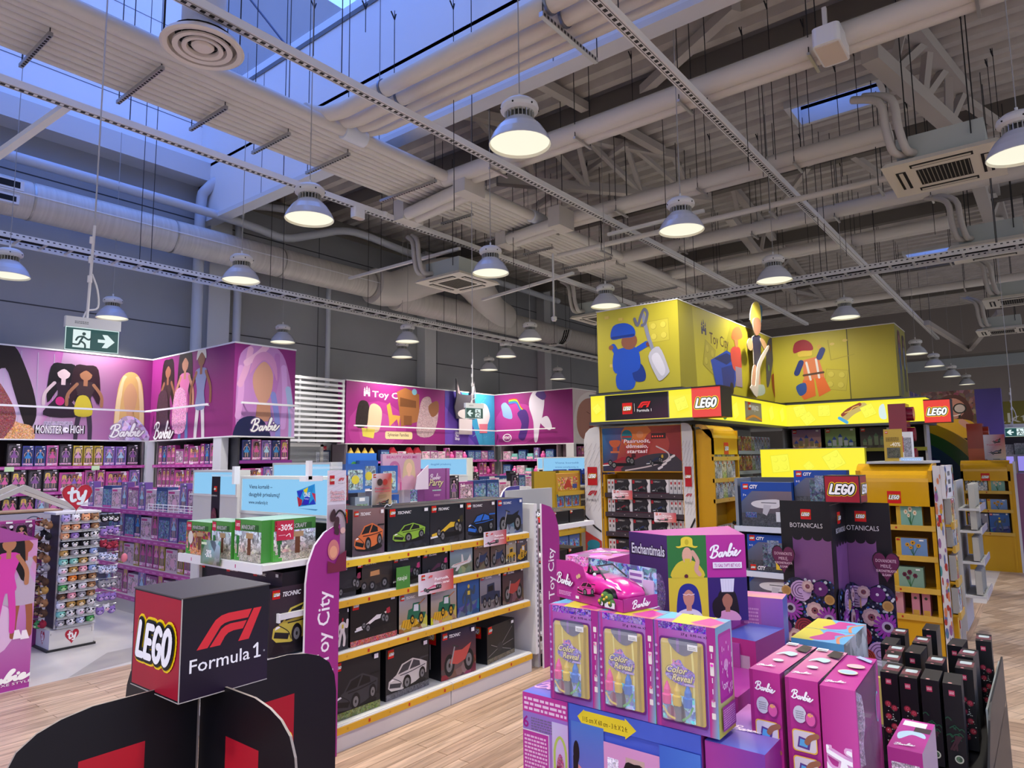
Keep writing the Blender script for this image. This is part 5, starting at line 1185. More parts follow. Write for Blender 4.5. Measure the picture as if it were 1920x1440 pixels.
a = mb.art((x0,y1,z0),(0,-1,0),(0,0,1),y1-y0,z1-z0); a.rect(0.02,0.02,.985,.985,'#a8182e'); brick_word(a,.5,.5,.86,h=.42,sh=.16)
a = mb.art((x0,y0,z0),(1,0,0),(0,0,1),x1-x0,z1-z0); a.rect(0,0,1,1,['#1c0d22','#20102a','#0d0d14','#0c0c12']); race_mark(a,.54,.63,.74,'#d42c36',h=.32); a.text('Formula',.44,.26,.13,'#f4f4f4',w=.68,off=.006); a.stroke([(.83,.37),(.87,.4),(.87,.265)],.024,'#f4f4f4',smooth=False); a.stroke([(.84,.265),(.905,.265)],.02,'#f4f4f4'); a.text('®',.955,.3,.02,'#dddddd')
mb.stroke = None
for (p, q_) in (((x0,y0,z0),(x0,y0,z1)),((x0,y0,z0),(x1,y0,z0)),((x0,y0,z0),(x0,y1,z0))): mb.beam(p, q_, .0022, .0022, '#b8b0a8', 'matte')
mb.build('logo_cube', R_)

# ================================================================== WHITE GONDOLA WITH BRICK VEHICLE SETS
def mark_strip(a, w):
    n = max(2, int(w/.16))
    for i in range(n):
        if i % 2: a.rect((i+.5)/n-.008/w, .25, (i+.5)/n+.008/w, .75, '#c03018')
        else: a.ell((i+.5)/n, .5, .008/w, None, '#c8952c', n=8)
GX = 2.63; GY = 3.43
gon = shelving('gondola_shelving', 'white gondola of brick vehicle sets with yellow shelf edges', (GX, GY, 0), 0, 2.05, 1.33, .62, [], body='#d4d4d2', back='#bcbab8', strip=None, plinth=0, sides=False)
gon['_w'] = 2.05
for sgn, zz in (('bottom', .155), ('third', .565), ('second', .875), ('top', 1.11)):
    for bx in (0, 1.0):
        w_ = .995 if bx == 0 else .93
        mb = MB(); d0 = 0 if sgn == 'bottom' else .015
        mb.box((bx+.003, d0, zz-.02),(bx+w_, .58, zz),'#e6e6e4'); s_ = mb.build('shelf', gon)
        mb = MB(); mb.box((bx+.003, d0-.012, zz-.05),(bx+w_, d0-.001, zz-.004),'#e0e0de'); mb.build('shelf_lip', s_)
        mb = MB(); mb.box((bx+.003, d0-.016, zz-.05),(bx+w_, d0-.0125, zz-.01),'#d9a92c' if not (sgn == 'top' and bx == 0) else '#ecc830'); mark_strip(mb.art((bx+.003,d0-.016,zz-.05),(1,0,0),(0,0,1),w_,.04), w_); mb.build('price_strip', s_)
for bx in (0, 1.0):
    mb = MB(); mb.box((bx+.003,.005,0),(bx+.995 if bx == 0 else bx+.945,.03,.105),'#d2d2d0'); mb.build('kick_board', gon)
mb = MB(); mb.box((2.0,0,0.12),(2.045,.6,1.33),'#dcdcda')
for k in range(28): mb.box((2.03,-.002,.17+k*.04),(2.038,0,.19+k*.04),'#2c2c30')
mb.build('end_upright', gon)
mb = MB(); mb.box((0,.5,0),(.03,.62,1.33),'#dcdcda'); mb.build('end_upright', gon)
mb = MB(); mb.box((-.0,.62,0),(2.05,.66,1.36),'#cfcfcd'); mb.build('rear_panel', gon)
# products: 'a' art painter
def setbox(key, w, h, d, bg, kind, c1, c2='#151515', word='TECHNIC', name='', label=True, strip_=None, side='#0e0e12', vx=.5, vy=.41, vw=.9, vh=.6, floor_='#2a2a30', tagw=True, logo=True):
    def f(a):
        a.rect(0,0,1,1,[floor_,floor_,bg,bg]); a.poly([(0,.0),(1,.0),(1,.35),(0,.22)], [floor_,floor_,floor_,floor_], 'busybig') if floor_ != bg else None
        if kind: 
            vehicle(a, kind, vx, vy, vw, vh, c1, c2)
        if strip_: a.rect(0,0,1,.12,strip_,'busyfine')
        if logo: brick_logo(a, .1, .9, .13)
        if word: a.text(word, .2, .86, .065, '#f2f2f2', w=.32, shear=.3, off=.02, al='l')
        if tagw: a.rect(.84,.88,.93,.96,'#eeeeee')
    def sa(a): a.rect(0,0,1,1,side); brick_logo(a,.5,.88,.5); a.stroke([(.5,.2),(.5,.7)], .03, '#c9c9c9')
    DIM[key] = (w, d, h); NAMES[key] = name; BUILD[key] = lambda: carton(w, d, h, f, side=side, name='brick_set_box', sideart=sa)
setbox('v_orange',.26,.29,.2,'#8a6a68','car','#d8713a',name='orange sports car',floor_='#4a3c44')
setbox('v_green',.385,.275,.2,'#1a2026','car','#8ab83a',name='lime green supercar',vw=.78,vh=.46,floor_='#20242a')
setbox('v_yellow',.355,.275,.2,'#12161e','racer','#d8b430','#3a3620',name='yellow striped concept car',vh=.55)
setbox('v_blue',.35,.275,.2,'#3a3038','car','#16181e','#2a6ac8',name='black and blue muscle car')
setbox('v_bike',.33,.275,.2,'#2a3f7c','bike','#14181c',name='black motorcycle on blue',floor_='#5a6480')
setbox('s_buggy',.3,.2,.14,'#3a322e','truck','#3a3028','#c8905a',name='dark off-road buggy',floor_='#2a2624')
setbox('s_dark',.25,.19,.14,'#1c1c20','racer','#2a2a2e','#8a2a4a',name='dark race car',side='#111114')
setbox('s_pinkcar',.255,.19,.14,'#1c1c22','racer','#5a3048','#c03a70',name='dark race car with pink trim')
setbox('s_plane',.245,.2,.14,'#8aa0b0','plane','#d8d4cc','#c03030',name='white aeroplane',floor_='#6a7a5a')
setbox('s_cycle',.18,.19,.12,'#6a5a50','bike','#2a3a5a','#888888',name='small dark buggy on brown',floor_='#5a4a40')
setbox('s_yel',.13,.175,.12,'#9a9480','truck','#c8a028','#333333',name='small yellow loader',floor_='#a89a80')
setbox('s_dig',.14,.175,.12,'#5a5458','tractor','#c89a30','#333333',name='small yellow digger')
setbox('m_tall',.09,.25,.18,'#101014','robot','#d8d0cc','#a02030',word='',name='slim black racer box')
setbox('m_f1',.38,.27,.2,'#100e0e','racer','#e4e0dc','#a82838',word='',name='wide black white racer',strip_='#b02828',vx=.48,vy=.5,vw=.72,vh=.42,floor_='#181412')
setbox('m_trac',.26,.25,.18,'#9aa0a8','tractor','#1f6a4a',name='green harvester in a corn field',floor_='#a8884a')
setbox('m_robot',.24,.29,.18,'#2a5a98','robot','#3a4a5c','#c8b040',name='blue box with a grey robot',floor_='#2a4a78',vw=.6,vh=.62,vy=.4)
setbox('m_truck',.25,.27,.18,'#8a8894','truck','#26304a',name='dark blue truck',floor_='#6a6460')
setbox('m_moto',.27,.27,.18,'#3a2c34','bike','#a84038','#dddddd',name='red and white motorcycle',floor_='#5a3c34')
setbox('l_black',.37,.345,.22,'#1a1a1e','car','#35353a','#0a0a0c',word='',name='large black hypercar',strip_='#6a7a3a',floor_='#1c1c20')
setbox('l_white',.41,.32,.22,'#1c1c20','car','#c9c5c0','#3a3a40',word='',name='large white classic sports car',strip_='#5a5a60',floor_='#1e1e22')
setbox('l_red',.34,.33,.22,'#1c1c3a','bike','#c05048','#e0e0e0',name='dark blue red and white racer',floor_='#6a3a34',vh=.6)
setbox('l_space',.4,.27,.22,'#141416','space','#2a2a2c',word='',name='wide black box with long thin wings',strip_='#6a6048',floor_='#161618',vh=.75)
def put(unit, key, x, z, y, where, turn=0.0, name=None, cat='boxed set', dz=0):
    rz = unit.rotation_euler.z; ca, sa = math.cos(rz), math.sin(rz); l = unit.location
    return place(key, (l.x+x*ca-y*sa, l.y+x*sa+y*ca, l.z+z), rz+turn, (name or NAMES[key])+' '+where, cat)
for k, x in (('v_orange',.27),('v_green',.62),('v_yellow',.995),('v_blue',1.36),('v_bike',1.72)):
    put(gon, k, x, 1.112, .03, 'set on the top shelf of the white gondola')
    for r in (1,): put(gon, k, x+.01, 1.112, .25, 'set behind its twin on the top gondola shelf')
for i, (k, x) in enumerate((('s_dark',.1),('s_buggy',.33),('s_pinkcar',.61),('s_pinkcar',.88),('s_plane',1.15),('s_cycle',1.38),('s_cycle',1.575),('s_yel',1.74),('s_dig',1.885))):
    put(gon, k, x, .877, .04, 'set on the second gondola shelf, %s from the left' % nth(i))
for i, (k, x) in enumerate((('m_tall',.08),('m_f1',.33),('m_trac',.67),('m_trac',.965),('m_robot',1.225),('m_truck',1.48),('m_moto',1.76))):
    put(gon, k, x, .567, .04, 'set on the third gondola shelf, %s from the left' % nth(i))
for i, (k, x) in enumerate((('l_black',.205),('l_white',.66),('l_red',1.13),('l_space',1.65))):
    put(gon, k, x, .157, .05+.03*(i % 2), 'set on the bottom shelf of the white gondola', turn=(0,.05,-.08,.12)[i])
# cards on the gondola
def promo(name, label, loc, w, h, rz, fn, tilt=0, th=.003, bc='#e8e8ee'):
    mb = MB(); mb.box((-w/2,0,0),(w/2,th,h),bc); fn(mb.art((-w/2,0,0),(1,0,0),(0,0,1),w,h)); o = mb.build(name, None, loc, rz); o.rotation_euler.x = tilt; return tag(o, label, 'sign')
def racecard(a):
    a.rect(0,0,1,1,['#e8e4ea','#c84a3a','#b03040','#e4dce4']); vehicle(a,'racer',.35,.3,.6,.35,'#d85a80','#902040'); brick_logo(a,.12,.82,.1); race_mark(a,.3,.82,.12); a.text('Pasiruošt,',.62,.6,.13,'#ffffff',w=.4,off=.02); a.text('dėmesio, startas!',.62,.4,.11,'#ffffff',w=.44,off=.02)
promo('promotional_card', 'white and red racing card clipped over the second shelf of the gondola', (GX+.82, GY-.03, .80), .34, .14, 0, racecard)
promo('promotional_card', 'white and red racing card clipped on the top shelf edge of the gondola', (GX+1.46, GY-.03, 1.05), .27, .11, 0, racecard)
promo('novelty_card', 'green square novelty card on the second shelf of the gondola', (GX+.54, GY-.0, .865), .12, .14, 0, lambda a: (a.rect(0,0,1,1,'#4a8a38'), a.text('naujai',.42,.4,.22,'#f0f4ea',w=.7)), bc='#4a8a38')
promo('promotional_stand', 'clear standing card with a racing advert on top of the gondola boxes', (GX+.455, GY+.12, 1.39), .17, .23, 0, lambda a: (a.rect(0,0,1,1,['#8a8a78','#d8c890','#c03a34','#dcdce4']), a.rect(.0,.0,1,.1,'#3a3a40'), brick_logo(a,.12,.93,.14), a.ell(.35,.75,.14,None,'#3a2a28'), a.ell(.62,.75,.12,None,'#b03028'), a.text('Pasiruošt,',.5,.55,.05,'#d04060',w=.8,off=.01), a.text('dėmesio, startas!',.5,.47,.05,'#d04060',w=.8,off=.01), a.scribble(.3,.3,.7,.42,3,'#a08a60'), vehicle(a,'racer',.5,.18,.6,.14,'#802030'), a.stroke([(.55,0),(.7,.1),(.85,.05),(1,.14)],.03,'#e8e8e8')))
R_ = empty('hanging_banner', (GX-.025, GY-.02, 1.05)); tag(R_, 'tall narrow racing banner hanging from a clear arm in front of the gondola end', 'banner')
mb = MB(); bw, bh = .135, .6; mb.box((-bw/2,-.003,0),(bw/2,0,bh),'#dcd8e0'); a = mb.art((-bw/2,-.003,0),(1,0,0),(0,0,1),bw,bh)
a.rect(0,0,1,1,['#7a2a4a','#5a2440','#d8d4de','#dcd8e2']); a.rect(0,.66,1,1,'#dad6e2')
for k in range(9): a.stroke([(0,.68+k*.04),(1,.76+k*.04)],.002,'#b8b4c4',smooth=False)
a.rect(.1,.86,.36,.95,'#c01424'); brick_word(a,.23,.905,.24); race_mark(a,.68,.91,.34,'#c01424'); a.text('Formula 1',.68,.865,.012,'#5a3040',w=.34)
for k, t in enumerate(('Pasiruošt,','dėmesio,','startas!')): a.text(t,.5,.77-k*.035,.028,'#b02848',w=.74,off=.06); a.text(t,.5,.77-k*.035,.028,'#f0e0e8',w=.7,off=.01)
a.blob([(.1,.56),(.3,.62),(.42,.56),(.36,.5),(.14,.5)],'#3a2028'); a.blob([(.3,.46),(.44,.54),(.6,.52),(.56,.44),(.36,.42)],'#40242e'); a.blob([(.34,.38),(.42,.44),(.6,.42),(.56,.36)],'#40242e'); a.ell(.8,.4,.14,None,'#d8b0a8'); a.stroke([(.4,.56),(.6,.6),(.85,.56),(1,.46)],.02,'#1c1418')
a.ell(.3,.22,.3,.1,'#c87a78'); a.ell(.3,.2,.2,.06,'#e0a080'); a.poly([(.0,.0),(1,.0),(1,.2),(.6,.16),(.4,.08),(0,.12)],'#70203c')
mb.build('printed_banner', R_); mb = MB(); mb.box((-.18,.0,.61),(.04,.012,.625),'#c9ced6','clear'); mb.box((-.2,-.0,.55),(-.175,.03,.66),'#e4e4e8'); mb.box((-.22,.0,.54),(-.1,.06,.57),'#e4e4e8'); mb.build('banner_arm', R_)
# second banner, seen almost edge on at left of the light box
R_ = empty('hanging_banner', (2.5, 4.62, 1.18)); tag(R_, 'dark botanical banner hanging left of the large light box', 'banner')
mb = MB(); mb.box((-.055,-.003,0),(.055,0,.43),'#141018'); a = mb.art((-.055,-.003,0),(1,0,0),(0,0,1),.11,.43); brick_logo(a,.5,.8,.34); a.text('BOTANICALS',.5,.68,.025,'#dddddd',w=.7); a.ell(.5,.3,.35,.2,'#5a2030','busyfine'); mb.build('printed_banner', R_, (0,0,0), FX)
mb = MB(); mb.box((-.01,-.25,.43),(.0,.05,.445),'#c9ced6','clear'); mb.box((-.02,-.27,.38),(.02,-.24,.5),'#e4e4e8'); mb.build('banner_arm', R_)
# light boxes
def lightbox(name_lb, x, y0, y1, z0, z1, art=None, d=.12, base=True):
    R_ = empty('light_box', (x, y1, z0), FX); tag(R_, name_lb, 'light box'); w = y1-y0; h = z1-z0
    mb = MB(); mb.box((-.02,.001,-.02),(w+.02,d,h+.02),'#d8dad4'); mb.box((-.02,-.008,-.02),(w+.02,.001,0),'#dfe0dc'); mb.box((-.02,-.008,h),(w+.02,.001,h+.02),'#dfe0dc'); mb.box((-.02,-.008,0),(0,.001,h),'#dfe0dc'); mb.box((w,-.008,0),(w+.02,.001,h),'#dfe0dc')
    if base: mb.box((-.02,.0,-.24 if x < 3 else -z0),(w+.02,d,-.02),'#d2d3cf')
    mb.build('box_frame', R_)
    mb = MB(); mb.box((0,-.003,0),(w,.0,h),(.24,.56,.86,1),'glow'); a = mb.art((0,-.003,0),(1,0,0),(0,0,1),w,h)
    if art: art(a)
    mb.build('lit_panel', R_); return R_
def art1(a):
    n = '#1c2a50'
    a.text('Viena kortelė –',.09,.70,.12,n,w=.29,al='l',off=.012,m='matte'); a.text('daugybė privalumų!',.09,.46,.12,n,w=.38,al='l',off=.012,m='matte'); a.text('www.onefamily.lt',.09,.22,.1,n,w=.24,al='l',off=.012,m='matte')
    c = ((.67,.62),(.67,.18),(.9,.26),(.87,.84)); cs = ['#2a3ac0','#c02840','#e8d020','#2a8ad0','#c83050','#3a30a8']
    a.poly([(.665,.66),(.69,.2),(.875,.3),(.86,.88)],'#2a9ad8','matte')
    for i, pts in enumerate((((.665,.66),(.74,.7),(.7,.42)),((.67,.5),(.73,.4),(.72,.26),(.69,.2)),((.74,.7),(.79,.78),(.77,.52)),((.79,.78),(.86,.88),(.83,.62)),((.83,.62),(.87,.6),(.875,.34)),((.72,.26),(.78,.26),(.75,.46)),((.8,.28),(.875,.3),(.85,.45)))): a.poly(pts, cs[i % 6], 'matte')
    a.poly([(.75,.28),(.8,.28),(.81,.52),(.76,.5)],'#2a2ac0','matte'); a.text('ONE',.78,.5,.13,'#e8f0ff',w=.07,off=.02,m='matte'); a.text('FAMILY',.78,.42,.04,'#e8f0ff',w=.05,m='matte')
    a.poly([(.68,.16),(.9,.16),(.88,.12)],'#5a98c8','matte')
lightbox('large blue lit box with a dark blue slogan above the green boxes', 2.66, 3.56, 4.55, 1.37, 1.59, art1)
lightbox('blue lit box at left, behind the dark hanging banner', 3.3, 5.75, 6.5, 1.42, 1.62, None)
lightbox('blue lit strip of a box just showing above the large light box', 3.9, 5.2, 6.1, 1.5, 1.68, None)

# end display with green boxes
EC = empty('end_display', (2.14, 4.37, 0), FX); tag(EC, 'end display at the near end of the gondola with green boxes on top', 'end display')
for z, lb in ((1.14,'top'),(.86,'mid'),(.62,'low'),(.2,'base')):
    mb = MB(); dd = 0 if z > 1 else .12; mb.box((0,dd,z-.03),(.935,.48,z),'#dcdcda'); s_ = mb.build('shelf', EC); mb = MB(); mb.box((0,dd-.012,z-.045),(.935,dd-.001,z+.005),'#dfdfe2'); a = mb.art((0,dd-.012,z-.045),(1,0,0),(0,0,1),.935,.05); [a.rect(.18+k*.27,.3,.19+k*.27,.7,'#c04080') for k in range(3)]; mb.build('price_strip', s_)
mb = MB(); mb.box((0,.46,0),(.935,.49,1.33),'#1a1a1c'); mb.build('back_panel', EC)
mb = MB(); mb.box((0,.12,0),(.02,.46,1.1),'#c8c8c6'); mb.build('side_panel', EC)
def greenbox(key, w, h, d, brown=False, big=False):
    def f(a):
        a.rect(0,0,1,1,'#4a8a3c'); a.rect(0,0,1,.72,['#b89058','#8a7050','#b0c0cc','#b8c8d8'] if not brown else ['#a8502a','#b8602a','#8a3418','#983c1c'],'busy'); a.rect(0,0,1,.2,'#a8a090' if not brown else '#c87838','busyfine')
        a.rect(.1,.1,.16,.55,'#2a6a30'); a.rect(.07,.4,.19,.6,'#2f7a38'); a.rect(.5,.15,.62,.6,'#6a4028'); a.rect(.44,.55,.7,.68,'#b09068'); a.poly([(0,.0),(.2,.0),(.2,.08),(.12,.08),(.12,.16),(.04,.16),(.04,.26),(0,.26)],'#4a9a3c')
        a.rect(.3,.74,.9,.88,'#2a5a24') ; a.text('MINECRAFT',.52 if not big else .62,.77,.1,'#b8b8b8',w=.5,off=.02); a.rect(.02,.72,.22,.97,'#c02848'); a.text('-30%',.12,.82,.08,'#ffffff',w=.16)
        if brown: a.ell(.2,.5,.1,.2,'#d8d0c8')
    def sa(a): a.rect(0,0,1,1,'#4a9a3c'); a.rect(.1,.1,.9,.8,'#3a7a30','busyfine'); a.rect(.3,.85,.7,.97,'#e8e8e8')
    DIM[key] = (w, d, h); BUILD[key] = lambda: carton(w, d, h, f, side='#3f8a36', top='#8ab09a', name='brick_set_box', sideart=sa)
greenbox('g_brown',.3,.2,.25,True); greenbox('g_a',.22,.215,.25); greenbox('g_b',.28,.235,.3); NAMES['g_brown'] = 'green topped box with a brown red scene'; NAMES['g_a'] = NAMES['g_b'] = 'green box with tree scene'
put(EC, 'g_brown', .165, 1.142, .03, 'leftmost on the end display'); put(EC, 'g_a', .44, 1.142, .03, 'second from the left on the end display'); put(EC, 'g_b', .71, 1.142, .04, 'third from the left on the end display')
# the box on the right shows its long side to the aisle
bb = place('g_b', (2.14+.245, 3.5, 1.142), 0, 'green box with a tree scene facing the aisle at the corner of the end display', 'boxed set')
def disc(a): a.rect(0,0,1,1,'#c02848'); a.text('-30%',.5,.5,.3,'#ffffff',w=.85,off=.02); a.stroke([(.55,.2),(.75,.3),(.8,.14)],.04,'#ffffff'); a.rect(.1,.24,.5,.28,'#e8a0b0')
promo('discount_card', 'large red minus thirty percent card in front of the green boxes', (2.14+.17, 3.485, 1.26), .11, .11, 0, disc, bc='#c02848')
promo('promotional_card', 'green forest picture card saying minus thirty on the end display edge', (2.11, 3.94, 1.11), .22, .14, FX, lambda a: (a.rect(0,0,1,1,['#5a7a4a','#6a5a48','#8ab0c8','#3a7a30'],'busybig'), a.text('-30%',.4,.3,.3,'#ffffff',w=.34,off=.02), a.rect(.02,.8,.3,.9,'#d8e8c8')), bc='#4a7a3c')
# large boxes lower on the end display, one facing the aisle with a yellow car
setbox('e_yel',.37,.37,.3,'#3a2c34','car','#c8b848','#1a1a1a',name='large yellow supercar',floor_='#14161c',vy=.45)
setbox('e_dark',.3,.22,.2,'#3a2a34','car','#6a3a48','#1a1a1a',name='dark box with a maroon car',floor_='#141418')
setbox('e_blk',.3,.22,.2,'#0c0c0e','car','#141416','#0a0a0a',word='',name='plain black box',floor_='#0c0c0e',tagw=False)
place('e_yel', (2.14+.25, 3.46, .635), 0, 'large yellow supercar set facing the aisle beside the purple side panel', 'boxed set')
put(EC, 'e_blk', .16, .862, .14, 'at the left of the end display second shelf'); put(EC, 'e_dark', .46, .862, .14, 'on the end display second shelf'); put(EC, 'e_dark', .76, .862, .14, 'on the end display second shelf, nearest the corner')
put(EC, 'e_blk', .45, .622, .2, 'on the end display lower shelf')
place('e_blk', (2.42, 3.47, .222), 0, 'plain black box on the base shelf beside the purple side panel', 'boxed set'); place('e_dark', (2.3, 3.8, .222), 0, 'dark box with a maroon car on the base shelf of the end display', 'boxed set')
# purple side panels
def sidepanel(label, x0, x1, y, ztop, r, left=True, hx=.0):
    R_ = empty('side_panel_sign', (x0, y, 0)); tag(R_, label, 'shelf end panel'); w = x1-x0
    if left: pts = [(0,0),(w,0),(w,ztop),(r*.9,ztop-.015)]+[(r-r*math.sin(t)*.98, ztop-.02-r*(1-math.cos(t))*1.5) for t in (.4,.8,1.2,PI/2)]
    else: pts = [(0,0),(w*.9,0)]+[(w-r+r*math.sin(t), ztop-.01-r*(1-math.cos(t))*1.5) for t in (PI/2,1.2,.8,.4)]+[(0,ztop)]
    mb = MB(); mb.prism(pts, (0,0,0), (1,0,0), (0,0,1), .018, '#9c2c84', ce='#e4dce4')
    a = mb.art((0,-.0185,0),(1,0,0),(0,0,1),w,ztop); a.clip = False; cx = .55 if left else .48
    a.text('Toy City', cx+.16, .40, .062, '#f4eef4', rot=PI/2, al='l', off=.01)
    def CR(px, py): return px, py
    # the castle, turned with the writing
    mbx = a; 
    def R2(p): return (cx+.06-(p[1]-.5)*.11/w, .345+(p[0]-.5)*.085/ztop)
    for sx in (0,.36,.72):
        t = .12 if sx == .36 else 0; a.poly([R2(p) for p in ((sx,.52+t),(sx+.28,.52+t),(sx+.14,.86+t))],'#f4eef4')
    for (p0,q0,p1,q1) in ((.0,.0,.28,.46),(.36,.34,.64,.58),(.72,.0,1,.46),(.28,.2,.72,.34)): a.poly([R2(p) for p in ((p0,q0),(p1,q0),(p1,q1),(p0,q1))],'#f4eef4')
    mb.build('printed_panel', R_); return R_
sidepanel('tall purple end panel reading toy city at the near end of the gondola', 2.392, 2.628, GY-.012, 1.33, .2)
sidepanel('tall purple end panel reading toy city at the far end of the gondola', 4.70, 4.955, GY-.012, 1.33, .2, False)
mb = MB(); mb.box((0,0,0),(.03,.42,1.2),'#c9c9c9'); mb.box((.03,0,.0),(.3,.42,.03),'#222226'); mb.box((.03,0,.1),(.27,.42,.13),'#d8d8d8'); mb.box((.03,0,.5),(.27,.42,.53),'#d8d8d8'); mb.box((.03,0,.85),(.27,.42,.88),'#d8d8d8'); tag(mb.build('end_display', None, (4.69, GY+.02, 0)), 'white end shelf behind the far purple end panel', 'end display')
# ================================================================== FOREGROUND STACK OF DOLL SETS
FX0 = 2.17
# the house box, long side to the camera
DW = 1.675-.955
def dream(a):
    a.rect(0,0,1,1,['#5a68c0','#8a5ab8','#4a5cc8','#4060c8']); ql = .29
    a.rect(0,.0,ql,1,['#c87ab0','#a86ab8','#9a70c8','#8a78c8']); a.rect(0,.915,ql,1,'#c03a98'); a.scribble(.01,.925,ql-.01,.99,3,'#e8c8e4')
    a.text('6',.02,.845,.05,'#a02088',off=.02); a.scribble(.055,.84,.2,.9,5,'#7a6a90'); a.rect(0,.63,.17,.835,'#d8d0e0'); a.rect(.0,.64,.165,.83,'#b8389a'); a.scribble(.01,.65,.155,.82,10,'#e8b8dc')
    a.rect(.0,.3,.09,.62,['#c8a05a','#c8a05a','#6aa0c8','#7ab0d0']); a.stroke([(.03,.3),(.03,.5)],.01,'#6a5030'); a.blob([(.0,.5),(.03,.54),(.07,.52),(.04,.5)],'#3a8a50'); a.blob([(.01,.42),(.05,.44),(.08,.4),(.04,.38)],'#3a8a50')
    a.rect(.09,.33,.18,.6,'#e4dce8'); a.ell(.13,.45,.03,.08,'#8a4a58','busyfine'); a.stroke([(.12,.56),(.16,.52)],.01,'#c02890')
    a.rect(.19,.5,ql,.9,['#d8a8d0','#d8a8d0','#c8b0e0','#c8c0e8']); a.stroke([(.21,.62),(.205,.78),(.24,.84),(.275,.78),(.27,.62)],.012,'#b8c860'); a.ell(.24,.68,.025,.09,'#a04868','busyfine'); a.ell(.24,.6,.035,.03,'#a8b840')
    a.rect(ql,0,ql+.004,1,'#6a2a80')
    # picture front
    a.rect(ql+.01,.93,1,1,'#4a62c8'); a.poly([(ql+.06,.955),(ql+.1,.99),(ql+.1,.985),(.62,.985),(.62,.995),(.68,.955),(.62,.91),(.62,.92),(ql+.1,.92),(ql+.1,.91)],'#e8d030'); a.text('115 cm X 60 cm - 3 ft X 2 ft',.507,.94,.02,'#6a5010',w=.25,off=.01)
    a.rect(ql+.02,.45,.5,.93,['#8a58b8','#8a58b8','#5078c8','#5078c8']); a.rect(ql+.02,.6,.5,.68,'#c83888','busyfine'); a.rect(ql+.02,.52,.5,.6,'#6a4a70','busy'); a.rect(ql+.03,.42,.49,.5,'#e0a0c8'); a.stroke([(ql+.05,.74),(ql+.12,.7),(.46,.68)],.03,'#d88a90'); a.ell(ql+.05,.8,.018,.05,'#241820'); a.stroke([(ql+.045,.78),(ql+.045,.7)],.025,'#241820')
    a.stroke([(ql,.45),(.45,.42),(.6,.38),(1,.4)],.02,'#b87838')
    a.rect(.5,.3,.8,.88,'#d898c8'); a.rect(.52,.4,.58,.82,'#e4dcf0','busyfine'); a.rect(.62,.34,.72,.84,'#c8a8a0'); a.rect(.74,.4,.79,.8,'#f0c0dc'); a.ell(.765,.7,.02,.06,'#d8d0e0'); a.ell(.75,.42,.02,.06,'#5aa8b8'); a.rect(.52,.3,.66,.34,'#58a8c0'); fig(a,.665,.33,.48,'#a06a50','#241a1e','#8a2858','#8a2858',.34,2)
    a.rect(.8,.0,1,.93,['#3a68c8','#3a68c8','#4a78d0','#4068c8']); a.blob([(.78,.82),(.83,.84),(.88,.8),(.84,.76),(.79,.78)],'#d8e0f4'); bust(a,.885,.22,.62,'#c08a70','#2a1a18','#c86a90',None,.2)
    a.rect(0,0,1,.28,['#b868a8','#6aa8b0','#d0a8c8','#b080c0'],'busybig'); a.rect(.35,.1,.6,.36,'#58a8b0','busy'); a.rect(0,0,.3,.3,'#c88848','busy')
DIM['dream'] = (DW,.215,.81)
def dtop(a): a.rect(0,0,1,1,['#4a66c8','#4a66c8','#c868b8','#b860b0']); doll_word(a,.15,.5,.28,'#f0b0dc')
BUILD['dream'] = lambda: carton(DW,.215,.812,dream,side='#a03a90',name='doll_house_box',topart=dtop)
place('dream', (FX0, (1.675+.955)/2, 0), FX, 'large doll house box printed with a girl and rooms, bottom of the foreground stack', 'boxed toy')
def plain(a): a.rect(0,0,1,1,['#b0308a','#c03a98','#7a3aa0','#a83a98']); a.text('bie',.5,.2,.12,'#f4d8ec',w=.6,shear=.2)
BUILD['plainmag'] = lambda: carton(.19,.4,.80,plain,side='#a03090',name='doll_set_box',topart=lambda a: (a.rect(0,0,1,1,['#5a68c0','#5a68c0','#c070b8','#d080c0']), doll_word(a,.45,.4,.6,'#f4e0f0')))
place('plainmag', (FX0+.005, .85, 0), FX, 'tall plain magenta box right of the doll house box in the foreground stack', 'boxed toy')
BUILD['base1'] = lambda: carton(.6,.5,.8,lambda a: a.rect(0,0,1,1,'#b0409a'),side='#a83a94',name='doll_set_box')
place('base1', (2.62, 1.3, 0), FX, 'wide magenta box behind the doll house box, under the pink car', 'boxed toy')
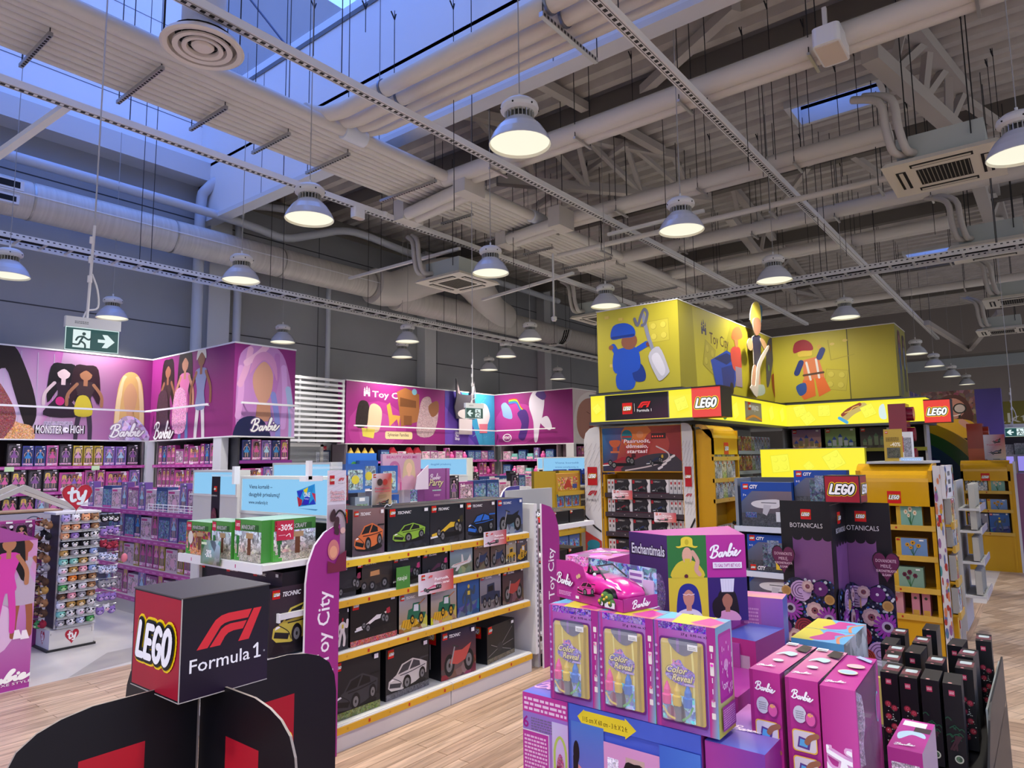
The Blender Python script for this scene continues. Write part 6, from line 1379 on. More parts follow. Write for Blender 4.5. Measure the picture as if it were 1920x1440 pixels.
# three craft boxes with see-through fronts
def craft():
    w, d, h = .215, .14, .34; R_ = empty('craft_doll_box')
    mb = MB(); mb.box((-w/2,0,0),(w/2,d,h),'#9a3a98','card'); a = mb.art((-w/2,0,0),(1,0,0),(0,0,1),w,h)
    a.rect(0,0,1,1,['#a0308a','#8868c0','#b080c8','#b050a8']); a.rect(0,.93,1,1,'#7a4ab0','busyfine'); a.rect(.0,0,.07,1,['#8a3a98','#c03888','#c03888','#8a58b8']); a.rect(.86,0,1,1,['#c02888','#68b8d0','#a0308a','#a0308a'])
    a.text('27 g · 0.95 oz. x3',.66,.89,.022,'#241030',w=.42,off=.01)
    for y in (.78,.56,.28,.17): a.rrect(.9,y,.96,y+.055 if y != .56 else y+.12,.01,'#ece4dc')
    for y in (.72,.5,.4): a.stroke([(.93,y),(.93,y+.04)],.008,'#f0e0f0'); 
    for y in (.2,.28,.36,.44,.52,.6,.68,.76): a.ell(.035,y,.022,None,'#c8a0d0')
    for y in (.66,.34): a.ell(.93,y,.025,None,'#d86aa0','busyfine')
    a.rrect(.09,.06,.84,.86,.05,'#6a2a78')
    a.rrect(.12,.08,.81,.84,.04,'#c4a828'); a.rrect(.14,.1,.5,.82,.03,['#d8c84a','#c8b030','#b89c24','#ccb43c'])
    a.stroke([(.62,.1),(.64,.5),(.62,.8)],.02,'#e8dc78'); a.stroke([(.74,.1),(.73,.5),(.75,.8)],.03,'#a8901c'); a.stroke([(.3,.5),(.28,.8)],.015,'#e8dc78')
    a.blob([(.26,.85),(.7,.85),(.66,.76),(.5,.7),(.33,.75)],'#5a5870'); a.stroke([(.4,.84),(.4,.74)],.03,'#7a5a98'); a.rect(.56,.76,.72,.815,'#f0f0ee'); a.scribble(.58,.77,.7,.8,2,'#8a8a8a')
    a.blob([(.18,.5),(.28,.6),(.42,.66),(.5,.6),(.66,.55),(.62,.44),(.5,.42),(.34,.44)],'#8a6ac0','busyfine')
    doll_word(a,.38,.63,.16,'#e87ac0')
    for i, (t, x, y) in enumerate((('Color',.38,.53),('Reveal',.47,.46))): a.text(t,x,y,.065,'#5a4a20',w=.36,shear=.35,off=.05); a.text(t,x,y+.004,.06,'#f0e0a0',w=.34,shear=.35,off=.015)
    a.rect(.5,.43,.66,.45,'#b8a0d8')
    a.rrect(.13,.09,.66,.33,.02,['#58b8a8','#a858b8','#c83888','#5aa8c8'],'busy'); a.blob([(.3,.1),(.33,.28),(.4,.3),(.46,.26),(.5,.1)],'#3a2430'); a.ell(.4,.24,.03,None,'#c09070'); a.blob([(.2,.1),(.22,.2),(.3,.22),(.34,.1)],'#8a3050'); a.ell(.22,.29,.045,None,'#e8c8e0')
    a.stroke([(.14,.2),(.22,.13),(.32,.11)],.02,'#e8c838'); a.stroke([(.46,.11),(.56,.16),(.62,.24)],.02,'#58b048')
    s = mb.art((w/2,0,0),(0,1,0),(0,0,1),d,h); s.rect(0,0,1,1,['#c8c838','#d8a828','#88a8c8','#68a8c0']); s.rrect(.14,.3,.92,.93,.06,'#a82c90'); s.rrect(.18,.33,.88,.9,.06,'#b8389c'); s.ell(.55,.62,.13,None,'#d8a0c8')
    for k in range(26): x = rnd.uniform(.2,.85); y = rnd.uniform(.36,.88); s.stroke([(x,y),(x,y-rnd.uniform(.01,.04))],.012,'#f0d0e8')
    s.text('DIY',.4,.42,.05,'#f4e0f0',off=.02); s.rect(.14,.05,.92,.27,'#98308a'); s.scribble(.18,.07,.88,.25,9,'#d8a0cc')
    t = mb.art((-w/2,0,h),(1,0,0),(0,1,0),w,d); t.rect(0,0,1,1,['#c84898','#d88a68','#58a8c8','#a8b0d8']); t.poly([(.3,0),(.6,0),(.8,1),(.2,1)],'#d8c838'); t.poly([(.55,.2),(.9,.1),(1,.6),(.7,.9)],'#c83c90'); t.poly([(0,.1),(.25,.4),(.1,1),(0,1)],'#68b8d8')
    mb.build('carton', R_)
    for i, c_ in enumerate(('#e0388c','#d8b81c','#1a68c0')):
        m2 = MB(); x = (-.5+.2+.17*i)*w; m2.lathe([(.0,.09),(.017,.09),(.018,.118),(.013,.122),(.012,.135),(.006,.15),(.003,.158),(0,.16)], (x,-.004,-.01+.0*i), c_, 'gloss', 12); m2.lathe([(.016,.04),(.016,.09)], (x,-.002,-.01), '#9ac0d8', 'clear', 12); m2.build('colour_bottle', R_)
    m2 = MB(); x0, x1, z0, z1 = -w/2+.12*w, -w/2+.81*w, .085*h, .84*h; y = -.026
    m2.mesh([(x0+.008,y,z0+.008),(x1-.008,y,z0+.008),(x1-.008,y,z1-.008),(x0+.008,y,z1-.008),(x0,-.001,z0),(x1,-.001,z0),(x1,-.001,z1),(x0,-.001,z1)], [(0,1,2,3),(0,4,5,1),(1,5,6,2),(2,6,7,3),(3,7,4,0)], '#ffffff', 'clear'); m2.build('clear_blister', R_)
    return R_
CB = craft(); DIM['craft'] = (.215,.14,.34)
for i, y in enumerate((1.435, 1.218, 1.0)):
    p = (FX0+.0, y, .814); lb = 'yellow craft doll box with three colour bottles, %s of three in the foreground' % ('left','middle','right')[i]
    if i == 0: CB.location = p; CB.rotation_euler.z = FX; tag(CB, lb, 'boxed toy', 'yellow craft boxes in the foreground')
    else: dup(CB, p, FX, lb)
# support under the car box: more sets behind
BUILD['base2'] = lambda: carton(.34,.13,.335,lambda a: a.rect(0,0,1,1,'#b858a8'),side='#b050a0',name='doll_set_box',top='#c8c8d8')
place('base2', (FX0+.145, 1.39, .802), FX, 'pale topped set box hidden behind the yellow craft boxes', 'boxed toy')
# boxed pink toy car
R_ = empty('boxed_toy_car', (2.247, 1.415, 1.156), FX-.3); R_.scale = (.9, .9, .9); tag(R_, 'open fronted box with a shiny pink toy convertible on top of the craft boxes', 'boxed toy car')
W_, D_ = .42, .19
mb = MB(); mb.box((-W_/2,0,0),(W_/2,D_,.012),'#a8287c'); mb.box((-W_/2,0,0),(W_/2,.004,.045),'#b8308c'); mb.box((W_/2-.004,0,0),(W_/2,D_,.05),'#a82c84'); mb.box((-W_/2,D_-.004,0),(W_/2,D_,.15),'#6a98b8','busy')
mb.prism([(-.21,0),(-.21,.16),(-.1,.165),(-.03,.15),(.02,.045),(.02,0)], (0,.001,0), (1,0,0), (0,0,1), .003, '#b8308c')
a = mb.art((-W_/2,-.0015,0),(1,0,0),(0,0,1),W_,.16); a.clip = False
a.blob([(.0,.62),(.06,.9),(.2,1.0),(.34,.95),(.36,.75),(.2,.55)],'#4a6a4a','busyfine'); a.poly([(0,.0),(1,.0),(1,.26),(.55,.28),(.2,.5),(0,.62)],'#b8308c'); a.poly([(0,.3),(0,.62),(.2,.5),(.55,.28)],'#c83c98')
doll_word(a,.16,.52,.27,'#ffffff',rise=-.04,edge='#a01878'); vehicle(a,'car',.5,.42,.28,.36,'#e0489c','#30141c'); a.ell(.38,.66,.02,None,'#d8b090'); a.ell(.41,.7,.02,None,'#d8c080'); a.rect(.78,.06,.92,.2,'#eeeeee'); a.scribble(.08,.12,.28,.24,3,'#e8a8d0'); a.rect(.35,.1,.4,.17,'#eeeeee'); a.ell(.74,.13,.02,None,'#f0e0f0')
s = mb.art((W_/2,0,0),(0,1,0),(0,0,1),D_,.05); s.rect(0,0,1,1,'#a82c84'); doll_word(s,.5,.5,.5,h=.6)
mb.build('tray_box', R_)
mb = MB(); cc = '#d82c94'
secs = [(-.185,.06,.03,.075),(-.16,.075,.02,.1),(-.11,.08,.018,.12),(-.05,.08,.018,.1),(.0,.08,.018,.098),(.06,.078,.018,.094),(.12,.074,.02,.082),(.165,.066,.022,.066),(.19,.045,.03,.05)]
vs = []; fs = []
for (x, hw, z0, z1) in secs:
    for (yy, zz) in ((-hw,z0),(-hw*1.02,(z0*.45+z1*.55)),(-hw*.8,z1*.96),(-hw*.3,z1),(hw*.3,z1),(hw*.8,z1*.96),(hw*1.02,(z0*.45+z1*.55)),(hw,z0)): vs.append((x,yy+.095,zz+.012))
n = 8
for i in range(len(secs)-1):
    for k in range(n): fs.append((i*n+k,(i+1)*n+k,(i+1)*n+(k+1)%n,i*n+(k+1)%n))
fs.append(tuple(range(n))); fs.append(tuple(reversed(range(len(vs)-n,len(vs))))); mb.mesh(vs,fs,cc,'gloss',True)
for s in (-1,1): mb.poly = None; mb.mesh([(.1,.095+s*.05,.096),(.15,.095+s*.068,.078),(.165,.095+s*.06,.074),(.12,.095+s*.04,.094)],[(0,1,2,3) if s > 0 else (3,2,1,0)],'#e8e8f0','gloss')
mb.box((.196,.06,.03),(.205,.13,.045),'#241018','gloss'); mb.build('car_body', R_)
for (x, s) in ((-.12,-1),(.115,-1),(-.12,1),(.115,1)):
    m2 = MB(); yy = .095+s*.078
    m2.tube([(x,yy-.012,.042),(x,yy+.012,.042)], .036, '#131316', 'card', 18); m2.tube([(x,yy-.0135,.042),(x,yy+.0135,.042)], .024, '#2a2a2e', 'gloss', 10)
    for k in range(5): t = 2*PI*k/5; m2.beam((x,yy+s*.0145,.042),(x+.022*math.cos(t),yy+s*.0145,.042+.022*math.sin(t)),.005,.003,'#4a4a50','card',up=(0,1,0))
    m2.build('wheel', R_)
m2 = MB(); m2.mesh([(-.0,.04,.108),(-.0,.15,.108),(.07,.155,.106),(.07,.035,.106),(.0,.05,.15),(.0,.14,.15)],[(4,5,2,3)],'#9ab0c8','clear'); m2.tube([(.07,.035,.106),(.0,.05,.15),(.0,.14,.15),(.07,.155,.106)],.004,'#2a2a30','card',6); m2.box((-.13,.05,.112),(-.02,.14,.118),'#1c1418'); m2.tube([(-.03,.055,.12),(-.05,.055,.15),(-.06,.055,.12)],.006,'#2a2a30','card',6); m2.ball((.02,.02,.12),.008,'#e0e0e4','gloss',8,5); m2.build('windscreen', R_)
m2 = MB(); 
for (x,z) in ((.06,.03),(.09,.04),(.12,.03),(.08,.055),(.105,.05)): m2.ball((x+.03,-.004,z-.005),.018,'#4a7038','matte',8,5); m2.ball((x+.03,-.02,z),.006,'#d8b840','matte',6,4)
m2.build('printed_bush', R_)
m2 = MB(); m2.box((.06,D_-.01,.05),(.14,D_-.002,.13),'#d8dce8'); m2.box((.14,D_-.01,.03),(.2,D_-.002,.1),'#d0b8d8')
for k in range(3): m2.box((.065,D_-.0105,.06+k*.024),(.135,D_-.0095,.072+k*.024),'#8a68a8')
m2.build('backdrop_house', R_)
# flat pink boxes further back
for i, (x, y, z) in enumerate(((2.96,1.87,1.149),(2.99,1.87,1.086),(2.96,1.87,1.023),(2.98,1.87,.961))):
    BUILD['flatp'] = lambda: carton(.25,.35,.062,lambda a: a.rect(0,0,1,1,['#c858a8','#c858a8','#d878b8','#d070b0'],'busyfine'),side='#b0489c',name='doll_set_box',topart=lambda a: (a.rect(0,0,1,1,['#c060b0','#d88ab0','#c868b0','#b850a8'],'busybig'), doll_word(a,.5,.6,.6)))
    place('flatp', (x,y,z), FX, 'flat pink box lying behind the toy car, %s from the top of its pile' % nth(i), 'boxed toy')
mb = MB(); mb.box((0,0,0),(.4,.8,.96),'#b858a8'); mb.box((.05,-.12,0),(.4,0,.9),'#a84898'); a = mb.art((0,.8,0),(0,-1,0),(0,0,1),.8,.96); a.rect(0,0,1,1,['#b84a9c','#9a3a90','#a84498','#b850a4'],'busybig'); tag(mb.build('stacked_cartons', None, (2.93, 1.24, 0)), 'block of stacked magenta cartons carrying the doll header cube', 'cartons')
# header cube, turned towards the camera
R_ = empty('header_cube', (2.925, 1.4, 1.07), 0); th = math.radians(-51.8)
R_.rotation_euler.z = th; tag(R_, 'four sided header cube with coloured portrait squares and a purple side', 'display header'); w, h = .357, .38
R_.location = PD(1330,1163,3.08); R_.location.z = .965
mb = MB(); mb.mesh([(-w/2,0,0),(w/2,0,0),(w/2+.02,.3,0),(-w/2-.14,.2,0),(-w/2,0,h),(w/2,0,h),(w/2+.02,.3,h+.01),(-w/2-.14,.2,h+.0)],[(0,1,5,4),(1,2,6,5),(2,3,7,6),(3,0,4,7),(4,5,6,7),(3,2,1,0)],'#b8449c','card')
a = mb.art((-w/2,0,0),(1,0,0),(0,0,1),w,h)
a.rect(0,.5,.5,1,'#2f7a38'); a.rect(.5,.5,1,1,'#b83098'); a.rect(0,0,.5,.5,'#d8c838'); a.rect(.5,0,1,.5,'#33206a'); a.clip = True
def sub(x0, y0): b = Art(mb, a.P(x0,y0), a.u, a.v, w/2, h/2); b.o = a.P(x0,y0)+a.n*a.step*2; return b
b = sub(0,.5); b.blob([(.1,0),(.2,.3),(.42,.42),(.58,.42),(.8,.3),(.9,0)],'#d8c838'); b.ell(.5,.52,.13,.2,'#e0b090'); b.rect(.43,.3,.57,.45,'#d8c838'); b.stroke([(.64,.6),(.76,.4),(.72,.2),(.8,.08)],.1,'#d8a890'); b.blob([(.22,.74),(.34,.76),(.36,.92),(.5,.97),(.64,.92),(.66,.76),(.78,.74),(.7,.7),(.5,.74),(.3,.7)],'#e8d83c'); b.ell(.5,.84,.05,.07,'#c8b828'); b.ell(.46,.04,.05,None,'#5a2030')
b = sub(0,0); bust(b,.5,0,.86,'#c89078','#26308a','#dcdce4',None,.66); b.rect(.4,0,.6,.16,'#26264a','busyfine'); b.stroke([(.36,.62),(.44,.6),(.5,.62),(.56,.6),(.64,.62)],.02,'#f0d8d8')
b = sub(.5,0); bust(b,.48,0,.74,'#a87058','#18121a','#d898b8',None,.6); b.blob([(.14,.1),(.1,.4),(.28,.55),(.3,.1)],'#18121a'); b.poly([(.34,.66),(.64,.66),(.68,.97),(.32,.97)],'#e0e0ea'); [b.rect(.38+k*.07,.68,.385+k*.07,.95,'#b8b8c8') for k in range(4)]
b = sub(.5,.5); doll_word(b,.48,.62,.78,rise=.1,wd=.15); b.rect(.14,.22,.88,.36,'#f0f0f4'); b.text('TU GALI TAPTI BET KUO',.51,.25,.075,'#b02890',w=.66,off=.02)
lf = mb.art((-w/2-.14,.2,0),(.14,-.2,0),(0,0,1),math.hypot(.14,.2),h); lf.rect(0,0,1,1,['#2a1440','#2e1a4a','#4a2a6a','#3e2460']); lf.text('Enchantimals',.5,.74,.13,'#1c0c2a',w=.92,off=.07,rot=0); lf.text('Enchantimals',.5,.745,.12,'#d0d0dc',w=.86,off=.02); lf.ell(.3,.34,.14,.2,'#4a3a68','busyfine'); lf.ell(.76,.3,.16,.24,'#5a4a78','busyfine')
mb.build('printed_faces', R_)
# other sets around it
def tallbox(key, w, d, h, c1, c2, top, nm, fr=None, sa=None): BUILD[key] = lambda: carton(w, d, h, fr or (lambda a: (a.rect(0,0,1,1,[c1,c1,c2,c2]), a.scribble(.1,.55,.5,.9,9,'#e0c0dc'))), side=c2, name='doll_set_box', topart=lambda a: a.rect(0,0,1,1,top), sideart=sa); DIM[key] = (w,d,h)
tallbox('bb', .2, .14, .45, '#b04aa0','#4a5ab0', ['#e0a890','#e0a890','#d878b8','#c868b0'], '', lambda a: (a.rect(0,0,1,1,['#b860b0','#a050b0','#a860b8','#c078c0']), a.scribble(.1,.1,.45,.9,22,'#e0b0d8'), a.rect(.5,.0,1,1,['#5058b0','#5058b0','#a870c8','#b078c8']), a.text('Barbie',.76,.3,.12,'#c8a8e0',w=.5,rot=PI/2), a.rrect(.62,.1,.9,.3,.04,'#14121a')))
place('bb', (3.36, .98+.17, .58), FX+.15, 'lilac and blue doll box standing right of the header cube', 'boxed toy')
tallbox('mg', .16, .3, .42, '#a83a8a','#8a2a70', ['#4a58b0','#4a58b0','#5a68c0','#5a68c0'], '', lambda a: (a.rect(0,0,1,1,'#a8327c'), a.rect(.06,.06,.82,.84,'#b8a0b4'), a.rect(.2,.4,.6,.7,'#c8c4d0'), a.ell(.3,.2,.1,None,'#6a5a50')))
place('mg', (2.99, 1.13, .5), FX-.1, 'magenta set box with a pale window, behind the right craft box', 'boxed toy')
mb = MB(); mb.box((0,0,0),(1.0,.42,.498),'#9a4a90'); tag(mb.build('stacked_cartons', None, (2.95, .79, 0)), 'low block of cartons under the rainbow topped boxes', 'cartons')
def rainbow(a): a.rect(0,0,1,1,'#68b0d8'); a.poly([(0,0),(.4,0),(.55,.5),(.3,1),(0,1)],'#d8cc38'); a.blob([(.3,.2),(.5,.1),(.75,.3),(.7,.6),(.85,.8),(.5,.9),(.45,.6)],'#c83090'); a.stroke([(.9,0),(.8,.5),(1,.9)],.06,'#e08a58')
for i, (x, y) in enumerate(((3.42,.92),(3.66,.92))):
    BUILD['rb'] = lambda: carton(.23,.235,.35,lambda a: (a.rect(0,0,1,1,['#a8a8a0','#8a8898','#c8c8c8','#b8b0c0'],'busyfine'), a.rect(0,.9,1,1,'#58a0c8')),side='#b0b0a8',name='doll_set_box',topart=rainbow, sm='busybig')
    place('rb', (x,y,.5), FX, 'box with a swirling rainbow top, %s of two behind the tall pink boxes' % ('nearer','farther')[i], 'boxed toy')
mb = MB(); mb.rbox((-.06,0,0),(.06,.1,.26),.02,'#d8dcd8','clear'); mb.box((-.04,.03,0),(.04,.06,.2),'#d8c838'); tag(mb.build('clear_pack', None, (3.5, .66, .5), FX), 'clear plastic pack with yellow contents beside the rainbow topped boxes', 'clear pack'); 
# three tall boxes in the right foreground
HT = 1.0
def tallA(a):
    a.rect(0,0,1,1,'#b42c88'); a.rect(.0,0,.12,1,'#a02478'); doll_word(a,.52,.925,.66,rise=-.04,wd=.16)
    a.ell(.42,.84,.2,.04,'#c8c8d4'); a.scribble(.3,.82,.54,.86,4,'#8a8a98'); a.ell(.74,.825,.17,.036,'#8a2470'); a.ell(.74,.825,.14,.03,'#d858a0'); a.text('40+',.74,.835,.018,'#e8c838',w=.16,off=.02)
    for y in (.72,.6,.48,.36,.24,.12):
        a.rrect(.16,y-.05,.9,y+.05,.1,'#e8b840'); a.rrect(.19,y-.045,.87,y+.045,.1,'#d8d0d4')
        a.poly([(.3,y-.03),(.66,y-.036),(.72,y+.01),(.36,y+.02)],'#5a3a88'); a.poly([(.36,y-.022),(.6,y-.026),(.64,y+.004),(.4,y+.01)],'#5aa8d8'); a.stroke([(.9,y+.035),(.7,y+.02),(.6,y-.002)],.025,'#9a6448')
def tallB(a):
    a.rect(0,0,1,1,['#b42c88','#b42c88','#c03090','#c03090']); doll_word(a,.5,.62,1.5,rise=0,wd=.13,edge='#e0a8d0',rot=-PI/2)
def tallB(a):
    a.rect(0,0,1,1,['#b42c88','#c84aa0','#c84aa0','#b42c88'])
    b = Art(a.mb, a.o+a.v*a.h*.74+a.n*a.step*3+a.u*a.w*.1, -a.v, a.u, a.h*.44, a.w*.72); doll_word(b,.5,.5,.96,rise=-.03,wd=.13,edge='#e8b0d8')
def topA(a): a.rect(0,0,1,1,['#b42c88','#b42c88','#d890a8','#d890a8']); doll_word(a,.36,.16,.6,rise=0); a.ell(.5,.34,.18,.04,'#c8d0d8'); a.blob([(.2,.5),(.4,.56),(.7,.52),(.8,.62),(.5,.66),(.3,.6)],'#b8dce0'); a.rect(.05,.88,.42,.97,'#e8e8ee'); a.scribble(.08,.89,.4,.96,1,'#777777'); a.poly([(.55,.74),(.98,.7),(.96,.92),(.6,.95)],'#2a2228')
def topB(a): a.rect(0,0,1,1,'#b8308c'); doll_word(a,.36,.14,.6,rise=0); a.ell(.5,.42,.3,.07,'#e8d0b0'); a.ell(.5,.42,.26,.055,'#a8c8e0'); a.ell(.6,.62,.28,.06,'#e8d0b0'); a.ell(.6,.62,.24,.045,'#e0b8c0'); a.poly([(.4,.9),(.95,.78),(.95,.86),(.5,.96)],'#a8b8e0')
def talls(kind, key):
    def f():
        w, d, h = .1, .4 if kind == 'A' else .4, .66
        R_ = empty('tall_doll_box'); mb = MB()
        if kind == 'A':
            mb.mesh([(-w/2,0,0),(w/2,0,0),(w/2,d,0),(-w/2,d,0),(-w/2,0,h),(w/2,0,h),(w/2,d,h),(-w/2,d,h)],[(0,1,5,4),(2,3,7,6),(3,0,4,7),(4,5,6,7)],'#a82880','card'); mb.box((w/2-.012,.0,0),(w/2-.001,d*.12,h),'#a82880'); mb.box((w/2-.02,.05,.02),(w/2-.012,d-.02,h-.02),'#c8b0c0','busybig')
        else:
            mb.mesh([(-w/2,0,0),(w/2,0,0),(w/2,d,0),(-w/2,d,0),(-w/2,0,h),(w/2,0,h),(w/2,d,h),(-w/2,d,h)],[(0,1,5,4),(2,3,7,6),(3,0,4,7),(4,5,6,7)],'#b83090','card'); mb.box((w/2-.006,.0,0),(w/2-.001,.02,h),'#b83090'); mb.box((w/2-.006,d-.02,0),(w/2-.001,d,h),'#b83090'); mb.box((-w/2+.01,.02,.02),(-w/2+.016,d-.02,h-.03),'#b890a8')
        a = mb.art((-w/2,0,0),(1,0,0),(0,0,1),w,h); (tallA if kind == 'A' else tallB)(a)
        t = mb.art((-w/2,0,h),(1,0,0),(0,1,0),w,d); (topA if kind == 'A' else topB)(t); mb.build('carton', R_)
        m2 = MB(); m2.mesh([(w/2-.001,.02,.0),(w/2-.001,d-.02,0),(w/2-.001,d-.02,h-.005),(w/2-.001,.02,h-.005)],[(0,1,2,3)],'#ffffff','clear'); m2.build('clear_window', R_)
        if kind == 'B':
            m3 = MB(); m3.tube(cr([(0,.2,h-.06),(.01,.19,h-.14),(0,.2,h-.22),(.005,.19,h-.3)],4),[.008]+[.028]*11+[.006],'#b89aa8','busyfine',8); m3.tube([(-.02,.3,0),(-.02,.3,.14),(-.02,.3,.2),(-.02,.3,.24)],[.03,.03,.012,.01],'#3a78c8','card',10); m3.ball((-.02,.3,.26),.016,'#b88868','matte',8,5); m3.ball((-.02,.31,.265),.019,'#2a1a18','matte',8,5); m3.ball((.0,.14,.1),.06,'#c8c8cc','gloss',12,8); m3.build('doll_and_comb', R_)
            m4 = MB(); m4.mesh([(w/2+.001,d-.06+.03*math.cos(t*PI/6),h-.14+.05*math.sin(t*PI/6)) for t in range(12)],[tuple(range(12))],'#78c0c8'); m4.mesh([(w/2+.0015,d-.06+.025*math.cos(t*PI/6),h-.14+.044*math.sin(t*PI/6)) for t in range(12)],[tuple(range(12))],'#b83090'); m4.build('round_sticker', R_)
        return R_
    return f
BUILD['tA'] = talls('A','tA'); BUILD['tB'] = talls('B','tB')
place('tA', (2.329, .797, .34), FX-.03, 'tall narrow pink doll box with round corner pictures, left of three in the right foreground', 'boxed toy')
place('tA', (2.33, .682, .335), FX+.0, 'tall narrow pink doll box with round corner pictures, middle of three in the right foreground', 'boxed toy')
place('tB', (2.325, .575, .33), FX+.03, 'wide windowed pink doll box with sideways white script, right of three in the foreground', 'boxed toy')
mb = MB(); mb.box((0,0,0),(.58,.38,.328),'#7a3a88'); tag(mb.build('stacked_cartons', None, (2.32,.5,0)), 'cartons under the three tall pink doll boxes', 'cartons')
def lowb(a): a.rect(0,0,1,1,'#b03088'); a.rect(.1,.05,.9,.9,'#c8b8c4','busyfine')
BUILD['low'] = lambda: carton(.1,.3,.42,lowb,side='#b8a0b0',name='tall_doll_box',topart=lambda a: (a.rect(0,0,1,1,'#b83090'), a.rect(.1,.78,.8,.95,'#eeeeee'), a.blob([(.2,.3),(.5,.5),(.9,.45),(.8,.6),(.4,.62),(.1,.5)],'#b8d8e8'), a.rect(.5,.62,.98,.78,'#403038'), doll_word(a,.45,.14,.6)), sideart=lambda a: a.rect(0,0,1,1,'#b8a8b4','busybig'))
place('low', (2.6,.45,.33), FX, 'lower pink doll box in the gap before the black flower boxes', 'boxed toy')
# black flower set boxes in their tray
def rosebox(kind):
    def f():
        w, d, h = .066, .17, .34
        mb = MB(); mb.box((-w/2,0,0),(w/2,d,h),'#0d0d10','card'); a = mb.art((-w/2,0,0),(1,0,0),(0,0,1),w,h); a.rect(0,0,1,1,'#0b0b0e'); a.rect(.3,.86,.62,.925,'#b03050'); a.text('LEGO',.46,.88,.03,'#e8d0d0',w=.26,off=.02)
        if kind == 'rose':
            for (x,y,r) in ((.35,.62,.0),(.7,.58,0),(.35,.47,0),(.65,.36,0),(.3,.3,0),(.75,.24,0),(.4,.16,0)):
                a.ell(x,y,.2,None,'#6a1c2c'); a.ell(x,y,.15,None,'#9a2c3c'); a.ell(x+.02,y+.005,.09,None,'#b84858'); a.ell(x+.02,y+.005,.04,None,'#7a2030')
            for k in range(36): a.ell(rnd.uniform(.06,.94), rnd.uniform(.12,.62), .035, None, rnd.choice(('#c8ccc4','#a8aca4','#5a6a58')), n=6)
        else:
            for k in range(12): x = rnd.uniform(.1,.9); y = rnd.uniform(.3,.62); a.stroke([(x-.15,y),(x,y+.02),(x+.15,y-.01)],.012,'#1e4a34')
            for k in range(4): a.stroke([(rnd.uniform(.1,.6),.24),(rnd.uniform(.4,.9),.4)],.02,'#3a2028')
            a.ell(.6,.14,.24,None,'#b8c0ac'); a.ell(.6,.14,.17,None,'#4a6a48','busyfine')
        t = mb.art((-w/2,0,h),(1,0,0),(0,1,0),w,d)
        if kind == 'rose': t.rect(0,0,1,1,'#141014'); t.rect(0,.25,1,.75,'#6a2838','busyfine'); t.rrect(.18,.5,.86,.78,.1,'#b8c8c4'); t.ell(.4,.08,.1,None,'#d88a90')
        else: t.rect(0,0,1,1,'#1c1c20'); t.ell(.4,.07,.12,None,'#d89a90')
        s = mb.art((w/2,0,0),(0,1,0),(0,0,1),d,h); s.rect(0,0,1,1,['#1a1a1c','#26262a','#26262a','#1a1a1c']); s.ell(.2,.12,.05,None,'#7a4040')
        return mb.build('flower_set_box')
    return f
BUILD['rose'] = rosebox('rose'); BUILD['dark'] = rosebox('dark')
fr = [(3.40,.628,'rose',.425),(3.40,.556,'rose',.418),(3.41,.478,'dark',.42),(3.42,.400,'dark',.415)]
for i, (x, y, k, z) in enumerate(fr): place(k, (x, y, z), FX+(.0,.02,.02,.06)[i], 'black flower set box with %s, %s in the front row of the black tray' % ('red roses' if k == 'rose' else 'dark leaves', nth(i)), 'boxed set')
j = 0
for (x, y, k) in ((3.62,.66,'rose'),(3.84,.68,'rose'),(4.06,.60,'rose'),(3.72,.50,'rose'),(3.95,.40,'rose'),(3.68,.38,'rose'),(4.15,.46,'dark'),(4.2,.72,'rose'),(4.4,.6,'dark'),(4.3,.35,'rose'),(3.84,.60,'dark'),(3.98,.73,'dark')):
    place(k, (x, y, .41+rnd.uniform(-.01,.01)), FX+rnd.uniform(-.06,.06), 'black flower set box behind the front row, %s by depth in the black tray' % nth(j), 'boxed set'); j += 1
R_ = empty('cardboard_tray', (3.38,.3,0)); tag(R_, 'black cardboard tray holding the flower set boxes, pale inside', 'tray')
mb = MB(); mb.box((0,0,0),(1.2,.62,.405),'#0d0d10'); mb.build('tray_body', R_)
mb = MB(); mb.prism([(0,.4),(1.2,.4),(1.2,.62),(.35,.62),(.22,.58),(0,.43)], (0,0,0), (1,0,0), (0,0,1), .008, '#2a2a2c'); mb.box((.3,.004,.41),(1.18,.012,.6),'#b8c0c0'); a = mb.art((0,-.009,0),(1,0,0),(0,0,1),1.2,.4); a.rect(0,0,1,1,'#1f1f22'); a.ell(.2,.5,.03,.1,'#3a3a3e'); mb.build('tray_side', R_)

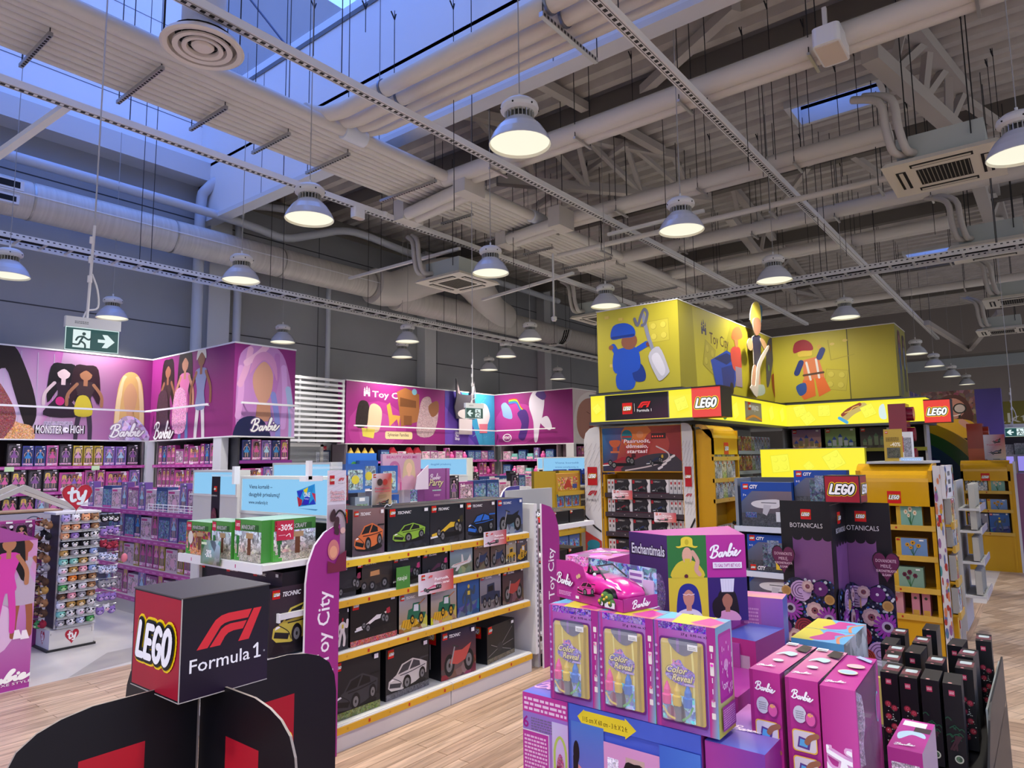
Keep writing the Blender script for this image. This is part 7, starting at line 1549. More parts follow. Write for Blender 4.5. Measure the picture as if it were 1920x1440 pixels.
# ================================================================== BOTANICAL CARDBOARD STAND
R_ = empty('cardboard_stand', (5.6, 1.34, 0), 0); tag(R_, 'tall black cardboard flower stand with purple arches, hearts and a red cube on top', 'display stand')
def wingart(a, hrt):
    a.rect(0,0,1,1,'#0f0e12'); a.rect(.0 if hrt < .5 else .02,.0,1,.0001,'#0f0e12')
    m0 = (.22,.98) if hrt < .5 else (.03,.74)
    a.rect(m0[0],.25,m0[1],.80,['#63386a','#6c4074','#7e5084','#70447a']); wv = (m0[1]-m0[0])/4
    for k in range(4): a.ell(m0[0]+wv*(k+.5),.80,wv*.5,.022,'#0f0e12')
    brick_logo(a,.5,.925,.2); a.text('BOTANICALS',.5,.85,.026,'#d8d4d8',w=.62)
    P_ = ['#6a2a8a','#c8a0b0','#8a2030','#2a3a8a','#b88ab8','#7a3a98','#c87848','#d0b0a8']
    a.blob([(-.05,.16),(.0,.5),(.25,.57),(.5,.54),(.8,.57),(1.05,.48),(1.05,.16)],'#1c2040','busyfine')
    for k in range(190): a.ell(rnd.uniform(.0,1.0), rnd.uniform(.17,.56), rnd.uniform(.018,.036), None, rnd.choice(('#1e3f98','#d8d8de','#2a55a8','#b8c0c8','#4a3a7a','#3a6a48','#5a98c8')), n=6)
    for (x,y,r,kind) in ((.35,.5,.15,'rose'),(.72,.52,.1,'lily'),(.14,.4,.16,'daisy'),(.6,.4,.13,'dahl'),(.86,.36,.16,'daisy'),(.4,.3,.14,'red'),(.2,.25,.12,'dahl'),(.5,.53,.09,'dahl'),(.02,.3,.1,'lily'),(.72,.22,.16,'rose'),(.95,.24,.13,'dahl'),(.5,.2,.1,'orange'),(.1,.5,.07,'tan'),(.9,.47,.07,'tan')):
        r *= 1.35
        if kind == 'daisy':
            for t in range(16): an = t*PI/8; a.stroke([(x,y),(x+r*math.cos(an),y+r*a.w/a.h*math.sin(an))],.014,'#8a349a',smooth=False)
            a.ell(x,y,r*.45,None,'#a898b8'); a.ell(x,y,r*.25,None,'#1c1420')
        elif kind in ('rose','red','orange'):
            cs = {'rose':('#b89ac8','#6a4a7a'),'red':('#8a2438','#4a1420'),'orange':('#b84834','#5a1c18')}[kind]; a.ell(x,y,r,None,cs[0])
            for q in (.8,.55,.3): a.stroke([(x+r*q*math.cos(t),y+r*q*a.w/a.h*math.sin(t)) for t in (0,1,2,3,4,5)],.005,cs[1])
        elif kind == 'dahl':
            for q, cc_ in ((1,'#b89aa0'),(.7,'#c8aaa8'),(.4,'#7a4450')):
                for t in range(9): an = t*2*PI/9+q; a.ell(x+r*.6*q*math.cos(an),y+r*.6*q*a.w/a.h*math.sin(an),r*.36*q,None,cc_,n=8)
        elif kind == 'lily':
            for t in range(5): an = t*2*PI/5; a.ell(x+r*.6*math.cos(an),y+r*.6*a.w/a.h*math.sin(an),r*.45,r*.2,'#5a2068',n=10,a=an)
            a.ell(x,y,r*.2,None,'#c8c0d0')
        else: a.ell(x,y,r,None,'#b08a50'); a.ell(x,y,r*.7,None,'#a07840')
    a.rect(0,0,1,.16,'#0f0e12')
Hs = 1.353
for nm_, ax, hx in (('left',0,.08),('right',1,.92)):
    mb = MB(); wd = .385; x0 = 0 if ax == 0 else 0
    mb.box((0,0,0),(wd,.008,Hs),'#0f0e12'); a = mb.art((0,0,0),(1,0,0),(0,0,1),wd,Hs); wingart(a, hx)
    a.clip = False; a.k += 20; a.poly(heart_pts(hx,.67,.23,.085),'#1a0e18'); a.poly(heart_pts(hx,.67,.215,.078),'#5c1c44')
    for k, (t, y, s_) in enumerate((('DOVANOKITE',.695,.016),('MEILĘ,',.668,.016),('SUKONSTRUOTĄ',.645,.012),('ILGAM',.625,.012))): a.text(t,hx,y,s_,'#d8b8c8',w=(.34,.18,.34,.14)[k],off=0 if k < 2 else .015)
    o = mb.build('wing', R_, (0, wd if ax == 0 else 0, 0), FX)
mb = MB(); mb.box((0,0,0),(.42,.008,Hs),'#0f0e12'); a = mb.art((0,0,0),(1,0,0),(0,0,1),.42,Hs); wingart(a,.1)
mb.build('wing', R_, (-.42, -.09, 0), 0)
mb = MB(); mb.box((0,0,0),(.42,.008,Hs),'#0f0e12'); mb.build('wing', R_, (.01, 0, 0), 0)
mb = MB(); x0,x1,y0,y1 = -.11,.11,-.13,.115; z0,z1 = Hs-.0,Hs+.2; mb.box((x0,y0,z0),(x1,y1,z1),'#171216'); a = mb.art((x0,y1,z0),(0,-1,0),(0,0,1),y1-y0,.2); a.rect(.03,.03,.97,.97,'#a0182c'); brick_word(a,.5,.5,.8); a = mb.art((x0,y0,z0),(1,0,0),(0,0,1),x1-x0,.2); a.rect(.05,.03,.97,.97,'#8a1428'); brick_word(a,.5,.5,.8); mb.build('logo_cube', R_, (-.02,-.1,0))

# ================================================================== YELLOW BRICK SHOP
YL = '#c8960c'; YD = '#b88a10'
# --- racing endcap
EX = empty('racing_display', (7.5, 4.70, 0), FX); tag(EX, 'yellow racing display shelf with white printed sides and a racing header', 'display shelf'); Wd = 4.70-3.23
def sideboard(a, hc, s):
    a.rect(0,0,1,1,'#c8c6c8')
    for k in range(10):
        for j in range(4): a.stroke([(j*.3-.1+(k%2)*.1,.55+k*.045),(j*.3+.1+(k%2)*.1,.59+k*.045)],.003,'#a8a6aa',smooth=False)
    a.rect(.2,.72,.8,.84,'#a8101c'); brick_word(a,.5,.78,.52); race_mark(a,.5,.67,.62,'#a01024'); a.text('Formula 1',.5,.615,.02,'#3a3a3e',w=.7)
    a.poly([(0,0),(1,0),(1,.36 if s else .42),(0,.42 if s else .36)],['#8a4838','#8a4838','#a83028','#a83028']); a.stroke([(0,.52 if s else .4),(.6 if s else .4,.45),(1,.42 if s else .53)],.012,'#18181a',smooth=False)
    if s:
        a.ell(.5,.28,.42,.075,'#1a6a7a'); a.rect(.2,.26,.8,.29,'#a83838'); a.ell(.5,.335,.4,.03,'#2a7a8a'); a.ell(.5,.1,.44,.08,'#1c2c6a'); a.rect(.2,.07,.85,.1,'#8a6068')
    else: a.ell(.5,.3,.46,.09,'#6a3424'); a.rect(.1,.3,.85,.36,'#b07048'); a.ell(.5,.4,.46,.04,'#5a2c20'); a.rect(.1,.0,.9,.22,'#b88868')
def board(x0, x1, s):
    w = x1-x0; r = w*.7; pts = [(0,0),(w,0),(w,2.08)]+([(w,2.1)]+[(r-r*math.sin(t),2.1-r*(1-math.cos(t))) for t in (.0,.5,1,PI/2)] if s else [(w-r+r*math.sin(t),2.1-r*(1-math.cos(t))) for t in (PI/2,1,.5,0)]+[(0,2.1)])
    mb = MB(); mb.prism(pts, (x0,-.02,0), (1,0,0), (0,0,1), .03, '#c8c6c8', ce='#c8960c'); a = mb.art((x0,-.051,0),(1,0,0),(0,0,1),w,1.9); sideboard(a,0,s); a.clip = False
    mb.build('side_board', EX)
board(0,.235,True); board(1.335,1.47,False)
mb = MB(); mb.box((.235,.3,0),(1.335,.34,2.06),'#b07c0a'); mb.build('back_panel', EX)
for x in (.235,1.305): mb = MB(); mb.box((x,0,0),(x+.03,.3,1.5),YL,'card'); mb.build('side_panel', EX)
mb = MB(); mb.box((.25,-.03,1.53),(1.33,.3,2.085),YL); a = mb.art((.26,-.03,1.54),(1,0,0),(0,0,1),1.06,.54)
a.rect(0,0,1,1,['#1c2c44','#5a2030','#a03028','#2a6aa8']); a.poly([(.15,.0),(1,0),(1,1),(.3,1)],['#8a3040','#7a2430','#8a2c24','#c86030']); a.ell(.45,.8,.2,.3,'#d87838'); a.ell(.7,.6,.16,.3,'#a84038')
a.blob([(.25,0),(.5,.32),(.8,.4),(.95,.3),(1,.0)],'#3a343c'); a.stroke([(.3,.02),(.62,.12),(.82,.25),(.84,.4),(.7,.55)],.03,'#c8b8b8'); 
for k in range(4): a.stroke([(.72+.05*k,.06+.08*k),(.76+.05*k,.1+.08*k)],.05,'#d8d0d0',smooth=False)
a.blob([(.1,.7),(.12,.58),(.17,.54),(.22,.58),(.24,.7)],'#c86038'); a.rect(.14,.46,.2,.54,'#b85030'); a.rect(.11,.42,.23,.46,'#c87048')
a.ell(.33,.8,.07,.14,'#207888'); a.rect(.27,.76,.39,.8,'#b03030'); a.ell(.5,.82,.045,.08,'#d8885a'); a.rect(.64,.72,.82,.84,'#3a1c1c'); [a.ell(.66+.03*k,.77,.01,None,'#ff5040') for k in range(5)]
vehicle(a,'racer',.22,.26,.42,.3,'#a02030','#401018'); vehicle(a,'racer',.68,.26,.2,.22,'#26304a','#c8a030')
for k, (t, w_) in enumerate((('Pasiruošt,',.34),('dėmesio,',.28),('startas!',.26))): a.text(t,.46,.64-k*.115,.085,'#c02838',w=w_+.03,off=.07,shear=.1); a.text(t,.46,.642-k*.115,.08,'#f4ecec',w=w_,off=.02,shear=.1)
mb.build('header_picture', EX)
def f1box(a): a.rect(0,0,1,1,'#26242a'); a.poly([(.86,0),(1,0),(1,1),(.8,1),(.9,.7),(.82,.45)],'#dcd8d8'); vehicle(a,'racer',.45,.4,.66,.5,rnd.choice(('#8a2434','#2a3a6a','#4a4a50','#6a2a3a')),'#18181a'); a.rect(.02,.7,.14,.94,'#a81828'); a.text('FORMULA 1',.36,.78,.12,'#d8d8d8',w=.36,shear=.2); a.rect(0,0,1,.06,'#5a2a38')
for k in range(4): reg('f1_%d' % k, .24,.16,.165, f1box, side='#c8c4c8', name='brick_set_box'); NAMES['f1_%d' % k] = 'dark racing car set box'
reg('f1_s', .045,.2,.165, lambda a: (a.rect(0,0,1,1,'#cfcbcc'), a.rect(.3,.66,.75,.84,'#a81828'), a.rect(.3,.3,.7,.5,'#5a5458')), side='#c8c4c8', name='brick_set_box'); NAMES['f1_s'] = 'end-on racing box'
for i, z in enumerate((1.275,1.04,.80,.54,.265)):
    mb = MB(); mb.box((.265,.0,z-.03),(1.305,.3,z-.002),'#e0b020' if i > 2 else '#3a3a3e'); s_ = mb.build('shelf', EX); mb = MB(); mb.box((.265,-.012,z-.055),(1.305,-.001,z),'#3a3038' if i < 3 else YL); a = mb.art((.265,-.012,z-.055),(1,0,0),(0,0,1),1.04,.055); [a.ell(.1+k*.16,.5,.006,None,'#b0a8a8',n=8) for k in range(6)]; mb.build('price_strip', s_)
    fill(EX, z+.001, .03, ['f1_s','f1_s','f1_%d' % (i%4),'f1_%d' % ((i+1)%4),'f1_%d' % ((i+2)%4),'f1_s','f1_s','f1_s'], .28, 1.3, 'on the %s shelf of the racing display' % nth(i), cat='boxed set', gap=.006)
mb = MB(); mb.box((.235,0,0),(1.335,.3,.2),YL); mb.build('plinth', EX)
for j, (y, z, s_) in enumerate(((.52,1.2,'first'),(1.08,.95,'second'),(.78,.45,'fourth'))): promo('promotional_card', 'small white and red racing card clipped on the %s shelf of the racing display' % s_, (7.47, 4.7-y, z), .28, .11, FX, racecard)
# --- yellow side unit facing the aisle
def yellow_unit(label, loc, rz, w, h, d, shelves, header=.2, mark=True, lip=.04, round_=True):
    R_ = empty('yellow_shelf', loc, rz); tag(R_, label, 'display shelf')
    for x in (0, w-.03): mb = MB(); mb.box((x,.0,0),(x+.03,d,h-.06),YL,'card'); mb.build('side_panel', R_)
    mb = MB(); mb.box((.03,d-.03,0),(w-.03,d,h-.05),'#9a700c','card'); mb.build('back_panel', R_)
    mb = MB(); n = 8; pr = [(0,h-header-.1),(0,h-.16)]+[(.16-.16*math.cos(t*PI/2/n), h-.16+.16*math.sin(t*PI/2/n)) for t in range(1,n+1)]+[(d,h),(d,h-.03),(.16,h-.03),(.02,h-.17),(.02,h-header-.1)]
    mb.prism([(p[1],-p[0]) for p in pr], (0,0,0), (0,0,1), (0,-1,0), w, '#d09c10','gloss'); 
    if mark: a = mb.art((0,-.001,h-header-.1),(1,0,0),(0,0,1),w,header); a.clip = True; brick_logo(a,.5,.28,min(.18,.14/w)); 
    mb.build('curved_header', R_)
    for z in shelves:
        mb = MB(); mb.box((.03,.02,z-.025),(w-.03,d-.03,z),'#c8960c'); s_ = mb.build('shelf', R_); mb = MB(); mb.box((.0,-.01,z-.04),(w,.02,z+.005),'#c8a040'); a = mb.art((0,-.01,z-.04),(1,0,0),(0,0,1),w,.045); a.rect(.5-.008/w,.3,.5+.008/w,.7,'#a83018'); mb.build('price_strip', s_)
    mb = MB(); mb.box((.03,.01,0),(w-.03,d-.03,max(.08, min(shelves)-.04)),'#c8960c'); mb.build('plinth', R_)
    return R_
def packart(c1, c2): return lambda a: (a.rect(0,0,1,1,[c1,c1,c2,c2],'busy'), a.rect(.06,.8,.3,.95,'#b81828'), fig(a,.5,.08,.7,'#c8a870','#4a3020',c2,c1,.5,dress=False), a.rect(.35,.92,.65,.99,'#eeeeee'))
for i, (c1, c2) in enumerate((('#8aa040','#c8c8b8'),('#b8b8b0','#6a8aa0'),('#a8382c','#c8b840'),('#5a6a78','#c0c4c8'),('#c8a838','#8a3028'))): reg('pk%d' % i, .13,.05,.21, packart(c1,c2), side='#a8a8a0', name='clear_pack'); NAMES['pk%d' % i] = ('green','pale','red','grey','yellow')[i]+' toy pack'
u1 = yellow_unit('narrow yellow shelf with rounded top right of the racing display', (7.52,3.02,0), 0, .8, 2.08, .2, [.7,1.22,1.45,1.7], .25)
for z, w_ in ((1.7,'top'),(1.45,'second'),(1.22,'third'),(.7,'lowest')): fill(u1, z, .03, ['pk3','pk1','pk0','pk3','pk1'], .05, .76, 'on the %s shelf right of the racing display' % w_)
mb = MB(); 
for k in range(30): mb.box((rnd.uniform(0,.38), rnd.uniform(0,.08), rnd.uniform(0,.1)), (0,0,0), '#cccccc') if False else None
for k in range(34):
    x, y, z = rnd.uniform(0,.36), rnd.uniform(0,.12), rnd.uniform(0,.09); c_ = rnd.choice(('#c02020','#d8b820','#2060b8','#2a8a3a','#e8e8e8','#1a1a1c')); mb.box((x,y,z),(x+.045,y+.03,z+.03),c_,'gloss'); mb.tube([(x+.02,y+.015,z+.03),(x+.02,y+.015,z+.04)],.01,c_,'gloss',8)
tag(mb.build('loose_bricks', None, (7.85,2.83,.86)), 'heap of loose red, yellow and blue play bricks beside the racing display', 'toy bricks', kind='stuff')
mb = MB(); mb.box((0,0,0),(.7,.22,.855),YL); tag(mb.build('brick_bin', None, (7.72,2.79,0)), 'yellow bin under the loose play bricks', 'bin')
# --- sign block above
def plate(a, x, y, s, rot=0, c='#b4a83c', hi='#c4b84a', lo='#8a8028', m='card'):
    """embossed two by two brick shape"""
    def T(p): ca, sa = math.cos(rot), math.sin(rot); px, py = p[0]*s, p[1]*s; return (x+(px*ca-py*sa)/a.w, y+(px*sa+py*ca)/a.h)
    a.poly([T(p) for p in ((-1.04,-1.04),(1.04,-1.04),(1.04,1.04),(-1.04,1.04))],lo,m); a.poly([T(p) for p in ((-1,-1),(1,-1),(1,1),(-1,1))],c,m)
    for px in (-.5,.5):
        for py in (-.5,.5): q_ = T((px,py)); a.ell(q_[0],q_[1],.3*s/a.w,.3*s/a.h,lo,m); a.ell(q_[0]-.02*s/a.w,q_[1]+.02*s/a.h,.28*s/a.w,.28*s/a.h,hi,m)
YS = '#b4aa30'
R_ = empty('sign_block', (7.5,1.64,2.53)); tag(R_, 'big yellow L shaped header sign above the brick shop, with spade, bin and builder pictures', 'sign')
mb = MB(); h = 3.58-2.53; mb.box((0,3.37-1.64,0),(3.52,4.49-1.64,h),YS,'card'); mb.box((3.5,0,0),(4.4,4.49-1.64,h),YS,'card')
mb.box((-.005,3.365-1.64,h),(3.53,4.495-1.64,h+.012),'#c8c8c8'); mb.box((3.495,-.005,h),(4.405,4.49-1.64,h+.012),'#c8c8c8'); mb.box((-.02,3.35-1.64,-.03),(3.5,4.5-1.64,0),'#3a3a3c','metal'); mb.box((3.48,-.02,-.03),(4.4,4.49-1.64,0),'#3a3a3c','metal')
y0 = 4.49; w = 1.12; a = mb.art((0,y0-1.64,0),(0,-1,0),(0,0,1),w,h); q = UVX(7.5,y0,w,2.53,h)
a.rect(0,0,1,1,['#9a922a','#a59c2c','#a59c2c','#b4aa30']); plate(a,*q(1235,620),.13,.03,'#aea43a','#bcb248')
for (x,y) in ((1138,596),(1164,599),(1148,686)): b = q(x,y); a.ell(b[0],b[1],.035,.02,'#b09048'); a.rect(b[0]-.03,b[1]-.015,b[0]+.02,b[1]+.02,'#c0a850')
bl = '#1444a8'; bd = '#0c2c78'
a.blob([q(1158,700), q(1158,728), q(1180,731), q(1191,722), q(1188,698)],bl); a.blob([q(1186,688), q(1190,713), q(1208,714), q(1211,700), q(1202,682)],bd)
a.blob([q(1150,668), q(1154,700), q(1196,695), q(1200,668), q(1190,650), q(1160,655)],bl); a.stroke([q(1196,655), q(1212,645)],.07,bl); a.stroke([q(1158,665), q(1150,650)],.07,bl); a.ell(*q(1180,640),.1,.1,'#7a4a38'); a.blob([q(1146,636), q(1150,612), q(1172,606), q(1188,614), q(1190,630), q(1168,634)],bl); a.stroke([q(1148,634),q(1188,628)],.03,bd)
a.ell(*q(1146,652),.03,.03,'#7a4a38'); a.ell(*q(1216,645),.03,.03,'#6a3a30')
g = '#787c90'; a.stroke([q(1206,590), q(1214,625), q(1226,660)],.045,g); a.stroke([q(1190,598), q(1196,610), q(1202,592), q(1208,580), q(1214,588), q(1210,606), q(1204,610)],.035,'#5a5c70'); a.blob([q(1216,668), q(1236,650), q(1254,690), q(1254,700), q(1240,713), q(1232,708)],'#a8a8b4'); a.blob([q(1222,672), q(1234,662), q(1248,692), q(1240,704)],'#c0c0cc')
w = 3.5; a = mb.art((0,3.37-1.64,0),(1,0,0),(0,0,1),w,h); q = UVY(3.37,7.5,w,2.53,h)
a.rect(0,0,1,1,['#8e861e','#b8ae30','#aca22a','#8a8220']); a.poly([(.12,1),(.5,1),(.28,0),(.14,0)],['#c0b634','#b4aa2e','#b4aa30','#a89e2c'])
b = q(1319,612); castle(a,b[0],b[1],.045,.2,'#2a2a50'); b = q(1330,628); b2 = q(1365,634); a.text('Toy City',(b[0]+b2[0])/2,b[1]-.1,.14,'#4a3020',w=b2[0]-b[0],off=.005)
plate(a,*q(1330,670),.17,-.3,'#a89e38','#b8ae44')
a.poly([q(1332,675), q(1362,657), q(1384,672), q(1378,726), q(1342,722)],bl); a.poly([q(1338,672), q(1362,662), q(1378,672), q(1362,684)],'#0a2460'); a.poly([q(1352,690),q(1378,682),q(1376,728),q(1356,725)],bd); a.ell(*q(1372,728),.02,.08,'#18181c')
a.blob([q(1370,655), q(1386,652), q(1390,680), q(1388,700), q(1374,690)],'#b04038'); a.ell(*q(1380,642),.02,.07,'#d07048'); a.blob([q(1372,636), q(1374,618), q(1384,612), q(1390,622), q(1390,634)],'#d86838'); a.rect(*q(1380,724),*q(1390,690),'#8a7a88')
a.blob([q(1436,660), q(1440,638), q(1446,634), q(1450,650), q(1449,675), q(1442,720), q(1437,720)],'#3a3a58'); a.ell(*q(1443,652),.012,.06,'#6a3a28'); a.blob([q(1446,705), q(1456,706), q(1463,745), q(1452,745)],'#8a2c20'); a.ell(*q(1441,690),.01,.05,'#5a8a40')
w = 3.37-1.64; a = mb.art((3.5,w,0),(0,-1,0),(0,0,1),w,h); q = UVX(11.0,3.37,w,2.53,h)
a.rect(0,0,1,1,['#aca22e','#a89e2a','#a89e2a','#b0a630']); a.rect(.632,0,.64,1,'#4a4620'); a.rect(.64,0,1,1,'#9a902a'); plate(a,*q(1568,712),.15,-.15,'#a89e38','#b4aa44'); a.stroke([q(1552,638), q(1558,675), q(1602,664)],.008,'#8a8228',smooth=False)
for (x,y) in ((1560,645),(1584,638)): b = q(x,y); a.ell(b[0],b[1],.02,.02,'#c0a850')
og = '#c8622c'; a.poly([q(1506,712), q(1526,708), q(1530,742), q(1508,750), q(1500,740)],og); a.poly([q(1528,708), q(1544,704), q(1558,732), q(1536,744)],og); a.poly([q(1504,676), q(1534,668), q(1546,706), q(1508,714)],'#c07048'); a.stroke([q(1512,680),q(1520,712)],.03,'#c8c4c0'); a.stroke([q(1530,674),q(1536,708)],.03,'#c8c4c0'); a.stroke([q(1507,704),q(1544,698)],.03,'#4a3428'); a.stroke([q(1502,680),q(1494,700)],.08,'#20306a'); a.stroke([q(1536,670),q(1542,656)],.08,'#20306a')
a.blob([q(1493,725), q(1510,718), q(1512,735), q(1500,742)],'#2a4a8a'); a.rrect(*q(1496,670),*q(1522,652),.02,'#c8b040'); a.blob([q(1488,662), q(1490,644), q(1506,637), q(1520,643), q(1524,656), q(1504,658)],'#8a1c2c'); a.ell(*q(1536,650),.02,.03,'#b89838')
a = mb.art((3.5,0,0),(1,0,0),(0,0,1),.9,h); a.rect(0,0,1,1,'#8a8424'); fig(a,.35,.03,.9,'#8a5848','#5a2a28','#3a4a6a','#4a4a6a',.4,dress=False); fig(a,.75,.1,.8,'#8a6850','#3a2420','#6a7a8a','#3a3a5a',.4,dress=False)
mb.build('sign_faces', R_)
R_ = empty('sign_cutout', PY(1415,725,3.3)); R_.location.z = 2.53; tag(R_, 'tall cut-out player with yellow hair and a hockey stick rising above the yellow sign', 'sign cutout')
x_ = R_.location.x; U = lambda px, py: (PY(px,py,3.3).x-x_, PY(px,py,3.3).z-2.53)
mb = MB()
def cut(pts, c, t=.012, y=0): 
    o = [(p.x, p.y) for p in cr([(*U(*p),0) for p in pts], 3, True)]; A_ = sum(o[i][0]*o[(i+1)%len(o)][1]-o[(i+1)%len(o)][0]*o[i][1] for i in range(len(o))); o = o if A_ > 0 else o[::-1]
    mb.prism(o, (0,y,0), (1,0,0), (0,0,1), t, c, ce='#e0d8c8')
cut([(1404,600),(1408,572),(1416,566),(1422,575),(1424,600),(1416,618)],'#b8a83c',.012,-.01); cut([(1408,600),(1416,596),(1422,604),(1421,622),(1414,630),(1409,620)],'#8a6048',.012,-.024); cut([(1408,632),(1422,630),(1424,650),(1420,690),(1412,690),(1410,660)],'#26263c',.012,-.012)
cut([(1409,688),(1415,688),(1412,722),(1406,722)],'#c89878',.012,-.016); cut([(1416,688),(1421,688),(1422,735),(1416,735)],'#c89878',.012,-.016); cut([(1414,725),(1428,722),(1430,738),(1416,742)],'#a8b8a8',.012,-.02)
cut([(1402,728),(1412,744),(1416,738),(1420,690),(1436,655),(1434,650),(1416,682),(1412,722),(1406,722)],'#c8c0b0',.012,-.03); cut([(1398,640),(1404,634),(1408,650),(1404,658),(1398,652)],'#b89068',.012,-.02); cut([(1422,634),(1430,640),(1436,656),(1432,660),(1424,645)],'#b89068',.012,-.02); cut([(1422,575),(1428,576),(1427,602),(1423,604)],'#2a5a7a',.01,.0)
mb.build('cutout_figure', R_)
# --- lit band
LY = (1.0,.88,.015,1)
R_ = empty('lit_band', (7.3,1.3,2.15)); tag(R_, 'glowing yellow light band running round the brick shop under the yellow sign', 'lit sign band'); h = .325
mb = MB(); mb.box((0,1.85,0),(3.5,3.19,h),'#c8c40c','card'); mb.box((3.5,0,0),(4.3,3.19,h),'#c8c40c','card'); mb.box((-.03,1.83,-.035),(3.5,3.2,0),'#5a5c60','metal'); mb.box((3.47,-.02,-.035),(4.3,3.2,0),'#5a5c60','metal'); mb.box((-.02,1.84,h),(3.5,3.2,h+.02),'#5a5c60','metal'); mb.box((3.48,-.01,h),(4.3,3.2,h+.02),'#5a5c60','metal'); mb.build('band_box', R_)
lo = (.78,.74,.02,1); hi = (.98,.96,.06,1)
mb = MB(); a = mb.art((0,3.19,0),(0,-1,0),(0,0,1),1.345,h); a.rect(0,0,1,1,LY,'glow'); a.rect(.15,.03,.785,.98,'#6a6a6e'); a.rect(.16,.04,.775,.97,['#0a0a0c','#3a1430','#14101a','#0a0a0c']); brick_logo(a,.38,.45,.1); a.rect(.452,.32,.456,.62,'#cccccc'); race_mark(a,.55,.56,.13,'#d82020'); a.text('Formula 1',.55,.3,.1,'#f0f0f0',w=.14,off=.01)
plate(a,.9,.5,.07,.3,hi,hi,lo,'glow'); plate(a,.07,.5,.05,.6,hi,hi,lo,'glow'); mb.build('lit_panel', R_)
mb = MB(); a = mb.art((0,1.85,0),(1,0,0),(0,0,1),3.5,h); a.rect(0,0,1,1,LY,'glow'); q = UVY(3.15,7.3,3.5,2.15,h)
a.blob([q(1357,750),q(1366,752),q(1369,765),q(1362,785),q(1356,782)],'#48a848'); a.rect(*q(1398,788),*q(1427,757),'#8a8478'); a.text('NINJAGO',q(1416,768)[0],.55,.2,'#e8e8e8',w=.08,off=.02); brick_logo(a,q(1405,765)[0],.7,.03); a.stroke([q(1398,786),q(1412,780),q(1427,788)],.1,'#e08a30')
for x, y in ((1378,770),(1445,775),(1465,778)): plate(a,*q(x,y),.09,.4,hi,hi,lo,'glow')
mb.build('lit_panel', R_)
mb = MB(); a = mb.art((3.5,1.85,0),(0,-1,0),(0,0,1),1.85,h); a.rect(0,0,1,1,LY,'glow'); q = UVX(10.8,3.15,1.85,2.15,h)
a.stroke([q(1584,784),q(1596,773),q(1608,766),q(1619,761)],.3,'#c8b060','glow'); a.stroke([q(1580,778),q(1592,768),q(1612,758)],.15,'#902810','glow'); a.stroke([q(1584,774),q(1594,770),q(1600,764),q(1610,761)],.04,'#e8c040','glow'); a.stroke([q(1574,784),q(1588,792)],.14,'#38a8e0','glow'); a.blob([q(1648,765),q(1656,757),q(1660,768),q(1662,785),q(1650,783)],'#d8ece8','glow')
for x, y, r_ in ((1500,770,.3),(1545,770,0),(1628,770,.4),(1515,785,.6)): plate(a,*q(x,y),.08,r_,hi,hi,lo,'glow')
mb.build('lit_panel', R_)
mb = MB(); a = mb.art((3.5,0,0),(1,0,0),(0,0,1),.5,h); a.rect(0,0,1,1,LY,'glow'); a.rect(.4,.2,.6,.8,'#d86028','glow'); mb.build('lit_panel', R_)
for i, (loc, s_, lb) in enumerate((((7.17,3.1,2.14),.33,'glowing red cube sign at the near corner of the lit band'),((10.55,1.3,2.12),.3,'glowing red cube sign at the far right end of the lit band'))):
    R_ = empty('cube_sign', loc); tag(R_, lb, 'lit sign'); mb = MB(); mb.box((0,-s_,0),(s_,0,s_*.98),'#8a1010'); mb.box((-.004,-s_-.004,s_*.98),(s_,0,s_+.01),'#2a1010'); a = mb.art((0,0,0),(0,-1,0),(0,0,1),s_,s_*.98); a.rect(0,0,1,1,(.82,.028,.015,1),'glow'); brick_word(a,.5,.48,.84,'glow'); a = mb.art((0,-s_,0),(1,0,0),(0,0,1),s_,s_*.98); a.rect(0,0,1,1,'#140808'); mb.build('lit_faces', R_)
# --- back wall of packs (faces the aisle) and far wall of castle sets
ub2 = shelving('display_shelving', 'pegboard wall of hanging toy packs under the lit yellow band', (8.5,3.42,0), 0, 2.5, 2.12, .4, [.35,.8,1.2,1.5,1.78], body='#b8bab8', back='#c8ccc8', strip='#b8c4b8', sides=False)
for z, w_ in ((1.785,'top'),(1.505,'second'),(1.2,'third'),(.8,'fourth'),(.35,'fifth')): fill(ub2, z, .05, ['pk0','pk1','pk1','pk3','pk0','pk3','pk1','pk2','pk4','pk2','pk2'], .05, 2.45, 'in the %s row of the hanging pack wall' % w_)
uc2 = shelving('display_shelving', 'grey shelving of large castle sets under the far lit band', (11.0,3.3,0), FX, 1.95, 2.12, .4, [.5,1.1,1.8], body='#a8a8a8', back='#3a3a3e', strip='#8a8a30')
setbox('c_gold',.42,.3,.3,'#8a6a9a','castle','#8a7a5a','#3a4a9a',word='',name='purple box with a castle',floor_='#b0845a',side='#24202c')
setbox('c_castle',.42,.3,.3,'#8aa06a','castle','#a8b0b8','#2a4a9a',word='',name='green box with a blue roofed castle',floor_='#5a7a48',side='#2a3424')
setbox('c_dark',.42,.3,.3,'#3a3038','castle','#6a7a60','#4a6a50',word='',name='dark box with a green castle',floor_='#4a4440',side='#18161a')
for i, (k, x) in enumerate((('c_gold',.36),('c_castle',.84),('c_dark',1.32))): put(uc2, k, x, 1.802, .03, 'on the upper shelf under the far lit band'); put(uc2, k, x, 1.102, .03, 'on the lower shelf under the far lit band')
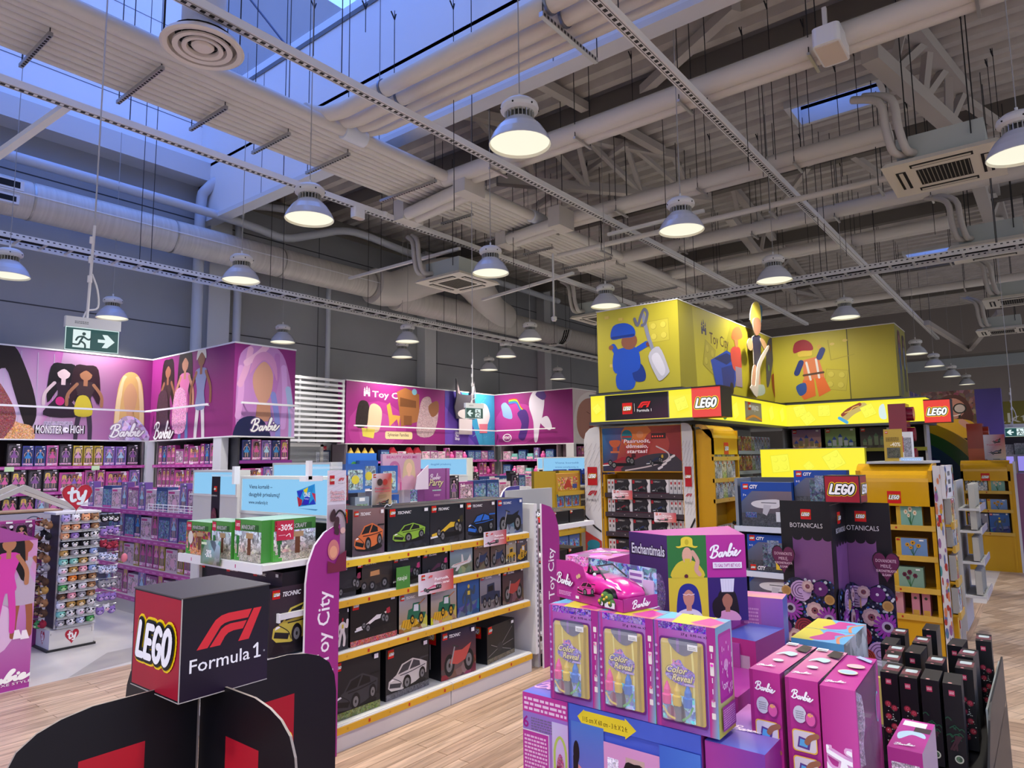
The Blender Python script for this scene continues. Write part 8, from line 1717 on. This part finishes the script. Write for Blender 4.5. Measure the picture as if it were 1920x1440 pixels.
# lit yellow header on a middle gondola
R_ = empty('lit_header', (9.3, 3.08, 1.42), FX); tag(R_, 'glowing yellow panel header with raised brick shapes in the middle of the brick shop', 'lit sign'); mb = MB(); mb.box((0,0,0),(1.27,.1,.37),'#c8c40c'); mb.box((-.01,-.01,.37),(1.28,.1,.38),'#8a8a8a'); mb.box((0,.0,-.6),(1.27,.1,0),'#8a8c90'); a = mb.art((0,0,0),(1,0,0),(0,0,1),1.27,.37); a.rect(0,0,1,1,LY,'glow'); plate(a,.2,.5,.11,.1,hi,hi,lo,'glow'); plate(a,.72,.6,.1,.5,hi,hi,lo,'glow'); plate(a,.48,.4,.05,.7,hi,hi,lo,'glow'); mb.build('lit_panel', R_)
mb = MB(); mb.box((0,0,0),(.6,1.27,.82),'#8a8c90'); tag(mb.build('low_gondola', None, (9.31,1.8,0)), 'low grey gondola under the glowing yellow panel header', 'shelving')
# grey city gondola
uci = shelving('display_shelving', 'blue grey end shelving of city sets left of the flower stand', (6.95,2.6,0), FX, 1.2, 1.48, .5, [.2,.56,1.0], body='#7c8490', back='#4a4e56', strip='#c8d0e0', hstrip=.05)
def cityart(sc_):
    def f(a):
        a.rect(0,0,1,1,['#3a4048','#3a4048','#7a6a78','#5a6a90']); a.rect(0,.8,1,1,'#14449a'); a.poly([(0,1),(0,.55),(.18,.75),(.4,1)],'#1448a8'); a.rect(0,0,1,.3,'#3c3f48','busyfine')
        if sc_ == 'plane': a.blob([(.2,.5),(.3,.58),(.7,.62),(.78,.55),(.7,.42),(.35,.42)],'#c8c8d0'); a.rect(.4,.53,.7,.545,'#2a2a3a'); a.poly([(.45,.5),(.6,.48),(.5,.25),(.42,.3)],'#b0b0bc'); a.rect(.68,.12,.86,.34,'#c8ccd4'); a.rect(.08,.2,.3,.32,'#20408a','busyfine')
        else: a.rect(.3,.15,.9,.75,'#4a5a70','busy'); a.rect(.4,.5,.62,.86,'#6a7a98','busyfine')
        brick_logo(a,.1,.9,.11); a.text('CITY',.27,.86,.08,'#ffffff',w=.16,shear=.3,off=.03); a.text('7+' if sc_ == 'plane' else '8-12',.08,.68,.05,'#ffffff',w=.07)
    return f
reg('ci_plane', .5,.1,.44, cityart('plane'), side='#123a80', name='brick_set_box'); reg('ci_town', .5,.1,.36, cityart('town'), side='#123a80', name='brick_set_box'); reg('ci_train', .48,.12,.36, cityart('train'), side='#123a80', name='brick_set_box')
put(uci,'ci_plane',.32,1.002,.03,'on the top shelf of the city shelving',name='blue city set box with a white airliner'); 
put(uci,'ci_town',.36,.562,.03,'on the middle shelf of the city shelving',name='blue city set box with buildings'); put(uci,'ci_plane',.36,.202,.03,'on the bottom shelf of the city shelving',name='blue city set box')
put(uci,'ci_train',.82,1.20,.1,'standing high on the right of the city shelving',name='train station set box')
mb = MB(); mb.box((0,0,0),(.12,.5,1.19),'#7c8490'); tag(mb.build('shelf_end_block', None, (7.1,1.5,0)), 'grey block supporting the high city box', 'shelf end')
promo('price_card', 'yellow card saying minus forty on the city shelving', (6.93,2.08,.60), .24, .11, FX, lambda a: (a.rect(0,0,1,1,'#d8b830'), brick_logo(a,.08,.85,.08), a.text('-40',.68,.6,.26,'#ffffff',w=.28,off=.02), a.rect(.15,.1,.8,.5,'#4a6a8a','busyfine')), bc='#d8b830')
# yellow flower shelf
uy = yellow_unit('yellow flower set shelf with curved top behind the black flower stand', (6.9,1.43,0), FX, .60, 1.62, .35, [.32,.55,.82,1.08], .27)
def flo(bg, fk, c1, c2, yel=True): return lambda a: (a.rect(0,0,1,1,bg), a.rect(0,0,.17,1,'#c8a030') if yel else None, vehicle(a,'flowers',.55,.42,.7,.8,c1,c2), a.rect(.03,.85,.14,.95,'#b02028'), a.rect(.76,.85,.9,.93,'#e8e8e8'))
reg('fl_daf',.2,.1,.19,flo('#7aa898','f','#d8d0b8','#c87828'),side='#c8a030',name='brick_set_box'); reg('fl_sun',.24,.1,.15,flo('#6a8ab8','f','#c89028','#2a1c18'),side='#c8a030',name='brick_set_box'); reg('fl_ros',.15,.1,.17,flo('#a88098','f','#8a2038','#5a1020',False),side='#a87888',name='brick_set_box'); reg('fl_plum',.23,.1,.17,flo('#7a9a88','f','#5a2038','#2a1020'),side='#7a9a88',name='brick_set_box'); reg('fl_pink',.21,.1,.2,flo('#c89098','f','#a02038','#6a1020',False),side='#b87888',name='brick_set_box'); reg('fl_slim',.06,.12,.2,lambda a:(a.rect(0,0,1,1,'#b87888'),a.rect(.1,0,.9,.2,'#c89a40'),a.ell(.5,.7,.2,None,'#3a4a38')),side='#b07080',name='brick_set_box')
for k, x, z, n_ in (('fl_daf',.14,1.081,'green box of white daffodils, left on the top flower shelf'),('fl_daf',.4,1.081,'green box of white daffodils, right on the top flower shelf'),('fl_ros',.12,.821,'lilac box of pink flowers on the second flower shelf'),('fl_sun',.4,.821,'blue box of two sunflowers on the second flower shelf'),
    ('fl_ros',.1,.551,'dusky pink box of red flowers, lower of two on the third flower shelf'),('fl_plum',.36,.551,'green box of a dark plum flower on the third flower shelf'),('fl_pink',.2,.321,'pink box of red roses on the bottom flower shelf'),('fl_slim',.4,.321,'slim pink box, left of two on the bottom flower shelf'),('fl_slim',.48,.321,'slim pink box, right of two on the bottom flower shelf')):
    rz = uy.rotation_euler.z; l = uy.location; place(k, (l.x+x*math.cos(rz)-.04*math.sin(rz), l.y+x*math.sin(rz)+.04*math.cos(rz), z), rz, n_, 'boxed set')
place('fl_ros', (6.94, 1.33, .722), FX, 'dusky pink box of red flowers stacked on another on the third flower shelf', 'boxed set')
# its side: white printed boards, packs on little shelves
R_ = empty('yellow_side_shelf', (6.9,.765,0)); tag(R_, 'yellow side shelf with white printed edge boards at the right of the flower shelf', 'display shelf')
def edgeb(a):
    a.rect(0,0,1,1,'#cfcccc')
    for k in range(46): a.ell(rnd.choice((rnd.uniform(.05,.3),rnd.uniform(.6,.95))), rnd.uniform(.02,.97), rnd.uniform(.08,.24), rnd.uniform(.008,.03), rnd.choice(('#c8a030','#5a6a9a','#a83a30','#4a8a8a','#8a5a8a','#c87a50')), n=8)
    a.rect(.3,.7,.7,.74,'#b01c28')
for x, t_ in ((-.02,1.6),(.55,1.6)):
    mb = MB(); mb.box((x,0,0),(x+.04,.055,t_),'#cfcccc'); edgeb(mb.art((x,0,0),(1,0,0),(0,0,1),.04,t_)); edgeb(mb.art((x,.055,0),(0,-1,0),(0,0,1),.055,t_)); mb.build('edge_board', R_)
mb = MB(); mb.box((-.02,-.03,1.32),(.62,-.001,1.6),'#cfcccc'); a = mb.art((-.02,-.03,1.32),(1,0,0),(0,0,1),.64,.28); a.rect(.03,.05,.97,.95,'#d8d6d6'); 
for k in range(3): a.scribble(.34,.68-k*.26,.62,.82-k*.26,1,'#3a3a3e',fill=1)
for k in range(30): a.ell(rnd.choice((rnd.uniform(.03,.2),rnd.uniform(.8,.97))), rnd.uniform(.06,.94), .03, .1, rnd.choice(('#c8a030','#3a5a9a','#a83a30','#4a8a8a')), n=8)
mb.build('top_board', R_)
mb = MB(); mb.box((.02,.05,0),(.55,.06,1.55),'#b8880c'); mb.build('back_panel', R_)
for z in (.35,.62,.9,1.1):
    mb = MB(); mb.box((.06,-.04,z-.02),(.36,.05,z),'#c8960c'); mb.box((.06,-.06,z-.04),(.36,-.04,z+.02),'#c8a040'); mb.build('shelf', R_)
mb = MB(); mb.box((.38,-.0,0),(.47,.05,1.5),'#d0a018'); mb.build('divider', R_)
for i, z in enumerate((.36,.63,.91,1.11)): 
    for j in range(2): place('pk%d' % ((i+j)%4+1), (7.03+j*.14,.71,z), rnd.uniform(-.1,.1), 'toy pack on the yellow side shelf, %s shelf from the bottom, %s' % (nth(i), ('nearer','farther')[j]), 'toy pack')
R_ = empty('pack_rack', (7.56,.72,0)); tag(R_, 'rack of clear grey packs sticking out at the right edge of the yellow side shelf', 'display rack')
mb = MB(); mb.box((0,.0,.1),(.62,.02,1.45),'#b0b0ae'); mb.box((0,.02,0),(.02,.1,1.45),'#b0b0ae'); mb.build('rack_back', R_)
for z in (.42,.72,1.0,1.2): mb = MB(); mb.box((0,-.16,z-.02),(.62,.0,z),'#c0c2c4'); mb.box((0,-.17,z-.03),(.62,-.16,z+.03),'#c4c8cc','gloss'); mb.build('shelf', R_)
n = 0
for z in (.43,.73,1.01,1.21):
    for j in range(4): place('pk3' if j % 2 else 'pk1', (7.64+j*.14,.59,z), .1, 'grey clear toy pack on the outer rack, %s row up, %s outwards' % (nth(n//4), nth(j)), 'toy pack'); n += 1
# things on top of the yellow shelf
promo('promotional_stand', 'yellow minus forty card standing on the curved yellow shelf', (6.98,1.12,1.642), .15, .29, FX, lambda a: (a.rect(0,0,1,1,'#b89a38'), brick_logo(a,.16,.9,.14), a.scribble(.12,.62,.82,.76,3,'#6a5420'), a.text('-40%',.62,.46,.12,'#f4ecd0',w=.55,off=.02), a.rect(.15,.1,.85,.42,'#4a4a3a','busyfine')), bc='#a88a30', tilt=-.06)
mb = MB(); mb.box((-.09,0,0),(.09,.06,.035),'#cfd2d4'); a = mb.art((-.09,0,0),(1,0,0),(0,0,1),.18,.035); a.rect(.08,.1,.95,.75,(.3,.5,.85,1),'glow'); a.scribble(.15,.3,.9,.6,1,'#dfe8ff'); tag(mb.build('price_display', None, (6.98,.99,1.642), FX), 'small blue lit price display on the curved yellow shelf', 'display')
mb = MB(); mb.box((0,0,0),(.7,.5,.02),'#b8babc'); tag(mb.build('display_board', None, (6.93,.84,1.621)), 'pale board on top of the yellow flower shelf', 'board')
mb = MB(); mb.rbox((-.05,0,0),(.05,.08,.27),.02,'#cfcfd2'); a = mb.art((-.05,0,0),(1,0,0),(0,0,1),.1,.27); a.rect(.25,.1,.9,.8,'#7a7a88','busyfine'); a.rect(.15,.3,.25,.85,'#b03038'); tag(mb.build('display_tower', None, (7.3,1.06,1.642), FX), 'white upright display case behind the small lit price display', 'display case')
# crimson, red and orange brick columns, rainbow arch
def bigbrick(label, loc, w, d, h, c, studs=4, c2=None, lv=.0):
    R_ = empty('brick_column', loc, FX); tag(R_, label, 'brick column'); mb = MB(); mb.box((0,0,0),(w,d,h),c,'gloss')
    if c2: mb.box((-.002,-.003,0),(w-.0,d,h*.38),c2,'gloss')
    mb.build('column', R_); mb = MB()
    for k in range(studs): mb.tube([(w,d*.5,h*(k+.5)/studs),(w+.07,d*.5,h*(k+.5)/studs)],.09,c,'gloss',14)
    mb.build('studs', R_)
bigbrick('crimson giant brick column with round studs, hiding the end of the lit band', (9.9,1.62,0), .2, .3, 2.35, '#7a1430', 9)
bigbrick('red and orange giant brick column beside the rainbow arch', (12.9,1.03,0), .21, .3, 2.17, '#9a2a16', 8, None)
mb = MB(); mb.box((0,0,0),(.212,.3,1.78),'#b84c14','gloss'); tag(mb.build('brick_column', None, (12.89,1.031,0), FX), 'orange lower part of the giant brick column beside the arch', 'brick column')
R_ = empty('rainbow_arch', (13.35,2.03,0), FX); tag(R_, 'giant arch of blue, dark green, green and yellow bricks', 'arch')
for i, (r0, r1, c_) in enumerate(((.80,1.02,'#08103e'),(1.02,1.2,'#062440'),(1.2,1.4,'#143c1a'),(1.4,1.58,'#8a7414'))):
    mb = MB(); pts = []; n = 18; cx = -.22; cz = 1.0; t1 = 1.35
    for k in range(n+1): t = t1*k/n; pts.append((cx+r1*math.cos(t), cz+r1*.86*math.sin(t)))
    for k in range(n,-1,-1): t = t1*k/n; pts.append((cx+r0*math.cos(t), cz+r0*.86*math.sin(t)))
    pts2 = pts+[(cx+r0,0),(cx+r1,0)]; mb.prism(pts2, (0,.3-.02*i,0), (1,0,0), (0,0,1), .3-.02*i, c_, 'gloss'); mb.build('arch_band', R_)
# second yellow unit beyond
u3 = yellow_unit('farther yellow set shelf with curved top near the right edge', (12.3,1.1,0), FX, .6, 1.6, .4, [.55,.88,1.15], .2)
for z, ks, w_ in ((1.151,['pk1','pk1','fl_daf'],'top'),(.881,['fl_sun','fl_sun'],'second'),(.551,['m_truck','m_robot'],'third')): fill(u3, z, .04, ks, .04, .58, 'on the %s shelf of the farther yellow unit' % w_, cat='boxed set')
mb = MB(); mb.box((0,0,0),(.9,.04,1.55),YL); mb.box((0,-.03,0),(.05,0,1.58),'#cfcccc'); mb.box((.6,-.03,0),(.65,0,1.58),'#c8960c'); tag(mb.build('yellow_partition', None, (12.32,.46,0)), 'yellow side wall of the farther yellow shelf', 'shelf side')
promo('promotional_stand', 'small white and red racing card standing on the farther yellow shelf', (12.4,.66,1.62), .26, .36, FX, lambda a: (a.rect(0,0,1,1,['#a8a8b0','#c8b898','#b03a48','#d8d8e0']), a.text('Pasiruošt,',.5,.55,.06,'#c03050',w=.7), vehicle(a,'racer',.5,.3,.6,.2,'#2a3a5a'), vehicle(a,'racer',.6,.75,.4,.2,'#a02030')))
# aisle gondolas and lit boxes in the middle distance
lightbox('pale blue lit box in the middle distance behind the party display box', 8.0, 7.22, 8.35, 1.48, 1.72, lambda a: (a.text('daugybė privalumų',.5,.62,.13,'#3a6ab0',w=.4,m='matte'), a.text('www.onefamily.lt',.5,.3,.13,'#3a6ab0',w=.4,m='matte')))
lightbox('blue lit box behind the yellow framed sets, right of centre', 10.6, 6.55, 7.6, 1.46, 1.72, lambda a: (a.text('Viena kortelė',.5,.6,.12,'#3a6ab0',w=.5,m='matte'), a.text('www.onefamily.lt',.5,.3,.12,'#3a6ab0',w=.5,m='matte')))
lightbox('blue lit box at the back, partly behind another lit box right of centre', 12.2, 8.0, 8.9, 1.5, 1.72, None)
def gondola2(label, x0, x1, y0, y1, h, top=None):
    R_ = empty('gondola_shelving', (x0,y0,0)); tag(R_, label, 'shelving'); mb = MB(); mb.box((0,(y1-y0)/2-.03,0),(x1-x0,(y1-y0)/2+.03,h),'#c8c8ca'); mb.build('spine', R_)
    for z in (.12,.5,.85,h-.25):
        mb = MB(); mb.box((0,0,z-.02),(x1-x0,y1-y0,z),'#d4d4d6'); s_ = mb.build('shelf', R_); mb = MB(); mb.box((0,-.012,z-.035),(x1-x0,-.001,z+.005),'#c9c9cc'); mb.build('price_strip', s_)
    for x in (0, x1-x0-.03): mb = MB(); mb.box((x,0,0),(x+.03,y1-y0,h-.1),'#d0d0d2'); mb.build('side_panel', R_)
    R_['_w'] = x1-x0; return R_
g2 = gondola2('white gondola in the second aisle, mostly behind the brick set gondola', 4.6, 8.3, 6.2, 7.1, 1.4)
fill(g2, 1.152, .03, ['play_blue','play_white','doll_black','play_pink','play_blue'], .1, 3.6, 'on the second aisle gondola', cat='boxed toy')
fill(g2, .852, .03, ['play_white','play_blue','doll_dark'], 1.2, 3.6, 'on the lower shelf of the second aisle gondola')
g3 = gondola2('white gondola in the third aisle with blue packs on top', 8.2, 12.0, 7.6, 8.5, 1.4)
fill(g3, 1.152, .03, ['play_blue','doll_black','play_blue','play_white'], .1, 3.7, 'on the third aisle gondola')
# blue packs and white bags on top of a low shelf
for i in range(9):
    p = (8.05+i*.2, 6.35-.02*i, 1.3); BUILD['blupk'] = lambda: carton(.17,.1,.22,lambda a: (a.rect(0,0,1,1,'#1c3aa8'), a.rect(.12,.1,.88,.72,'#4a3a40','busy'), a.rect(.2,.8,.8,.95,'#4a6ad0')),side='#1a34a0',name='boxed_toy'); place('blupk', (p[0], 5.6, 1.31+.02*(i%2)), -.5, 'blue boxed toy %s in the row of blue boxes behind the gondola' % ('at the left end' if i == 0 else 'at the right end' if i == 8 else nth(i)), 'boxed toy')
mb = MB(); mb.box((0,0,0),(1.9,.5,1.3),'#bcbcc0'); a = mb.art((0,0,0),(1,0,0),(0,0,1),1.9,1.3); a.rect(0,.86,1,.98,'#5a5058','busy'); a.rect(0,.98,1,1,'#e8e8ea'); a.rect(0,.6,1,.84,'#4a444c','busy'); tag(mb.build('low_gondola', None, (7.95,5.5,0)), 'white low gondola carrying the row of blue boxes', 'shelving')
def wingpanel(label, x, y, w, h, c, z=0):
    mb = MB(); r = w*.55; mb.prism([(0,0),(w,0),(w,h)]+[(r-r*math.sin(t), h-r*(1-math.cos(t))) for t in (0,.4,.8,1.2,PI/2)], (0,0,0), (1,0,0), (0,0,1), .02, c, ce='#e0e0e4'); tag(mb.build('shelf_wing', None, (x,y,z)), label, 'shelf end panel')
wingpanel('purple blue rounded shelf wing behind the far end of the gondola', 5.35, 4.4, .32, 1.43, '#46408c'); wingpanel('small magenta rounded shelf wing beside the blue boxes', 10.0, 6.9, .38, 1.5, '#a82c80')
# black figure boxes behind the far purple panel
setbox('blk_tall',.26,.12,.36,'#0c0c10',None,'#1a1a1c','#0a0a0a',word='',name='tall black box with a dark helmet shape',floor_='#0c0c10',tagw=False)
for i, (x, y, z) in enumerate(((5.5,3.75,1.08),(5.78,3.75,1.08),(5.42,3.72,.72),(5.7,3.72,.72),(5.5,3.72,.36))): place('blk_tall', (x,y,z), 0, 'tall black set box with a red mark, %s of five past the purple panel' % nth(i), 'boxed set')
R_ = empty('gondola_shelving', (5.25,3.7,0)); tag(R_, 'white shelving of black figure sets past the far purple panel', 'shelving')
for z in (.08,.34,.7,1.06): mb = MB(); mb.box((0,-.0,z),(.75,.5,z+.02),'#d4d4d6'); mb.box((0,-.015,z-.02),(.75,0,z+.02),'#e0e0e2'); mb.build('shelf', R_)
mb = MB(); mb.box((0,.5,0),(.75,.54,1.4),'#a8a8aa'); mb.build('back_panel', R_)
# yellow framed colourful sets left of the racing display
uk = shelving('display_shelving', 'yellow edged shelving of colourful family sets left of the racing display', (6.9,4.74,0), 0, .58, 1.55, .4, [.15,.5,.82,1.1,1.3], body='#a88a20', back='#6a5a18', strip='#b89a30')
def fam(c): return lambda a: (a.rect(0,0,1,1,['#b89020','#b89020',c,c]), a.rect(.08,.08,.92,.8,c,'busy'), a.poly([(.3,.2),(.5,.75),(.7,.2)],'#a83a28'), a.rect(.7,.15,.9,.4,'#3a4a8a'))
reg('fam_a',.5,.15,.22,fam('#b8843a'),side='#b89020',name='brick_set_box'); reg('fam_b',.16,.12,.17,fam('#5a8ab0'),side='#b89020',name='brick_set_box'); reg('fam_c',.24,.15,.26,fam('#4a7ac0'),side='#1c4a98',name='brick_set_box')
NAMES.update({'fam_a':'wide yellow family set box','fam_b':'small family set box','fam_c':'blue family set box','fl_daf':'green flower set box','fl_sun':'blue sunflower set box'})
for z, ks, w_ in ((1.301,['fam_a'],'top'),(1.101,['fam_b','fam_b','fam_b'],'second'),(.821,['fam_c','fam_c'],'third'),(.501,['fam_c','fam_c'],'fourth'),(.151,['fam_c','fam_c'],'bottom')): fill(uk, z, .04, ks, .03, .57, 'on the %s yellow edged shelf' % w_, cat='boxed set')
# displays between the gondolas
def cluster():
    R_ = empty('hanging_pack_display', (4.0,5.2,0)); tag(R_, 'crowded stand of blue and clear baby toy packs behind the orange car box', 'display stand'); mb = MB(); mb.box((-.35,0,0),(.22,.06,1.5),'#6a6a70'); mb.box((-.35,-.3,0),(.22,.3,.1),'#8a8a90'); mb.build('stand_frame', R_)
    mb = MB(); mb.box((.02,-.1,1.5),(.36,-.07,1.78),'#2a6ac0'); a = mb.art((.02,-.1,1.5),(1,0,0),(0,0,1),.34,.28); a.rect(0,0,1,1,['#2a68b8','#2a68b8','#3a80d8','#3a80d8']); a.rect(.3,.55,.7,.75,'#58b0e8','busyfine'); a.ell(.2,.6,.1,None,'#58a848'); mb.build('header_card', R_); return R_
cluster()
reg('baby_b',.2,.06,.26,lambda a:(a.rect(0,0,1,1,['#4a78b8','#4a78b8','#2a58a8','#2a58a8']),a.rrect(.12,.1,.88,.8,.08,'#8aa0a8','busy'),a.ell(.5,.45,.2,None,'#d8c840')),side='#3a60a0'); reg('baby_c',.16,.07,.26,lambda a:(a.rect(0,0,1,1,'#8a98a8'),a.rect(.1,.1,.9,.75,'#6a8a70','busy'),a.ell(.5,.4,.2,.18,'#c8a088'),a.rect(.3,.85,.7,.97,'#e8e8e8')),side='#7a8898'); reg('baby_r',.14,.07,.22,lambda a:(a.rect(0,0,1,1,'#7a2438'),a.rect(.1,.1,.9,.7,'#8a6a60','busyfine'),a.ell(.5,.6,.2,None,'#b02030')),side='#6a2030')
for i, (x, z, k) in enumerate(((4.2,1.45,'baby_b'),(4.02,1.42,'baby_b'),(3.85,1.36,'baby_r'),(3.72,1.3,'baby_c'),(4.1,1.12,'baby_c'),(4.3,1.12,'baby_c'),(3.9,1.1,'baby_r'),(3.7,1.05,'baby_r'),(4.4,1.4,'baby_b'),(4.48,1.12,'baby_b'))): place(k, (x,5.02-.03*(i%3),z), rnd.uniform(-.2,.1), '%s hanging on the crowded stand, %s from the top' % ({'baby_b':'blue toy pack','baby_c':'grey baby toy pack','baby_r':'dark red toy pack'}[k], nth(i)), 'toy pack')
R_ = empty('beauty_display', (4.55,5.0,0)); tag(R_, 'pale pink counter display with two doll heads and small bottles behind the racing card', 'display stand'); mb = MB(); mb.box((-.28,.15,0),(.3,.4,1.42),'#c8c8cc'); mb.build('counter', R_)
mb = MB(); mb.box((-.2,.0,1.42),(.3,.03,1.77),'#c8a0b8'); a = mb.art((-.2,0,1.42),(1,0,0),(0,0,1),.5,.35); a.rect(0,0,1,1,['#c89ab0','#c89ab0','#b888a8','#d0a8c0']); a.text('BEAUTY AND ME',.5,.88,.07,'#b84a88',w=.8,off=.02); bust(a,.3,.2,.6,'#d8a898','#b86a98','#c878a0',None,.34); bust(a,.68,.2,.66,'#e0b8a0','#c8b090','#c89ab0',None,.36); [a.stroke([(.1+k*.12,.02),(.1+k*.12,.2)],.05,'#c04a88') for k in range(4)]
mb.prism([(.14,1.42),(.32,1.42),(.32,1.66),(.26,1.62),(.17,1.55)], (0,-.08,0), (1,0,0), (0,0,1), .01, '#d8c8d8'); mb.build('header_card', R_)
R_ = empty('party_display', (5.1,5.0,0)); tag(R_, 'mauve party display box standing behind the gondola boxes', 'display box'); mb = MB(); mb.box((-.2,0,1.28),(.17,.1,1.62),'#8a4a88'); a = mb.art((-.2,0,1.28),(1,0,0),(0,0,1),.37,.34); a.rect(0,0,1,1,['#7a3a78','#8a4488','#9a5a98','#8a5490']); doll_word(a,.42,.75,.4,'#d8c8d8'); a.text('Party',.46,.48,.2,'#3a5a50',w=.6,shear=.4,off=.03); a.text('Party',.45,.49,.19,'#d8c898',w=.58,shear=.4,off=.01); a.scribble(.3,.33,.64,.4,1,'#a8d0c0'); a.scribble(.36,.18,.6,.24,2,'#d8a8c8'); a.rect(.83,0,.85,1,'#6a3068'); mb.build('printed_box', R_); mb = MB(); mb.box((-.3,.0,0),(.3,.3,1.28),'#b8b8bc'); mb.build('plinth', R_)
# far right: photo signs, purple sign, yellow lettered wall, book shelves
R_ = empty('header_sign', (14.6,.62,1.98)); tag(R_, 'header sign with a child in yellow holding a magnifying glass, purple at its right end', 'sign'); w = 1.2; h = .86; mb = MB(); mb.box((0,0,0),(.3,w,h),'#4a3a8a'); mb.box((.1,.1,-1.98),(.2,.2,0),'#666666'); a = mb.art((0,w,0),(0,-1,0),(0,0,1),1.49,h)
a.rect(0,0,.55,1,['#6a4a50','#7a5a48','#6a3a38','#4a3038'],'busybig'); a.blob([(.14,.45),(.18,.8),(.32,.92),(.46,.8),(.52,.45),(.46,.3),(.2,.3)],'#4a2824'); a.blob([(.2,.7),(.22,.5),(.32,.4),(.42,.5),(.44,.7),(.33,.84)],'#b07868'); a.blob([(.06,0),(.12,.3),(.3,.4),(.48,.36),(.55,.2),(.55,0)],'#c89828'); a.stroke([(.4,.34),(.46,.24),(.55,.12)],.12,'#c08a78'); a.ell(.39,.62,.07,.11,'#20201e'); a.ell(.39,.62,.054,.085,'#b8a8a0'); a.stroke([(.39,.52),(.38,.44)],.04,'#20201e'); a.stroke([(.27,.5),(.33,.47),(.39,.5)],.02,'#e0d0c8')
a = mb.art((0,w,0),(0,-1,0),(0,0,1),w,h); a.k = 30; a.rect(.684,0,1,1,['#4a3a8c','#54449a','#362c6c','#362c6c']); mb.build('sign_face', R_)
R_ = empty('header_sign', (15.0,2.2,2.05)); tag(R_, 'striped purple and pink header sign deep behind the brick shop', 'sign'); mb = MB(); mb.box((0,0,0),(3,.2,.95),'#3a3060'); mb.box((1,.05,-2.05),(1.1,.15,0),'#666666'); a = mb.art((0,0,0),(1,0,0),(0,0,1),3,.95); [a.rect(k*.1,0,k*.1+.05,1,('#5a4a8a','#a88090')[k % 2]) for k in range(10)]; mb.build('sign_face', R_)
R_ = empty('lettered_sign', (22.0,-1.4,1.9)); tag(R_, 'olive yellow wall sign with large pale letters at the right edge', 'sign'); mb = MB(); mb.box((0,0,0),(.2,2.75,1.15),'#6a6420'); a = mb.art((0,2.75,0),(0,-1,0),(0,0,1),2.75,1.15); a.clip = False; a.text('aktyviam',.08,.52,.22,'#c8c8b8',w=.8,al='l'); a.text('ai',.3,.2,.2,'#c8c8b8',al='l'); mb.build('sign_face', R_)
e3 = exitsign('small dark exit sign with pale left arrow at the far right', PX(1904,802,15), .75, True); e3.rotation_euler.z = FX
us = shelving('display_shelving', 'far shelving of books and small boxes at the right edge', (15.5,1.9,0), FX, 3.4, 2.0, .4, [.4,.8,1.2,1.6], body='#a8a8aa', back='#4a4448', strip='#b8b8c0')
reg('bk_a',.16,.06,.28,lambda a:(a.rect(0,0,1,1,['#2a5a58','#2a5a58','#8a8a90','#a0a0a4'],'busyfine')),side='#5a5a60'); reg('bk_b',.12,.06,.26,lambda a:(a.rect(0,0,1,1,['#a8a4a8','#8a868c','#6a6a70','#a8a8b0'],'busyfine')),side='#7a7a80'); NAMES.update({'bk_a':'green picture book','bk_b':'grey picture book'})
for z, w_ in ((1.6,'top'),(1.2,'second'),(.8,'third')): fill(us, z, .04, ['bk_b','bk_a','bk_b','bk_b'], .1, 3.3, 'on the %s far shelf at right' % w_, cat='book')
for i, y in enumerate((.42,.3)):
    mb = MB(); mb.box((-.07,0,0),(.07,.1,.28),'#8a8a9a'); a = mb.art((-.07,0,0),(1,0,0),(0,0,1),.14,.28); a.rect(.2,.1,.85,.9,(.3,.25,.8,1),'glowdim'); tag(mb.build('lit_display', None, (12.6+i*.6,y+.08,1.4), FX), 'small violet lit display case, %s of two at the far right' % ('left','right')[i], 'display case')
mb = MB(); mb.box((0,0,0),(.5,.5,1.4),'#8a5a80'); tag(mb.build('display_plinth', None, (12.65,.0,0)), 'plinth under the violet lit display cases', 'plinth')
mb = MB(); mb.box((0,0,0),(1.3,.5,1.4),'#6a4a8a'); tag(mb.build('display_plinth', None, (13.3,.05,0)), 'violet counter behind the farther yellow shelf', 'plinth')
mb = MB(); mb.prism(heart_pts(0,0,.2,.3), (0,0,0), (1,0,0), (0,0,1), .05, '#a8203a','gloss'); tag(mb.build('red_shape_sign', None, (13.1,.36,.95), FX), 'glossy red rounded shape at the right edge near the floor', 'sign')
